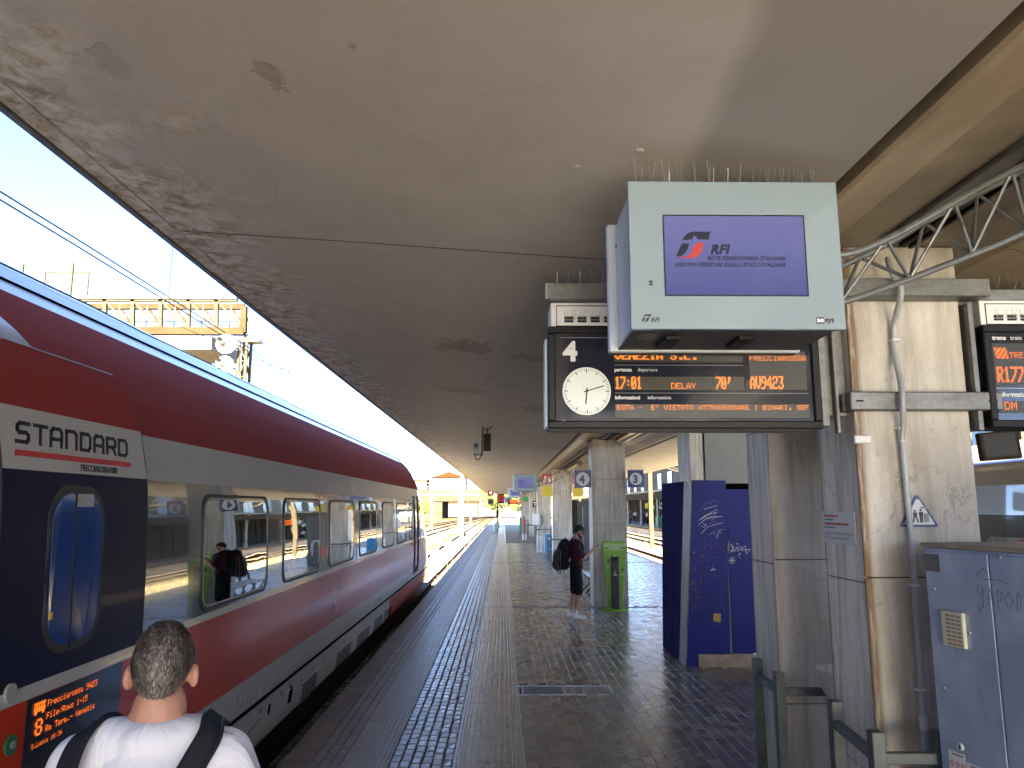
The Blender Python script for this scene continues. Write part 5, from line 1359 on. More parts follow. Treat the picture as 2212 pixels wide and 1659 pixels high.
# ---------------------------------------------------------------- steel guards round the column feet
def guard(pts, h, label, post=.062, loc=None, rail_z=None):
    x0, y0 = pts[0]; t = thing('column_guard', label, 'guard rail', (x0, y0, 0), group='steel guards round the column feet')
    for x, y in pts:
        MB().box((x-post/2, y-post/2, 0), (x+post/2, y+post/2, h)).build('post', M['guard'], t, bevel=.004)
    for (xa, ya), (xb, yb) in zip(pts, pts[1:]):
        MB().bar((xa, ya, h-.12), (xb, yb, h-.12), .035, .05).build('rail', M['guard'], t, bevel=.003)
    return t
guard([(2.05, 3.75), (1.745, 3.75), (1.80, 4.32)], 1.065, 'dark green steel guard round the foot of the nearest column')
guard([(2.20, 5.18), (1.81, 5.20), (1.82, 5.66)], 1.03, 'dark green steel guard round the foot of the second column')
gA = guard([(2.60, 29.3), (1.80, 29.3), (1.80, 30.6)], 1.0, 'dark steel guard at the column behind the backpack')
for y, lb in ((42.3, 'dark steel guard behind the stacked crates'), (55.3, 'dark steel guard beside the red extinguisher'), (68.3, 'dark steel guard at the column beyond the green bin'), (81.3, 'last dark steel guard at the far end of the platform')):
    copy_tree(gA, (1.8+.8, y, 0), lb)
gA.location = (2.60, 29.3, 0)
g2 = guard([(1.30, 46.6), (1.30, 47.4), (2.0, 47.4)], 1.1, 'dark steel rail standing left of the column with the switch box')
# basin
t = thing('drinking_fountain', 'small pale wall basin between the two nearest columns with a brass tap', 'fountain', (1.95, 4.95, .9))
mb = MB(); c = Vector((2.10, 4.86, 0))
prof = [(.02, .86), (.07, .88), (.13, .98), (.165, 1.08), (.17, 1.115), (.155, 1.115), (.12, 1.05), (.05, 1.0), (.0, .99)]
mb.loft([[c+Vector((math.cos(2*math.pi*k/24)*r, math.sin(2*math.pi*k/24)*r, z)) for r, z in prof] for k in range(25)]); mb.build('bowl', M['stone_white'], t, smooth=True)
MB().box((2.06, 4.615, .84), (2.14, 4.80, .95)).build('bracket', M['stone_beige'], t, bevel=.01)
MB().tube([(2.0, 4.72, .93), (1.95, 4.70, .86), (1.95, 4.70, .78), (1.96, 4.7, .70), (1.98, 4.7, .1)], .010, 8).build('pipe', M['guard'], t, smooth=True)

# ---------------------------------------------------------------- ashtray stand
t = thing('ashtray_stand', 'lime green cigarette disposal stand at the foot of the column with signs 4 and 3', 'ashtray stand', (2.33, 16.2, 0))
mb = MB(); y0 = 16.22
ol = [(2.185, .03), (2.465, .03), (2.575, 1.18), (2.575, 1.36)]+[(2.575-.035+.035*math.cos(R(a)), 1.36+.035*math.sin(R(a))) for a in (30, 60, 90)]+[(2.125+.035*math.cos(R(a)), 1.36+.035*math.sin(R(a))) for a in (90, 120, 150)]+[(2.09, 1.36), (2.09, 1.18)]
mb.prism(ol, y0, y0+.025); mb.build('panel', M['lime'], t, bevel=.003)
mb = MB(); mb.cyl((2.33, y0+.0, 0), (2.33, y0+.0, .025), .27, n=32); mb.build('foot_plate', M['lime'], t, bevel=.004)
MB().box((2.255, y0-.085, .025), (2.405, y0-.001, 1.08)).build('ash_tube', M['text_grey'], t, bevel=.006)
MB().box((2.262, y0-.09, 1.00), (2.398, y0-.084, 1.07)).build('slot_head', M['black'], t, bevel=.002)
mb = MB(); yy = y0-.001
put_text(mb, 'GETTALO QUI!', (2.118, yy, 1.285), X1, Z1, .078, off=.0022, sx=.88)
for k, (a, b) in enumerate(((2.20, 2.46), (2.215, 2.45), (2.15, 2.52))): mb.box((a, yy-.0012, 1.262-k*.026), (b, yy, 1.272-k*.026))
for x, z in ((2.165, .87), (2.455, .70)): mb.box((x, yy-.0012, z), (x+.07, yy, z+.022))
mb.build('white_lettering', M['text_white'], t)
mb = MB()
for x, z in ((2.20, .99), (2.49, .82)): mb.prism([(x-.022, z-.03), (x+.022, z-.03), (x+.012, z), (x+.014, z+.02), (x, z+.03), (x-.014, z+.02), (x-.012, z)], yy-.0012, yy)
for x, z in ((2.20, .80), (2.20, .75), (2.49, .64)): mb.box((x-.008, yy-.0012, z), (x+.008, yy, z+.014))
mb.build('pictogram', M['text_black'], t)
mb = MB()
for k in range(3): mb.box((2.30-.006*k, y0-.0862, .74-k*.022), (2.35+.012*k, y0-.085, .75-k*.022))
mb.prism([(2.315, .78), (2.345, .78), (2.33, .81)], y0-.0862, y0-.085); mb.build('tube_print', M['text_white'], t)
mb = MB(); mb.ell((2.33, y0-.05, 1.09), (.04, .03, .015)); mb.build('paper_scrap', M['sign_white'], t)
mb = MB(); mb.ell((2.36, y0-.05, 1.095), (.02, .02, .01)); mb.build('red_scrap', M['red'], t)

# ---------------------------------------------------------------- platform number signs and other panels
def num_sign(x0, x1, z0, z1, y, txt, label, dx):
    t = thing('platform_sign', label, 'sign', ((x0+x1)/2, y, z0), group='blue platform number signs')
    MB().box((x0, y, z0), (x1, y+.05, z1)).build('panel', M['navy_sign'], t, bevel=.003)
    cx, cz_ = (x0+x1)/2, (z0+z1)/2; r = (x1-x0)*.385
    MB().cyl((cx, y-.002, cz_), (cx, y+.002, cz_), r, n=40).build('disc', M['sign_white'], t)
    mb = MB(); s = (x1-x0)*.66; put_text(mb, txt, (cx-s*dx, y-.0035, cz_-s*.355), X1, Z1, s, off=.008); mb.build('numeral', M['navy_sign'], t)
    mb = MB(); mb.box((x0, y+.02, z1), (x1+.0, y+.03, z1+.02)); spikes(mb, x0, x1, y+.02, z1, 6, .08, .12, .05, .002); mb.build('bird_spikes', M['spike'], t)
num_sign(1.515, 1.885, 2.50, 2.87, 16.30, '4', 'square blue sign with number 4 on the left of the column', .325)
num_sign(2.665, 3.005, 2.51, 2.87, 16.30, '3', 'square blue sign with number 3 on the right of the column', .30)
def plain_sign(x0, x1, z0, z1, y, mat, label, name='sign_panel', glyph=None):
    o = thing(name, label, 'sign', ((x0+x1)/2, y, z0)); MB().box((x0, y, z0), (x1, y+.06, z1)).build('panel', mat, o)
    MB().box((x1, y+.02, z0+.05), (x1+.06, y+.04, z1-.05)).build('bracket', M['steel'], o)
    w, h = x1-x0, z1-z0
    if glyph == 'fire':
        mb = MB(); P = lambda u, v: (x0+w*u, z0+h*v)
        mb.prism([P(.12,.1), P(.3,.1), P(.42,.5), P(.4,.78), P(.24,.85), P(.2,.62), P(.1,.4)], y-.003, y); mb.prism([P(.58,.3), P(.66,.12), P(.82,.12), P(.9,.4), P(.8,.66), P(.72,.9), P(.68,.6), P(.6,.55)], y-.003, y)
        mb.box((x0+w*.495, y-.003, z0+h*.05), (x0+w*.515, y, z1-h*.05)); mb.build('pictogram', M['sign_white'], o)
    if glyph == 'ext':
        mb = MB(); mb.frame('y', x0+w*.1, x1-w*.1, z0+h*.08, z1-h*.08, .03, (y-.003, y)); mb.box((x0+w*.4, y-.003, z0+h*.2), (x0+w*.6, y, z0+h*.7)); mb.build('pictogram', M['sign_white'], o)
    if glyph == 'T':
        mb = MB(); put_text(mb, 'T', (x0+w*.2, y-.003, z0+h*.2), X1, Z1, h*.85, off=.012); mb.build('letter', M['text_white'], o)
    return o
plain_sign(1.50, 1.885, 2.98, 3.34, 29.4, M['red'], 'red fire hydrant sign above the yellow panel down the platform', glyph='fire')
plain_sign(1.50, 1.885, 2.50, 2.87, 29.4, M['yellow'], 'plain yellow square panel hanging below the red fire sign', 'yellow_panel')
plain_sign(2.68, 3.05, 2.98, 3.34, 29.4, M['red'], 'red fire sign half hidden behind the blue 4 sign', glyph='fire')
plain_sign(2.68, 3.05, 2.50, 2.87, 29.4, M['yellow'], 'plain yellow panel half hidden below the blue 4 sign', 'yellow_panel')
plain_sign(1.42, 1.80, 2.48, 2.84, 55.3, M['green'], 'small plain green square panel far down the platform', 'green_panel')
plain_sign(1.42, 1.76, 2.48, 2.85, 68.3, M['red'], 'small red extinguisher sign left of the green panel', glyph='ext')
plain_sign(1.48, 1.80, 2.28, 2.62, 81.2, M['red'], 'tiny red extinguisher sign beneath the row of far columns', glyph='ext')
plain_sign(1.62, 1.82, 2.08, 2.42, 42.3, M['black'], 'small black sign with a white letter T on a column', 'letter_sign', glyph='T')
t = thing('departure_board', 'tiny orange lit departure board far down the platform under the fourth monitor', 'board', (1.0, 74, 2.4))
MB().box((.45, 74, 2.38), (1.45, 74.2, 2.78)).build('casing', M['black'], t)
mb = MB()
for k in range(3): mb.box((.62, 73.98, 2.47+k*.1), (1.4, 73.995, 2.53+k*.1))
mb.build('lit_rows', M['led'], t)
t = thing('platform_clock', 'tiny white clock in a black square frame at the far columns', 'clock', (1.35, 70, 1.9))
MB().box((1.32, 70, 1.75), (1.66, 70.1, 2.12)).build('frame', M['black'], t); MB().cyl((1.49, 69.98, 1.935), (1.49, 70, 1.935), .14, n=20).build('dial', M['sign_white'], t)
# indicator lights hung from the canopy
t = thing('departure_indicator', 'red glowing heart shaped departure light hanging below the canopy end', 'signal', (-1.1, 70, 2.9))
MB().box((-1.40, 70, 3.10), (-.87, 70.15, 3.62)).build('upper_box', simple('indicator_dark_red', (.25, .01, .02), .5), t)
MB().box((-1.40, 70, 2.30), (-.87, 70.15, 2.84)).build('lower_box', M['text_grey'], t)
mb = MB(); mb.prism([(-1.135, 3.20), (-.99, 3.36), (-1.0, 3.47), (-1.07, 3.50), (-1.135, 3.45), (-1.20, 3.50), (-1.27, 3.47), (-1.28, 3.36)], 69.985, 70.0); mb.build('lamp', emis('indicator_lamp', (1, .5, .6), 2), t)
mb = MB(); mb.box((-1.16, 70.05, 3.5), (-1.12, 70.09, 3.75)); mb.box((-1.16, 70.05, 2.80), (-1.12, 70.09, 3.15)); mb.cyl((-1.135, 69.97, 2.56), (-1.135, 70, 2.56), .12, n=16); mb.build('bracket', M['black'], t)
t = thing('matrix_indicator', 'black box with four red lit digits hanging near the canopy end', 'signal', (-.2, 70, 2.4))
MB().box((-.53, 70, 2.42), (.10, 70.2, 3.28)).build('housing', M['black'], t)
mb = MB()
for x in (-.44, -.13):
    for z in (2.62, 2.98): led_text(mb, '92'[int(z > 2.8)], (x, 69.99, z+.2), X1, Z1, .038, 1, 1, 0, .95)
mb.build('digits', M['led_red'], t)
mb = MB(); mb.box((-.52, 70.1, 3.28), (-.49, 70.13, 3.6)); mb.box((.06, 70.1, 3.28), (.09, 70.13, 3.6)); mb.build('hanger', M['black'], t)
# signal mast and barrier near the platform end
t = thing('platform_signal', 'slender dark signal mast with lamp housings near the platform end', 'signal', (-.5, 66, 0))
MB().cyl((-.48, 66, 0), (-.48, 66, 3.4), .045, n=10).build('mast', M['black'], t)
mb = MB(); mb.box((-.68, 65.95, 2.02), (-.28, 66.05, 2.12)); mb.cyl((-.48, 66, 1.2), (-.48, 66, 1.65), .12, n=14); mb.cyl((-.48, 66, 1.65), (-.48, 66, 1.9), .14, .03, n=14); mb.cyl((-.48, 66, .75), (-.48, 66, .95), .10, n=14); mb.box((-.62, 65.95, .55), (-.34, 66.05, .70)); mb.build('lamp_housing', M['black'], t)
t = thing('barrier', 'small white tubular barrier with a notice board at the platform end', 'barrier', (-.3, 64.5, 0))
mb = MB()
for x in (-.78, .02): mb.cyl((x, 64.5, 0), (x, 64.5, .95), .03, n=8)
for z in (.90, .5): mb.cyl((-.78, 64.5, z), (.02, 64.5, z), .025, n=8)
mb.build('frame', M['white_paint'], t); MB().box((-.70, 64.44, .35), (-.30, 64.47, .80)).build('notice', M['panel_grey'], t)

# ---------------------------------------------------------------- camera and box under the ceiling
t = thing('cctv_camera', 'small grey camera on a bracket hanging from the canopy ceiling', 'camera', (-.37, 13.2, 3.3))
MB().box((-.375, 13.19, 2.98), (-.350, 13.215, 3.56)).build('drop_rod', M['guard'], t)
MB().box((-.52, 13.19, 2.98), (-.352, 13.21, 3.0)).build('arm', M['guard'], t)
MB().box((-.515, 13.12, 3.08), (-.425, 13.30, 3.20)).build('housing', M['galv'], t, bevel=.008)
MB().cyl((-.47, 13.10, 3.145), (-.47, 13.13, 3.145), .036, n=20).build('lens', M['black'], t)
MB().box((-.515, 13.15, 3.0), (-.43, 13.25, 3.075)).build('lower_unit', M['panel_grey'], t, bevel=.006)
MB().tube(smooth_path([(-.48, 13.18, 3.0), (-.48, 13.18, 2.93), (-.43, 13.18, 2.905), (-.38, 13.18, 3.0), (-.365, 13.18, 3.3), (-.34, 13.18, 3.43), (-.28, 13.18, 3.44), (-.26, 13.18, 3.38)]), .008, 8).build('cable', M['black'], t)
t = thing('junction_box', 'pale upright box hanging beside the ceiling camera', 'box', (-.28, 13.2, 3.1))
MB().box((-.345, 13.16, 3.06), (-.215, 13.26, 3.36)).build('case', M['cream'], t, bevel=.005)
MB().tube(smooth_path([(-.28, 13.2, 3.36), (-.28, 13.2, 3.43), (-.22, 13.2, 3.46), (-.16, 13.2, 3.53)]), .01, 8).build('cable', M['black'], t)
# ---------------------------------------------------------------- far platform clutter
t = thing('crate_stack', 'stack of white slatted crates in front of a column', 'crates', (1.75, 36, 0))
for k in range(10):
    mb = MB(); z = .02+k*.078; mb.box((1.58, 36, z), (1.95, 36.4, z+.02)); mb.box((1.58, 36, z+.02), (1.60, 36.4, z+.062)); mb.box((1.93, 36, z+.02), (1.95, 36.4, z+.062)); mb.box((1.74, 36, z+.02), (1.79, 36.02, z+.062)); mb.build('crate', M['white_paint'], t)
t = thing('recycling_bin', 'bright blue bin right beside the white crates', 'bin', (2.1, 36, 0))
MB().box((1.97, 35.9, .03), (2.36, 36.3, .80)).build('bin_body', M['blue_bin'], t, bevel=.02); MB().box((1.97, 35.88, .76), (2.37, 36.32, .82)).build('lid', M['blue_bin'], t, bevel=.01)
MB().box((2.12, 35.87, .15), (2.3, 35.899, .22)).build('label_plate', M['sign_white'], t)
t = thing('switch_box', 'grey switch box with looping cables on a far column', 'box', (2, 42.5, 1.2))
MB().box((1.62, 42.3, 1.12), (2.02, 42.58, 1.72)).build('case', M['white_plastic'], t, bevel=.02); MB().tube(smooth_path([(1.80, 42.5, 3.0), (1.80, 42.5, 1.75), (2.1, 42.5, 1.6), (2.2, 42.5, 1.3), (2.0, 42.5, .9), (1.8, 42.5, .85), (1.9, 42.5, 1.1)]), .02, 6).build('cable', M['guard'], t)
t = thing('fire_extinguisher', 'tall red extinguisher stand with white base left of the far columns', 'extinguisher', (1.35, 50, 0))
MB().cyl((1.35, 50, .38), (1.35, 50, 1.35), .11, n=14).build('cylinder', M['red'], t, smooth=True); MB().box((1.22, 49.9, 0), (1.50, 50.1, .38)).build('base', M['sign_white'], t); MB().tube([(1.35, 49.95, 1.35), (1.30, 49.9, 1.45), (1.42, 49.9, 1.5)], .03, 6).build('valve', M['black'], t)
t = thing('waste_bin', 'slim green bin beside the red extinguisher stand', 'bin', (1.45, 62, 0))
MB().box((1.32, 62, .05), (1.62, 62.3, 1.15)).build('bin_body', M['green'], t, bevel=.02)
t = thing('hoop_rack', 'grey tubular hoop rack behind the backpack man', 'rack', (2.2, 26.5, 0))
MB().tube([(2.30, 26.6, 0), (2.30, 26.6, 1.0)]+[(2.42-.12*math.cos(R(a)), 26.6, 1.0+.14*math.sin(R(a))) for a in range(0, 181, 20)]+[(2.54, 26.6, .6)], .035, 10).build('hoop', M['pvc'], t, smooth=True)
t = thing('planter_box', 'red tub half hidden behind the black backpack', 'tub', (2.1, 26, 0))
MB().prism([(1.98, .55), (2.22, .55), (2.26, .95), (1.94, .95)], 26.3, 26.6).build('tub', M['red'], t, bevel=.01); MB().box((2.06, 26.42, 0), (2.12, 26.48, .55)).build('stem', M['guard'], t)
t = thing('vending_kiosk', 'dark grey kiosk with a cream edge seen beyond the backpack man', 'kiosk', (3.1, 31.2, 0))
MB().box((3.0, 31.15, 0), (3.9, 32.4, 2.33)).build('body', M['text_grey'], t, bevel=.01); MB().box((2.80, 31.1, 0), (2.999, 32.4, 2.35)).build('side', M['cream'], t, bevel=.01); MB().box((3.2, 31.12, .2), (3.24, 31.149, 2.1)).build('door_edge', M['galv'], t)
# bench
t = thing('wire_bench', 'black wire mesh bench with splayed legs between the man and the column', 'bench', (2.3, 18.6, 0))
for y in (17.9, 18.6, 19.3, 20.0):
    mb = MB(); mb.tube([(2.05, y, 0), (2.25, y, .22), (2.15, y, .42)], .02, 8); mb.tube([(2.60, y, 0), (2.38, y, .22), (2.50, y, .42), (2.62, y, .82)], .02, 8); mb.build('leg', M['black'], t, smooth=True)
mb = MB()
for k in range(10): mb.cyl((2.06+k*.05, 17.8, .44+.004*(k-4)**2*.3), (2.06+k*.05, 20.1, .44+.004*(k-4)**2*.3), .007, n=6)
for k in range(40): mb.bar((2.06, 17.85+k*.057, .44), (2.52, 17.85+k*.057, .44), .006)
mb.build('seat', M['steel'], t)
mb = MB()
for k in range(7): mb.cyl((2.54+k*.014, 17.8, .52+k*.05), (2.54+k*.014, 20.1, .52+k*.05), .007, n=6)
for k in range(40): mb.bar((2.54, 17.85+k*.057, .50), (2.63, 17.85+k*.057, .84), .006)
mb.build('backrest', M['steel'], t)
# ---------------------------------------------------------------- signal gantry over the left tracks
GY = 26.0
def at(px, py, y=GY): x, z = D2(px, py, y); return (x, y, z)
t = thing('signal_gantry', 'cream steel lattice signal gantry spanning the tracks behind the train roof', 'gantry', (-9.3, GY, -.6))
def GP(cx, cy, y): return at((150+cx/2.949)*.66526, (850+cy/2.949)*.66526, y)
MB().bar(GP(-1500, 345, GY), GP(1830, 350, GY), .22, .10).build('top_rail', M['guard'], t)
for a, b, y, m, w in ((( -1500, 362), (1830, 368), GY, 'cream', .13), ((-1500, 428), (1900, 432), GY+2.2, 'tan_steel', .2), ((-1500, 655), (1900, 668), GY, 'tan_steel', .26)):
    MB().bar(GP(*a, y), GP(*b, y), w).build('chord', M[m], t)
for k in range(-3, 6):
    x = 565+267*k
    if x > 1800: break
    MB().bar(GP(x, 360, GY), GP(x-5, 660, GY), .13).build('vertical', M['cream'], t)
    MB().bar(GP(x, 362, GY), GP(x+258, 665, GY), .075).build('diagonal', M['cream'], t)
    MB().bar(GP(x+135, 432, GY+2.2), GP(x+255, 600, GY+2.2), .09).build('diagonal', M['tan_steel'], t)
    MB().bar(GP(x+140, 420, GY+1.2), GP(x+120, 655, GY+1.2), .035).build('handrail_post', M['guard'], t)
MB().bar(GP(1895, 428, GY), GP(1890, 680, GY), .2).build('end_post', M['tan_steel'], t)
mb = MB()
for z in (515, 570): mb.bar(GP(-900, z, GY+1.2), GP(1950, z, GY+1.2), .03)
mb.build('handrail', M['guard'], t)
mb = MB(); a, b = GP(-1500, 700, GY), GP(1620, 700, GY); mb.box((a[0], GY-.3, a[2]-.55), (b[0], GY+2.4, a[2]-.08)); mb.build('walkway_underside', M['concrete_dark'], t)
mb = MB()
x0, x1 = GP(1855, 740, GY)[0], GP(1925, 740, GY)[0]; zt = GP(1855, 730, GY)[2]
for x in (x0, x1):
    for y in (GY, GY+.45): mb.bar((x, y, -.7), (x, y, zt), .09)
mb.build('mast_leg', M['cream'], t)
mb = MB(); z = -.6; k = 0
while z < zt-.5:
    a, b = (x0, x1) if k % 2 else (x1, x0); mb.bar((a, GY, z), (b, GY, z+.55), .05); mb.bar((x1, GY+(.45 if k % 2 else 0), z), (x1, GY+(0 if k % 2 else .45), z+.55), .05); mb.bar((x0, GY, z), (x1, GY, z), .045); z += .55; k += 1
mb.build('mast_lacing', M['cream'], t)
mb = MB(); a = GP(1915, 520, GY+.2); b = GP(2010, 745, GY+.2)
for x in (a[0], b[0]): mb.bar((x, GY+.2, b[2]), (x, GY+.2, a[2]), .06)
mb.bar((a[0], GY+.2, a[2]), (b[0], GY+.2, b[2]), .05); mb.bar((b[0], GY+.2, a[2]), (a[0], GY+.2, b[2]), .05); mb.box((a[0]-.1, GY, b[2]-.1), (b[0]+.15, GY+.6, b[2])); mb.build('ladder_cage', M['galv'], t)
for (cx, cy, r, lit) in ((1720, 785, .335, True), (1705, 985, .30, False)):
    s = thing('round_signal', 'upper white rimmed round signal showing red on the gantry' if lit else 'lower white round signal, unlit, below the red one on the gantry', 'signal', at(488, 742), group='round signals on the gantry')
    c = Vector(GP(cx, cy, GY-.5))
    MB().cyl(c+Vector((0, .06, 0)), c, r, n=36).build('rim', M['white_paint'], s)
    MB().cyl(c+Vector((0, -.005, 0)), c+Vector((0, -.012, 0)), r*.76, n=36).build('backing_disc', M['concrete'] if lit else M['white_paint'], s)
    c2 = c+Vector((-.08 if lit else -.06, -.01, .03)); mb = MB(); mb.cyl(c2, c2+Vector((-.06, -.25, .05)), .10, .12, n=16, caps=False); mb.cyl(c2+Vector((0, -.02, 0)), c2+Vector((0, -.03, 0)), .11, n=16); mb.build('hood', M['guard'], s)
    if lit: MB().cyl(c+Vector((0.0, -.04, -.02)), c+Vector((0, -.05, -.02)), .085, n=16).build('red_lens', emis('signal_red', (1, .03, .06), 2.2), s)
    else: MB().cyl(c+Vector((0.0, -.03, -.05)), c+Vector((0, -.04, -.05)), .075, n=16).build('lens', M['concrete'], s)
    MB().bar(c+Vector((0, .05, 0)), (x0, GY, c.z-.1), .05).build('arm', M['guard'], s)
# frames standing behind the roof at far left
for k, (px0, px1, pyt, pyb, y, lb) in enumerate(((50, 158, 568, 700, 34, 'thin steel frame standing above the train roof at far left'), (98, 192, 588, 720, 44, 'paler thin steel frame behind the first one at far left'))):
    t = thing('catenary_gantry', lb, 'frame', at((px0+px1)/2, pyt, y), group='catenary frames at far left')
    a, b = at(px0, pyt, y), at(px1, pyt, y); zb = -.7; w = .09
    for x in (a[0], b[0]): MB().bar((x, y, zb), (x, y, a[2]), w).build('post', M['cream'], t)
    MB().bar(a, (b[0], y, a[2]), w).build('crossbar', M['guard'] if k == 0 else M['cream'], t)
    MB().bar((a[0], y, a[2]-1.3), (b[0], y, a[2]-1.3), .04).build('lower_bar', M['cream'], t)
    mb = MB(); xm = (a[0]*.72+b[0]*.28); mb.bar((xm, y, a[2]), (xm, y, a[2]-2.4), .04); mb.build('insulator_drop', M['guard'], t)
# overhead wires
def wire(pts, label, r=.006, name='overhead_wire', mat='black'):
    o = MB().tube(pts, r, 6).build(name, M[mat]); tag(o, label, 'wire', 'overhead line wires'); return o
wire([(-3.445, -6+4*k, 4.225+.012*math.cos(k*1.9)) for k in range(40)], 'right hand contact wire above the train roof', .0065)
wire([(-3.505, -6+4*k, 4.205+.012*math.cos(k*1.9)) for k in range(40)], 'left hand contact wire above the train roof', .0065)
wire([(-3.48, 7.7, 4.22), (-3.49, 7.7, 5.9)], 'thin vertical dropper on the wire above the train', .0035)
wire([(-3.48, 22, 4.22), (-3.49, 22, 6.0)], 'thin vertical dropper far along the wire above the train', .004)
wire([(-30, 33, 7.0), (-1.0, 33, 6.6)], 'thin cross wire spanning the sky above the train nose', .012)
wire([(-9.0, 14.5, 6.7), (-3.4, 17, 4.5), (-3.4, 23, 4.3)], 'slanting stay wire beside the canopy edge', .006)
# catenary masts in the distance
for k, (px, top, y, w, lb) in enumerate(((934, 1034, 92, .30, 'pale mast between train nose and viaduct pier'), (993, 1040, 84, .28, 'pale mast right of the viaduct pier'), (998.5, 1026, 72, .34, 'tallest pale mast right of the viaduct pier'), (1017, 1090, 110, .25, 'short pale post far along the tracks'))):
    t = thing('catenary_mast', lb, 'mast', at(px, 1120, y), group='pale catenary masts along the tracks')
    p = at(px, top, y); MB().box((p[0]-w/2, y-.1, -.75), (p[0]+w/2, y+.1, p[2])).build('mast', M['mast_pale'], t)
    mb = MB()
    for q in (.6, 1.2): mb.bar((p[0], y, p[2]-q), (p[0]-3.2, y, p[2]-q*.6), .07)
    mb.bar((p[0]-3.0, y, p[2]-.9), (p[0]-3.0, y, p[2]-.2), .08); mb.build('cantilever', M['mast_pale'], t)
# small track side boxes
for k, (px, py, y, lb) in enumerate(((943, 1190, 38, 'white track side box nearest the train nose'), (971, 1172, 48, 'white dwarf signal box between the tracks'), (947, 1150, 60, 'low white track side box further back'))):
    t = thing('trackside_box', lb, 'box', at(px, py, y), group='white boxes between the tracks'); x = at(px, py, y)[0]
    MB().box((x-.28, y, -.75), (x+.28, y+.4, -.1)).build('case', M['white_paint'], t, bevel=.03); MB().box((x-.12, y-.05, -.1), (x+.12, y+.2, .12)).build('head', M['text_grey'], t)
# viaduct
VY = 185
t = thing('road_viaduct', 'pale concrete viaduct crossing the tracks in the distance', 'viaduct', (-20, VY, -.7))
zt, zb = at(1000, 1066, VY)[2], at(1000, 1083, VY)[2]
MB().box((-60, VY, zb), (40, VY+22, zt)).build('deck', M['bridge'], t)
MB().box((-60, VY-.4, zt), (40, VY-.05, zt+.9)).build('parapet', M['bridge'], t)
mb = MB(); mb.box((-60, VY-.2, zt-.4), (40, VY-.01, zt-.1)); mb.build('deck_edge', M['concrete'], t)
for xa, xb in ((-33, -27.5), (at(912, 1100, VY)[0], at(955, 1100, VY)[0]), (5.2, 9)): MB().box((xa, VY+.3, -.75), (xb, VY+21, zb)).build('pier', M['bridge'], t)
for k in range(26): MB().box((-58+k*3.7, VY-.43, zt+.9), (-57.9+k*3.7, VY-.3, zt+1.7)).build('railing_post', M['guard'], t)
MB().bar((-60, VY-.36, zt+1.7), (40, VY-.36, zt+1.7), .1).build('handrail', M['guard'], t)
# houses behind the viaduct
hz = [(-62, 255, 15, 15, 'orange', 0), (-44, 262, 13, 12.5, 'orange', 0), (-30, 250, 10, 10.5, 'pale', 1), (-19, 268, 12, 12.3, 'orange', 0), (-7, 256, 9, 9, 'pale', 1), (4, 275, 11, 11.5, 'orange', 0)]
lbs = ['tall orange roofed house at the far left beyond the viaduct', 'wide orange roofed house beyond the viaduct near the train nose', 'flat roofed pale house just beyond the first far mast', 'orange roofed house above the middle of the viaduct', 'low flat roofed pale house beyond the viaduct', 'orange roofed house half hidden by the canopy end']
for (x, y, w, h, kind, flat), lb in zip(hz, lbs):
    t = thing('house', lb, 'house', (x, y, -.8)); MB().box((x-w/2, y, -.8), (x+w/2, y+10, h)).build('wall', M['wall_far'], t)
    if flat: MB().box((x-w/2-.4, y-.4, h), (x+w/2+.4, y+10, h+.5)).build('roof', M['bridge'], t)
    else: MB().prism([(x-w/2-.5, h), (x+w/2+.5, h), (x, h+2.0)], y-.5, y+10.5).build('roof', M['roof_tile'], t)
    for r in range(3):
        for c in range(int(w/2.6)):
            wx = x-w/2+1.2+c*2.5; MB().box((wx, y-.08, h-2.6-r*3), (wx+1.2, y-.02, h-1.0-r*3)).build('window', M['window_far'], t)
for (x0_, x1_, y, z, lb, m) in ((-26, -8, 240, 3.3, 'low pale shed seen under the viaduct', 'wall_far'), (-6, 3, 232, 2.4, 'low pale hut seen under the viaduct near the platform end', 'wall_far')):
    t = thing('trackside_building', lb, 'building', ((x0_+x1_)/2, y, -.8)); MB().box((x0_, y, -.8), (x1_, y+8, z)).build('wall', M[m], t); MB().box((x0_-.3, y-.3, z), (x1_+.3, y+8, z+.3)).build('roof', M['roof_tile'], t)
    for k in range(int((x1_-x0_)/3)): MB().box((x0_+1+k*3, y-.06, .4), (x0_+2.4+k*3, y-.01, 2.0)).build('window', M['window_far'], t)
# trees
def tree(x, y, h, r, label, seed):
    rr = random.Random(seed); t = thing('tree', label, 'tree', (x, y, -.8), group='trees beyond the platform end')
    MB().tube([(x, y, -.8), (x+.1, y, h*.4), (x, y+.1, h*.8)], [.28, .2, .08], 8).build('trunk', M['bark'], t, smooth=True)
    mb = MB()
    for k in range(7): a = rr.uniform(0, 6.28); mb.cyl((x, y, h*rr.uniform(.35, .6)), (x+math.cos(a)*r*.7, y+math.sin(a)*r*.7, h*rr.uniform(.6, .95)), .07, .02, n=5)
    mb.build('branch', M['bark'], t)
    mb = MB(); cl = [(Vector((rr.gauss(0, .42), rr.gauss(0, .42), rr.uniform(-.9, .8)))) for _ in range(26)]
    for c in cl:
        c = Vector((x+c.x*r, y+c.y*r, h*.68+c.z*h*.32)); cr = r*rr.uniform(.22, .42)
        for _ in range(150):
            p = c+Vector((rr.gauss(0, 1), rr.gauss(0, 1), rr.gauss(0, .8)))*cr*.6; s = rr.uniform(.07, .14); u = Vector((rr.uniform(-1, 1), rr.uniform(-1, 1), rr.uniform(-1, 1))).normalized()*s; w = Vector((rr.uniform(-1, 1), rr.uniform(-1, 1), rr.uniform(-1, 1))).normalized()*s
            mb.quad(p-u, p-w, p+u, p+w)
    mb.build('crown', M['leaf'], t)
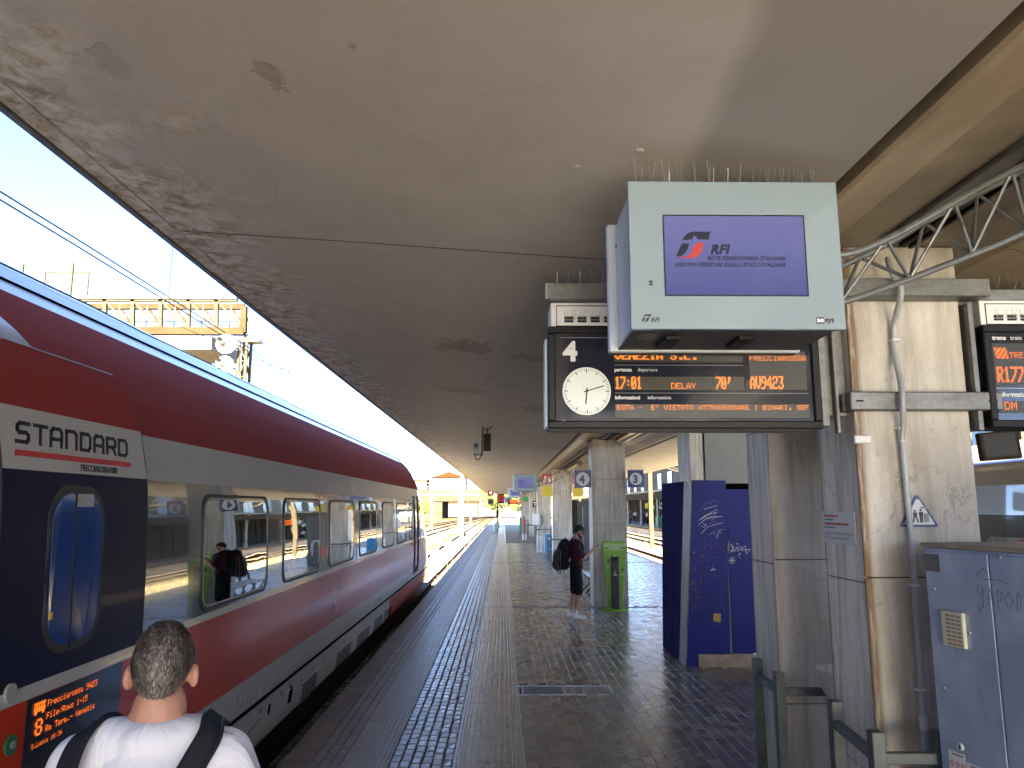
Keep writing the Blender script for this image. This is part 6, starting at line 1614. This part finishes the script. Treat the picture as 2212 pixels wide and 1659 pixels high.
for a in ((-.6, 112, 5.2, 2.0, 'leafy tree right behind the platform signal mast', 1), (2.3, 118, 4.6, 1.6, 'smaller leafy tree right of the one behind the signal mast', 2), (7.5, 130, 6, 3, 'tree hidden mostly by the far columns', 3), (-16, 150, 3.2, 2.4, 'low tree beside the viaduct pier', 4)): tree(*a)
# dry weeds between the tracks
rr = random.Random(5); mb = MB()
for k in range(5200):
    y = 24+90*rr.random()**1.5; lane = rr.choice([-1.95, -5.6, -6.0, -10.4, 6.35, 10.0, 10.2]) ; x = lane+rr.gauss(0, .35)
    if -6.4 < x < -1.9 and y < 28: continue
    h = rr.uniform(.08, .35); a = rr.uniform(0, 6.28); dx, dy = math.cos(a)*.02, math.sin(a)*.02; lx, ly = rr.uniform(-.12, .12), rr.uniform(-.12, .12)
    mb.add([(x-dx, y-dy, -.74), (x+dx, y+dy, -.74), (x+lx, y+ly, -.74+h)], [(0, 1, 2)])
tag(mb.build('dry_weeds', simple('weed_dry', (.22, .21, .07), .9, var=.4)), kind='stuff')

# ---------------------------------------------------------------- unseen block added behind the viewer to shade the track 4 train
t = thing('sun_blocker', 'added unseen block behind the viewer keeping sun off the track 4 train', 'building', (-4, -22, -.8))
MB().box((-6.8, -30, -.8), (-5.6, -14, 22)).build('wall', M['wall_far'], t)  # side wall of the added unseen block
MB().box((-5.6, -30, 5.5), (-1.3, -14, 22)).build('blocker_wall', M['wall_far'], t)
for k in range(3): MB().box((-4.6, -13.99, 7+k*4.5), (-2.4, -13.9, 9.8+k*4.5)).build('window', M['window_far'], t)  # windows on the added unseen block

# ---------------------------------------------------------------- opposite platform buildings
t = thing('opposite_canopy', 'long canopy with pale ribbed valance over the opposite platform', 'canopy', (16, 90, 0))
MB().box((15.0, 28, 3.55), (20.5, 170, 3.68)).build('roof', M['concrete_dark'], t)
MB().box((14.93, 28, 3.60), (15.0, 170, 3.72)).build('roof_edge', M['guard'], t)
vm = MB()
for k in range(4): vm.box((0, .02+k*.25, 2.86), (.05, .23+k*.25, 3.59))
vmm = vm.mesh('valance_slat', M['cream'])
for k in range(142): inst(vmm, 'valance_slat', t, (15.0-16, 28+k-90, 0))
for k in range(14):
    y = 40+k*9; mb = MB(); mb.cyl((15.3, y, 0), (15.3, y, 3.0), .12, n=10); mb.cyl((15.3, y, 3.0), (15.3, y, 3.55), .12, .38, n=10); mb.cyl((15.3, y, 0), (15.3, y, .8), .17, n=10); mb.build('post', M['pipe_grey'], t)
t = thing('station_building', 'long station wall with pale pilasters behind the opposite platform', 'building', (20, 90, 0))
MB().box((20, 25, 0), (26, 175, 7)).build('wall', M['wall_far2'], t)
pm = MB().box((-.12, -.45, 0), (0, .45, 2.9)).mesh('pilaster', M['wall_far'])
for k in range(70): inst(pm, 'pilaster', t, (0, 26+k*2.05-90, 0))
MB().box((19.86, 25, 2.9), (20, 175, 3.55)).build('frieze', M['wall_far'], t)
for k in range(24): MB().box((19.9, 30+k*6, 4.3), (19.99, 32.4+k*6, 6.3)).build('window', M['window_far'], t)
MB().box((19.5, 24.5, 7), (27, 176, 7.4)).build('cornice', M['wall_far'], t)
def opp_panel(y, z0, z1, w, mat, lb, name='sign_panel', x=15.4, shape='box'):
    t = thing(name, lb, 'sign', (x, y, z0))
    if shape == 'box': MB().box((x, y, z0), (x+w, y+.08, z1)).build('panel', mat, t); MB().box((x+w*.45, y+.02, z1), (x+w*.55, y+.06, 3.55)).build('hanger', M['guard'], t)
    else: MB().cyl((x, y, (z0+z1)/2), (x, y+.08, (z0+z1)/2), (z1-z0)/2, n=18).build('disc', mat, t); MB().prism([(x-.18, (z0+z1)/2-.05), (x, (z0+z1)/2-.05), (x, z0+.06), (x+.22, (z0+z1)/2), (x, z1-.06), (x, (z0+z1)/2+.05), (x-.18, (z0+z1)/2+.05)], y-.01, y-.001).build('arrow', M['sign_white'], t)
    return t
opp_panel(83, 1.95, 2.5, .55, M['yellow'], 'yellow sign panel on the opposite platform')
opp_panel(84, 2.9, 3.4, .6, M['sign_white'], 'small white panel hanging under the opposite valance', x=16.2)
opp_panel(77, 1.85, 2.3, .5, simple('green_arrow', (.03, .35, .2), .5), 'left round green arrow sign on the opposite platform', x=14.95, shape='disc')
opp_panel(76, 1.85, 2.3, .5, simple('green_arrow2', (.03, .35, .2), .5), 'right round green arrow sign on the opposite platform', x=15.6, shape='disc')
opp_panel(97, 1.9, 2.7, .5, M['red'], 'red sign panel on the opposite platform beside the near column')
t = thing('departure_board', 'small lit departure board hanging on the opposite platform', 'board', (15.5, 74, 2.2))
MB().box((15.15, 74, 2.10), (17.2, 74.3, 2.75)).build('casing', M['black'], t)
mb = MB()
for k in range(3): mb.box((15.75, 73.98, 2.18+k*.19), (17.0, 73.995, 2.29+k*.19))
mb.build('lit_rows', M['led'], t); MB().cyl((15.45, 73.96, 2.42), (15.45, 73.995, 2.42), .22, n=20).build('clock_dial', M['sign_white'], t); MB().box((15.4, 74.1, 2.75), (17.1, 74.2, 3.1)).build('upper_box', M['panel_grey'], t)
t = thing('waste_bin', 'small green bin on the opposite platform', 'bin', (16.3, 80, 0)); MB().box((15.95, 80, .05), (16.6, 80.5, 1.1)).build('bin_body', M['green'], t, bevel=.03)
# lattice portals on the right
for k, (y, z, xa, xb, lb) in enumerate(((52, 5.0, 9.5, 34, 'nearer cream lattice portal above the opposite canopy'), (72, 6.3, 10, 44, 'second cream lattice portal above the opposite canopy'), (100, 8.0, 12, 60, 'farthest cream lattice portal above the opposite canopy'))):
    t = thing('lattice_portal', lb, 'portal', (xa, y, -.7), group='cream lattice portals on the right')
    for zz in (z, z+1.0): MB().bar((xa, y, zz), (xb, y, zz), .16).build('chord', M['cream'], t)
    mb = MB(); x = xa; q = 0
    while x < xb-1: mb.bar((x, y, z+(q % 2)), (x+1.0, y, z+1-(q % 2)), .09); x += 1.0; q += 1
    mb.build('lacing', M['cream'], t)
    for x in (10.0, 26.5): MB().box((x-.14, y-.14, -.75), (x+.14, y+.14, z+2.2)).build('post', M['cream'], t)
    mb = MB()
    for x in (13, 17, 21): mb.bar((x, y, z), (x, y, z-.9), .08); mb.bar((x, y, z-.8), (x-1.8, y, z-.3), .07)
    mb.build('cantilever', M['cream'], t)
t = thing('office_block', 'grey office block rising behind the lattice portals on the right', 'building', (50, 130, 0))
MB().box((27, 120, -.8), (75, 140, 15)).build('wall', M['wall_far2'], t)
for r in range(4):
    for c in range(14): MB().box((28+c*3.2, 119.9, 2+r*3.2), (30.2+c*3.2, 119.99, 4+r*3.2)).build('window', M['window_far'], t)
# sunlit steel frame close by on the right, seen beneath the right board
t = thing('steel_trestle', 'sunlit cream diagonal steel trestle beyond the regional train', 'trestle', (16, 22, 0))
for a, b, w in (((13.3, 22, -.7), (13.3, 22, 5.5), .3), ((15.2, 22, -.7), (15.2, 22, 5.5), .25), ((13.0, 22, 2.8), (15.6, 22, 5.4), .22), ((11.0, 22, 4.6), (20, 22, 5.0), .3), ((17.2, 22, 3.0), (14.6, 22, 5.4), .2)):
    MB().bar(a, b, w).build('strut', M['cream'], t)
for x in (12.6, 14.8, 17.5): MB().box((x-.14, 24, -.75), (x+.14, 24.3, 7.5)).build('post', M['cream'], t)
# ---------------------------------------------------------------- people
def V(*a): return Vector(a)
def hand(mb, wrist, dirv, palm_n, curl=.5, s=1, side=1, thumb=True):
    """palm and five fingers as tapered chains; dirv: forearm direction, palm_n: palm normal"""
    d = Vector(dirv).normalized(); n = Vector(palm_n).normalized(); n = (n-d*n.dot(d)).normalized(); w = d.cross(n)*side
    wr = Vector(wrist)
    for k in (-.026, -.009, .009, .026): mb.cap(wr+w*k*.7*s, wr+d*.075*s+w*k*s, .014*s, .012*s, 8)
    for k, L in ((-.030, .062), (-.010, .078), (.010, .082), (.030, .072)):
        p = wr+d*.08*s+w*k*s; a = curl*.9; pts = [p]; dd = d
        for q, f in enumerate((.42, .32, .26)):
            dd = (dd*math.cos(a)+n*math.sin(a)).normalized(); nn = n
            p = p+dd*L*f*s; pts.append(p); a = curl*(1.1+q*.3)
            n2 = (n-dd*n.dot(dd)); 
            if n2.length > .1: pass
        mb.chain(pts, [.0095*s, .0088*s, .008*s, .0068*s], 8)
    if thumb:
        p = wr+d*.025*s+w*.032*s; q1 = p+(d*.55+w*.7+n*.4).normalized()*.04*s; q2 = q1+(d*.8+w*.1+n*.5).normalized()*.032*s
        mb.chain([p, q1, q2], [.013*s, .011*s, .008*s], 8)
def figure(label, loc, rz, H=1.75, arms=None, head_pitch=0, head_yaw=0, legs=None, top='tee_white', bottom='trousers_blue', shorts=False, shoes='shoe_white', hair='hair_dark', hair_style='short',
           vox=.011, beard=False, glasses=False, build=1.0, group=None, lean=0, detail=True, skin='skin', headz=0, hs=(1, 1, 1)):
    t = thing('person', label, 'person', loc, rz, group); s = H/1.75; L = dict(world=False)
    J = dict(pel=V(0, 0, .95), ch=V(0, .0, 1.24), nb=V(0, -.015, 1.45), nt=V(0, .012, 1.545+headz), hc=V(0, .028, 1.635+headz))
    J['sh1'], J['sh-1'] = V(.185*build, -.01, 1.405), V(-.185*build, -.01, 1.405)
    arms = arms or {1: (V(.245, -.03, 1.12), V(.255, .06, .88), V(0, .1, -1), V(-1, 0, 0)), -1: (V(-.245, -.03, 1.12), V(-.255, .06, .88), V(0, .1, -1), V(1, 0, 0))}
    legs = legs or {1: (V(.09, 0, .90), V(.10, .02, .50), V(.10, -.02, .09)), -1: (V(-.09, 0, .90), V(-.10, .02, .50), V(-.10, -.02, .09))}
    HM = Matrix.Translation(J['nt']) @ Matrix.Rotation(head_yaw, 4, 'Z') @ Matrix.Rotation(head_pitch, 4, 'X') @ Matrix.Diagonal((hs[0], hs[1], hs[2], 1)) @ Matrix.Translation(-J['nt'])
    def hp(*p): return HM @ Vector(p)
    b = MB()
    b.ell((0, 0, 1.22), (.15*build, .105, .25)); b.ell((0, -.005, 1.36), (.175*build, .095, .12)); b.ell((0, 0, .95), (.155, .115, .13))
    b.chain([V(-.17, -.01, 1.40), V(-.07, -.015, 1.455), V(.07, -.015, 1.455), V(.17, -.01, 1.40)], [.055, .05, .05, .055])
    b.chain([J['nb']+V(0, 0, -.06), J['nt']], [.070, .062])
    c = J['hc']
    b.ell(hp(0, c.y-.008, c.z+.018), (.076, .094, .100), HM, 20, 14); b.ell(hp(0, c.y+.030, c.z-.055), (.056, .060, .058), HM); b.ell(hp(0, c.y-.02, c.z-.05), (.062, .07, .06), HM)
    b.cap(hp(0, c.y+.085, c.z+.015), hp(0, c.y+.103, c.z-.022), .010, .014, 8); b.ell(hp(0, c.y+.066, c.z-.092), (.022, .02, .018), HM)
    if detail: b.ell(hp(0, c.y+.082, c.z-.052), (.026, .010, .008), HM)
    for k in (1, -1):
        b.ell(hp(k*.087/hs[0]**.38, c.y-.018, c.z-.010), (.014, .023, .036), HM @ Matrix.Rotation(k*R(38), 4, 'Z'), 12, 8)
        e, w, hd, pn = arms[k]; b.chain([J[f'sh{k}'], e, w], [.052, .042, .028]); b.cap(J[f'sh{k}'].lerp(e, .1), J[f'sh{k}'].lerp(e, .55), .052, .048)
        b.cap(e.lerp(w, .1), e.lerp(w, .4), .041, .038)
        hd = hd.normalized(); hand(b, w+hd*.012, hd, pn, .55 if len(arms[k]) < 5 else arms[k][4] if False else .6, 1, -k)
        hip, kn, an = legs[k]; b.chain([hip, kn, an], [.085, .055, .037]); b.cap(hip.lerp(kn, .1), hip.lerp(kn, .5), .084, .074); b.cap(kn.lerp(an, .15), kn.lerp(an, .45), .053, .053)
        b.cap(an+V(0, -.02, -.03), an+V(k*.01, .15, -.055), .032, .026)
    b.v = [tuple(Vector(v)*s) for v in b.v]; bo = b.build('body', M[skin], t, **L); remesh(bo, vox*.8 if detail else vox, 4, .5)
    # top
    g = MB(); g.ell((0, 0, 1.22), (.178*build, .130, .27)); g.ell((0, -.008, 1.335), (.195*build, .115, .135)); g.ell((0, 0, 1.02), (.175, .135, .12)); g.chain([V(-.175*build, -.01, 1.40), V(-.085, -.015, 1.448), V(.085, -.015, 1.448), V(.175*build, -.01, 1.40)], [.068, .060, .060, .068])
    g.ell((0, -.022, 1.462), (.098, .070, .045))
    for k in (1, -1):
        sh, e = J[f'sh{k}'], arms[k][0]; g.chain([sh, sh.lerp(e, .45), sh.lerp(e, .80)], [.070, .071, .072])
    # keep the neck opening clear
    g.v = [tuple(Vector(v)*s) for v in g.v]; go = g.build('tshirt', M[top], t, **L); remesh(go, vox, 6, .6)
    # legs
    g = MB(); g.ell((0, 0, .96), (.170, .132, .13)); 
    for k in (1, -1):
        hip, kn, an = legs[k]; q = hip.lerp(kn, 1.0) if shorts else an
        if shorts: g.chain([hip, hip.lerp(kn, .5), hip.lerp(kn, .98)], [.100, .095, .090])
        else: g.chain([hip, kn, an+V(0, 0, .03)], [.098, .075, .065])
    g.v = [tuple(Vector(v)*s) for v in g.v]; go = g.build('shorts' if shorts else 'trousers', M[bottom], t, **L); remesh(go, vox, 5, .6)
    for k in (1, -1):
        an = legs[k][2]; g = MB(); g.chain([an+V(0, -.045, -.055), an+V(0, .05, -.052), an+V(k*.012, .17, -.060)], [.038, .042, .032]); g.ell(an+V(0, -.02, -.02), (.042, .055, .04))
        g.box(an+V(-.042, -.085, -.09), an+V(.046, .20, -.070)); g.v = [tuple(Vector(v)*s) for v in g.v]; so = g.build('shoe', M[shoes], t, **L); remesh(so, .008 if detail else .02, 3, .5)
        if shorts:
            g = MB(); g.cap(an+V(0, 0, -.02), an+V(0, 0, .055), .040, .042); g.v = [tuple(Vector(v)*s) for v in g.v]; g.build('sock', M['sock_white'], t, smooth=True, **L)
    # hair
    g = MB(); cc = (0, c.y-.012, c.z+.026)
    g.ell(hp(*cc), (.081, .098, .101), HM, 24, 16)
    inv = HM.inverted(); keep = []
    for f in g.f:
        m = sum((inv @ Vector(g.v[i]) for i in f), Vector())/len(f); m = m-Vector(cc)
        lim = (.030 if m.y > .02 else .030-(.02-m.y)*1.05)
        if hair_style == 'short' and m.z > max(lim, -.062): keep.append(f)
    g.f = keep; g.m = [0]*len(keep); g.tint = [0]*len(keep)
    g.v = [tuple(Vector(v)*s) for v in g.v]; ho = g.build('hair', M[hair], t, smooth=True, **L)
    so = ho.modifiers.new('thickness', 'SOLIDIFY'); so.thickness = .012; so.offset = .4
    if detail:
        rr = random.Random(11); q = MB(); n = 0
        while n < (9000 if hair == 'hair_grey' else 2500):
            u = Vector((rr.gauss(0, 1), rr.gauss(0, 1), rr.gauss(0, 1))).normalized(); m = Vector((u.x*.081, u.y*.098, u.z*.101))
            lim = (.026 if m.y > .02 else .026-(.02-m.y)*1.1)
            if m.z < max(lim, -.068)+rr.uniform(-.006, .006): continue
            nn = Vector((u.x/.081, u.y/.098, u.z/.101)).normalized(); flow = Vector((rr.gauss(0, .22)+.3*math.sin(u.x*9+u.z*7), -.6+rr.gauss(0, .2), -.9 if u.z < .55 else -.2+rr.gauss(0, .25))); flow = (flow-nn*flow.dot(nn)).normalized()
            p = Vector(cc)+m+nn*.004; q.t = rr.random(); ln = rr.uniform(.014, .036); side = nn.cross(flow)*rr.uniform(.0012, .0022)
            e1 = p+flow*ln*.6+nn*.004; e2 = p+flow*ln+nn*rr.uniform(-.001, .011)
            q.add([HM @ (p-side)*1.0, HM @ (p+side), HM @ (e1+side*.8), HM @ (e1-side*.8), HM @ e2], [(0, 1, 2, 3), (3, 2, 4)]); n += 1
        q.v = [tuple(Vector(v)*s) for v in q.v]; q.build('hair_strands', M[hair], ho, tint=True, **L)
        g = MB()
        for k in (1, -1): g.ell(hp(k*.030, c.y+.078, c.z+.012), (.012, .008, .007), HM, 10, 6)
        g.v = [tuple(Vector(v)*s) for v in g.v]; g.build('eye', M['text_black'], t, smooth=True, **L)
        g = MB()
        for k in (1, -1): g.cap(hp(k*.016, c.y+.086, c.z+.036), hp(k*.046, c.y+.076, c.z+.036), .004, .003, 6)
        g.v = [tuple(Vector(v)*s) for v in g.v]; g.build('eyebrow', M['hair_dark'], t, **L)
    if beard:
        g = MB(); g.ell(hp(0, c.y+.034, c.z-.068), (.058, .060, .050), HM); 
        for k in (1, -1): g.cap(hp(k*.056, c.y+.02, c.z-.06), hp(k*.070, c.y-.002, c.z-.01), .016, .010, 8)
        g.v = [tuple(Vector(v)*s) for v in g.v]; bo2 = g.build('beard', M['hair_dark'], t, **L); remesh(bo2, .006, 3, .5)
    if glasses:
        g = MB()
        for k in (1, -1): g.bar(hp(k*.074, c.y+.09, c.z+.016), hp(k*.086, c.y-.018, c.z+.010), .003, .008); g.ell(hp(k*.034, c.y+.097, c.z+.006), (.030, .003, .021), HM, 16, 8)
        g.bar(hp(-.02, c.y+.10, c.z+.014), hp(.02, c.y+.10, c.z+.014), .003); g.v = [tuple(Vector(v)*s) for v in g.v]; g.build('glasses', M['black'], t, **L)
    return t
# man in the foreground, seen from behind
p1 = figure('man in white t-shirt with dark straps seen from behind at lower left', (-.865, 2.02, -.03), R(7), 1.88, headz=-.028, hs=(.74, .80, .86), top='tee_white', bottom='trousers_blue', hair='hair_grey', glasses=True, vox=.009, build=.84, head_pitch=R(-2), head_yaw=R(4),
            arms={1: (V(.26, .02, 1.12), V(.20, .22, 1.0), V(-.4, .6, .3), V(-.5, 0, -.5)), -1: (V(-.26, .02, 1.12), V(-.20, .22, 1.0), V(.4, .6, .3), V(.5, 0, -.5))})
# front-worn rucksack: bag on the chest, straps over the shoulders and down the back
rk = thing('rucksack', 'dark rucksack worn on the chest, its straps running down the white shirt', 'rucksack', (-.865, 2.02, 0), R(7))
s = 1.88/1.75; L = dict(world=False)
g = MB(); g.ell((0, .26*1, 1.17*s), (.15, .10, .22)); g.ell((0, .30, 1.08*s), (.13, .08, .12)); o = g.build('bag', M['strap'], rk, **L); remesh(o, .014, 4, .5)
for k in (1, -1):
    pth = [V(k*.105, .17, 1.34), V(k*.118, .115, 1.41), V(k*.124, .06, 1.450), V(k*.130, -.01, 1.462), V(k*(.140 if k < 0 else .138), -.072, 1.446), V(k*(.143 if k < 0 else .118), -.120, 1.40), V(k*(.140 if k < 0 else .092), -.146, 1.34), V(k*(.130 if k < 0 else .085), -.155, 1.24), V(k*.125, -.155, 1.14), V(k*.13, -.145, 1.05), V(k*.16, -.10, .97), V(k*.19, .02, .95), V(k*.16, .16, 1.0)]
    pth = smooth_path([q*s for q in pth], 5); g = MB(); rows = []
    for i, q in enumerate(pth):
        d = (pth[min(i+1, len(pth)-1)]-pth[max(i-1, 0)]).normalized(); cen = Vector((0, .0, q.z)); nrm = (q-Vector((q.x*.55, 0, min(q.z, 1.38*s)))); nrm = (nrm-d*nrm.dot(d)).normalized(); sd_ = d.cross(nrm)
        w = .031 if i < 45 else .02; h = .008
        rows.append([q-sd_*w-nrm*h*.6, q-sd_*w*.85+nrm*h, q+sd_*w*.85+nrm*h, q+sd_*w-nrm*h*.6])
    g.loft(rows, True); o = g.build('strap', M['strap'], rk, smooth=True, **L)
    g = MB(); rows = [[a[1].lerp(a[2], .12)+ (a[1]-a[0])*.15, a[1].lerp(a[2], .16)+(a[1]-a[0])*.25, a[1].lerp(a[2], .2)+(a[1]-a[0])*.15] for a in rows[10:40]]; g.loft(rows); g.build('seam', M['black'], o, **L)
# man with backpack and phone
p2 = figure('man in maroon t-shirt and black shorts looking at his phone', (1.42, 15.08, .0), R(-90), 1.74, top='tee_maroon', bottom='shorts_black', shorts=True, hair='hair_dark', beard=True, vox=.012, build=.98, head_pitch=R(-24), glasses=True,
            arms={1: (V(.205, .10, 1.125), V(.105, .285, 1.25), V(-.5, .6, .62), V(-.3, -.6, .8)), -1: (V(-.215, .11, 1.115), V(-.075, .285, 1.225), V(.35, .7, .60), V(.2, -.6, .8))},
            legs={1: (V(.085, 0, .90), V(.095, .03, .50), V(.11, -.03, .09)), -1: (V(-.085, -.02, .90), V(-.11, -.03, .50), V(-.13, -.12, .09))})
ph = thing('smartphone', 'dark smartphone held in front of the backpack man', 'phone', (1.42, 15.08, 0), R(-90))
Mx = Matrix.Translation((0, .375, 1.335)) @ Matrix.Rotation(R(35), 4, 'X'); g = MB(); g.box((-.036, -.075, -.005), (.036, .075, .004), Mx); g.build('case', M['black'], ph, bevel=.003, world=False)
g = MB(); g.box((-.032, -.070, .004), (.032, .070, .0048), Mx); g.build('screen_glass', M['board_face'], ph, world=False)
bp = thing('backpack', 'large black backpack with grey and orange piping on the man with the phone', 'backpack', (1.42, 15.08, 0), R(-90))
g = MB(); g.ell((0, -.25, 1.20), (.165, .13, .27)); g.ell((0, -.22, 1.36), (.14, .11, .13)); g.ell((0, -.28, 1.02), (.16, .14, .13)); o = g.build('main_bag', M['bag'], bp, world=False); remesh(o, .014, 5, .5)
g = MB(); g.ell((0, -.36, 1.08), (.14, .10, .21)); g.ell((0, -.38, 1.0), (.13, .09, .12)); o = g.build('front_pocket', M['bag2'], bp, world=False); remesh(o, .012, 5, .5)
for k in (1, -1):
    g = MB(); g.ell((k*.155, -.22, 1.02), (.035, .08, .11)); g.build('side_pocket', M['bag'], bp, smooth=True, world=False)
    g = MB(); g.tube(smooth_path([V(k*.10, -.14, 1.40), V(k*.115, -.05, 1.478), V(k*.12, .04, 1.455), V(k*.135, .12, 1.36), V(k*.15, .11, 1.20), V(k*.17, .02, 1.08), V(k*.16, -.12, 1.02)], 5), .019, 8); g.build('shoulder_strap', M['strap'], bp, smooth=True, world=False)
    for y_, m, x_ in ((-.40, 'grey_trim', .085), (-.345, 'orange_trim', .128), (-.30, 'grey_trim', .15), (-.43, 'grey_trim', .05)):
        pts = []
        for i in range(13):
            z = .90+.40*i/12; tt = (z-1.08)/.24; rad = math.sqrt(max(0.02, 1-tt*tt)); pts.append(V(k*x_*(.75+.28*rad), y_*1.0-(.055*rad-.035), z))
        g = MB(); g.tube(smooth_path(pts, 2), .0045 if m == 'grey_trim' else .006, 6); g.build('piping', M[m], bp, smooth=True, world=False)
g = MB(); g.tube([V(-.10, -.30, .93), V(-.11, -.31, .86), V(-.10, -.30, .80)], .012, 6); g.tube([V(.06, -.36, .90), V(.05, -.38, .85), V(.0, -.37, .88)], .007, 6); g.build('dangling_strap', M['bag'], bp, world=False)
g = MB(); g.tube([V(-.04, -.20, 1.47), V(-.03, -.21, 1.52), V(.03, -.21, 1.52), V(.04, -.20, 1.47)], .008, 6); g.build('grab_handle', M['strap'], bp, world=False)
g = MB()
for z in (1.02, 1.27): g.box((-.175, -.21, z), (-.160, -.15, z+.03))
g.build('buckle', M['orange_trim'], bp, world=False)
# people on the opposite platform
M['shirt_far'] = simple('shirt_far_white', (.6, .6, .6), .9); M['suit_far'] = simple('suit_far_dark', (.02, .02, .025), .9)
far = [((17.0, 99, 0), 10, 'shirt_far', 'trousers_blue', 'distant person in white shirt with a bag beside the left canopy post'), ((17.3, 94.5, 0), 40, 'suit_far', 'suit_far', 'distant person in a dark suit on the opposite platform'),
       ((17.7, 94.6, 0), -60, 'shirt_far', 'shorts_black', 'distant person in white shirt talking with the one in dark suit'), ((16.6, 100.5, 0), 90, 'tee_maroon', 'shorts_black', 'distant person in red top at the edge of the near column'),
       ((16.5, 79, 0), 20, 'shirt_far', 'shorts_black', 'distant person in white near the small green bin')]
for loc, rz, a, b_, lb in far: figure(lb, loc, R(rz), 1.62, top=a, bottom=b_, vox=.035, detail=False, shoes='black', group='people waiting on the opposite platform')
t = thing('shoulder_bag', 'tiny dark shoulder bag carried by the distant person in white', 'bag', (16.75, 98.9, .8)); MB().box((16.66, 98.8, .62), (16.84, 99.0, 1.0)).build('bag', M['black'], t, bevel=.03)
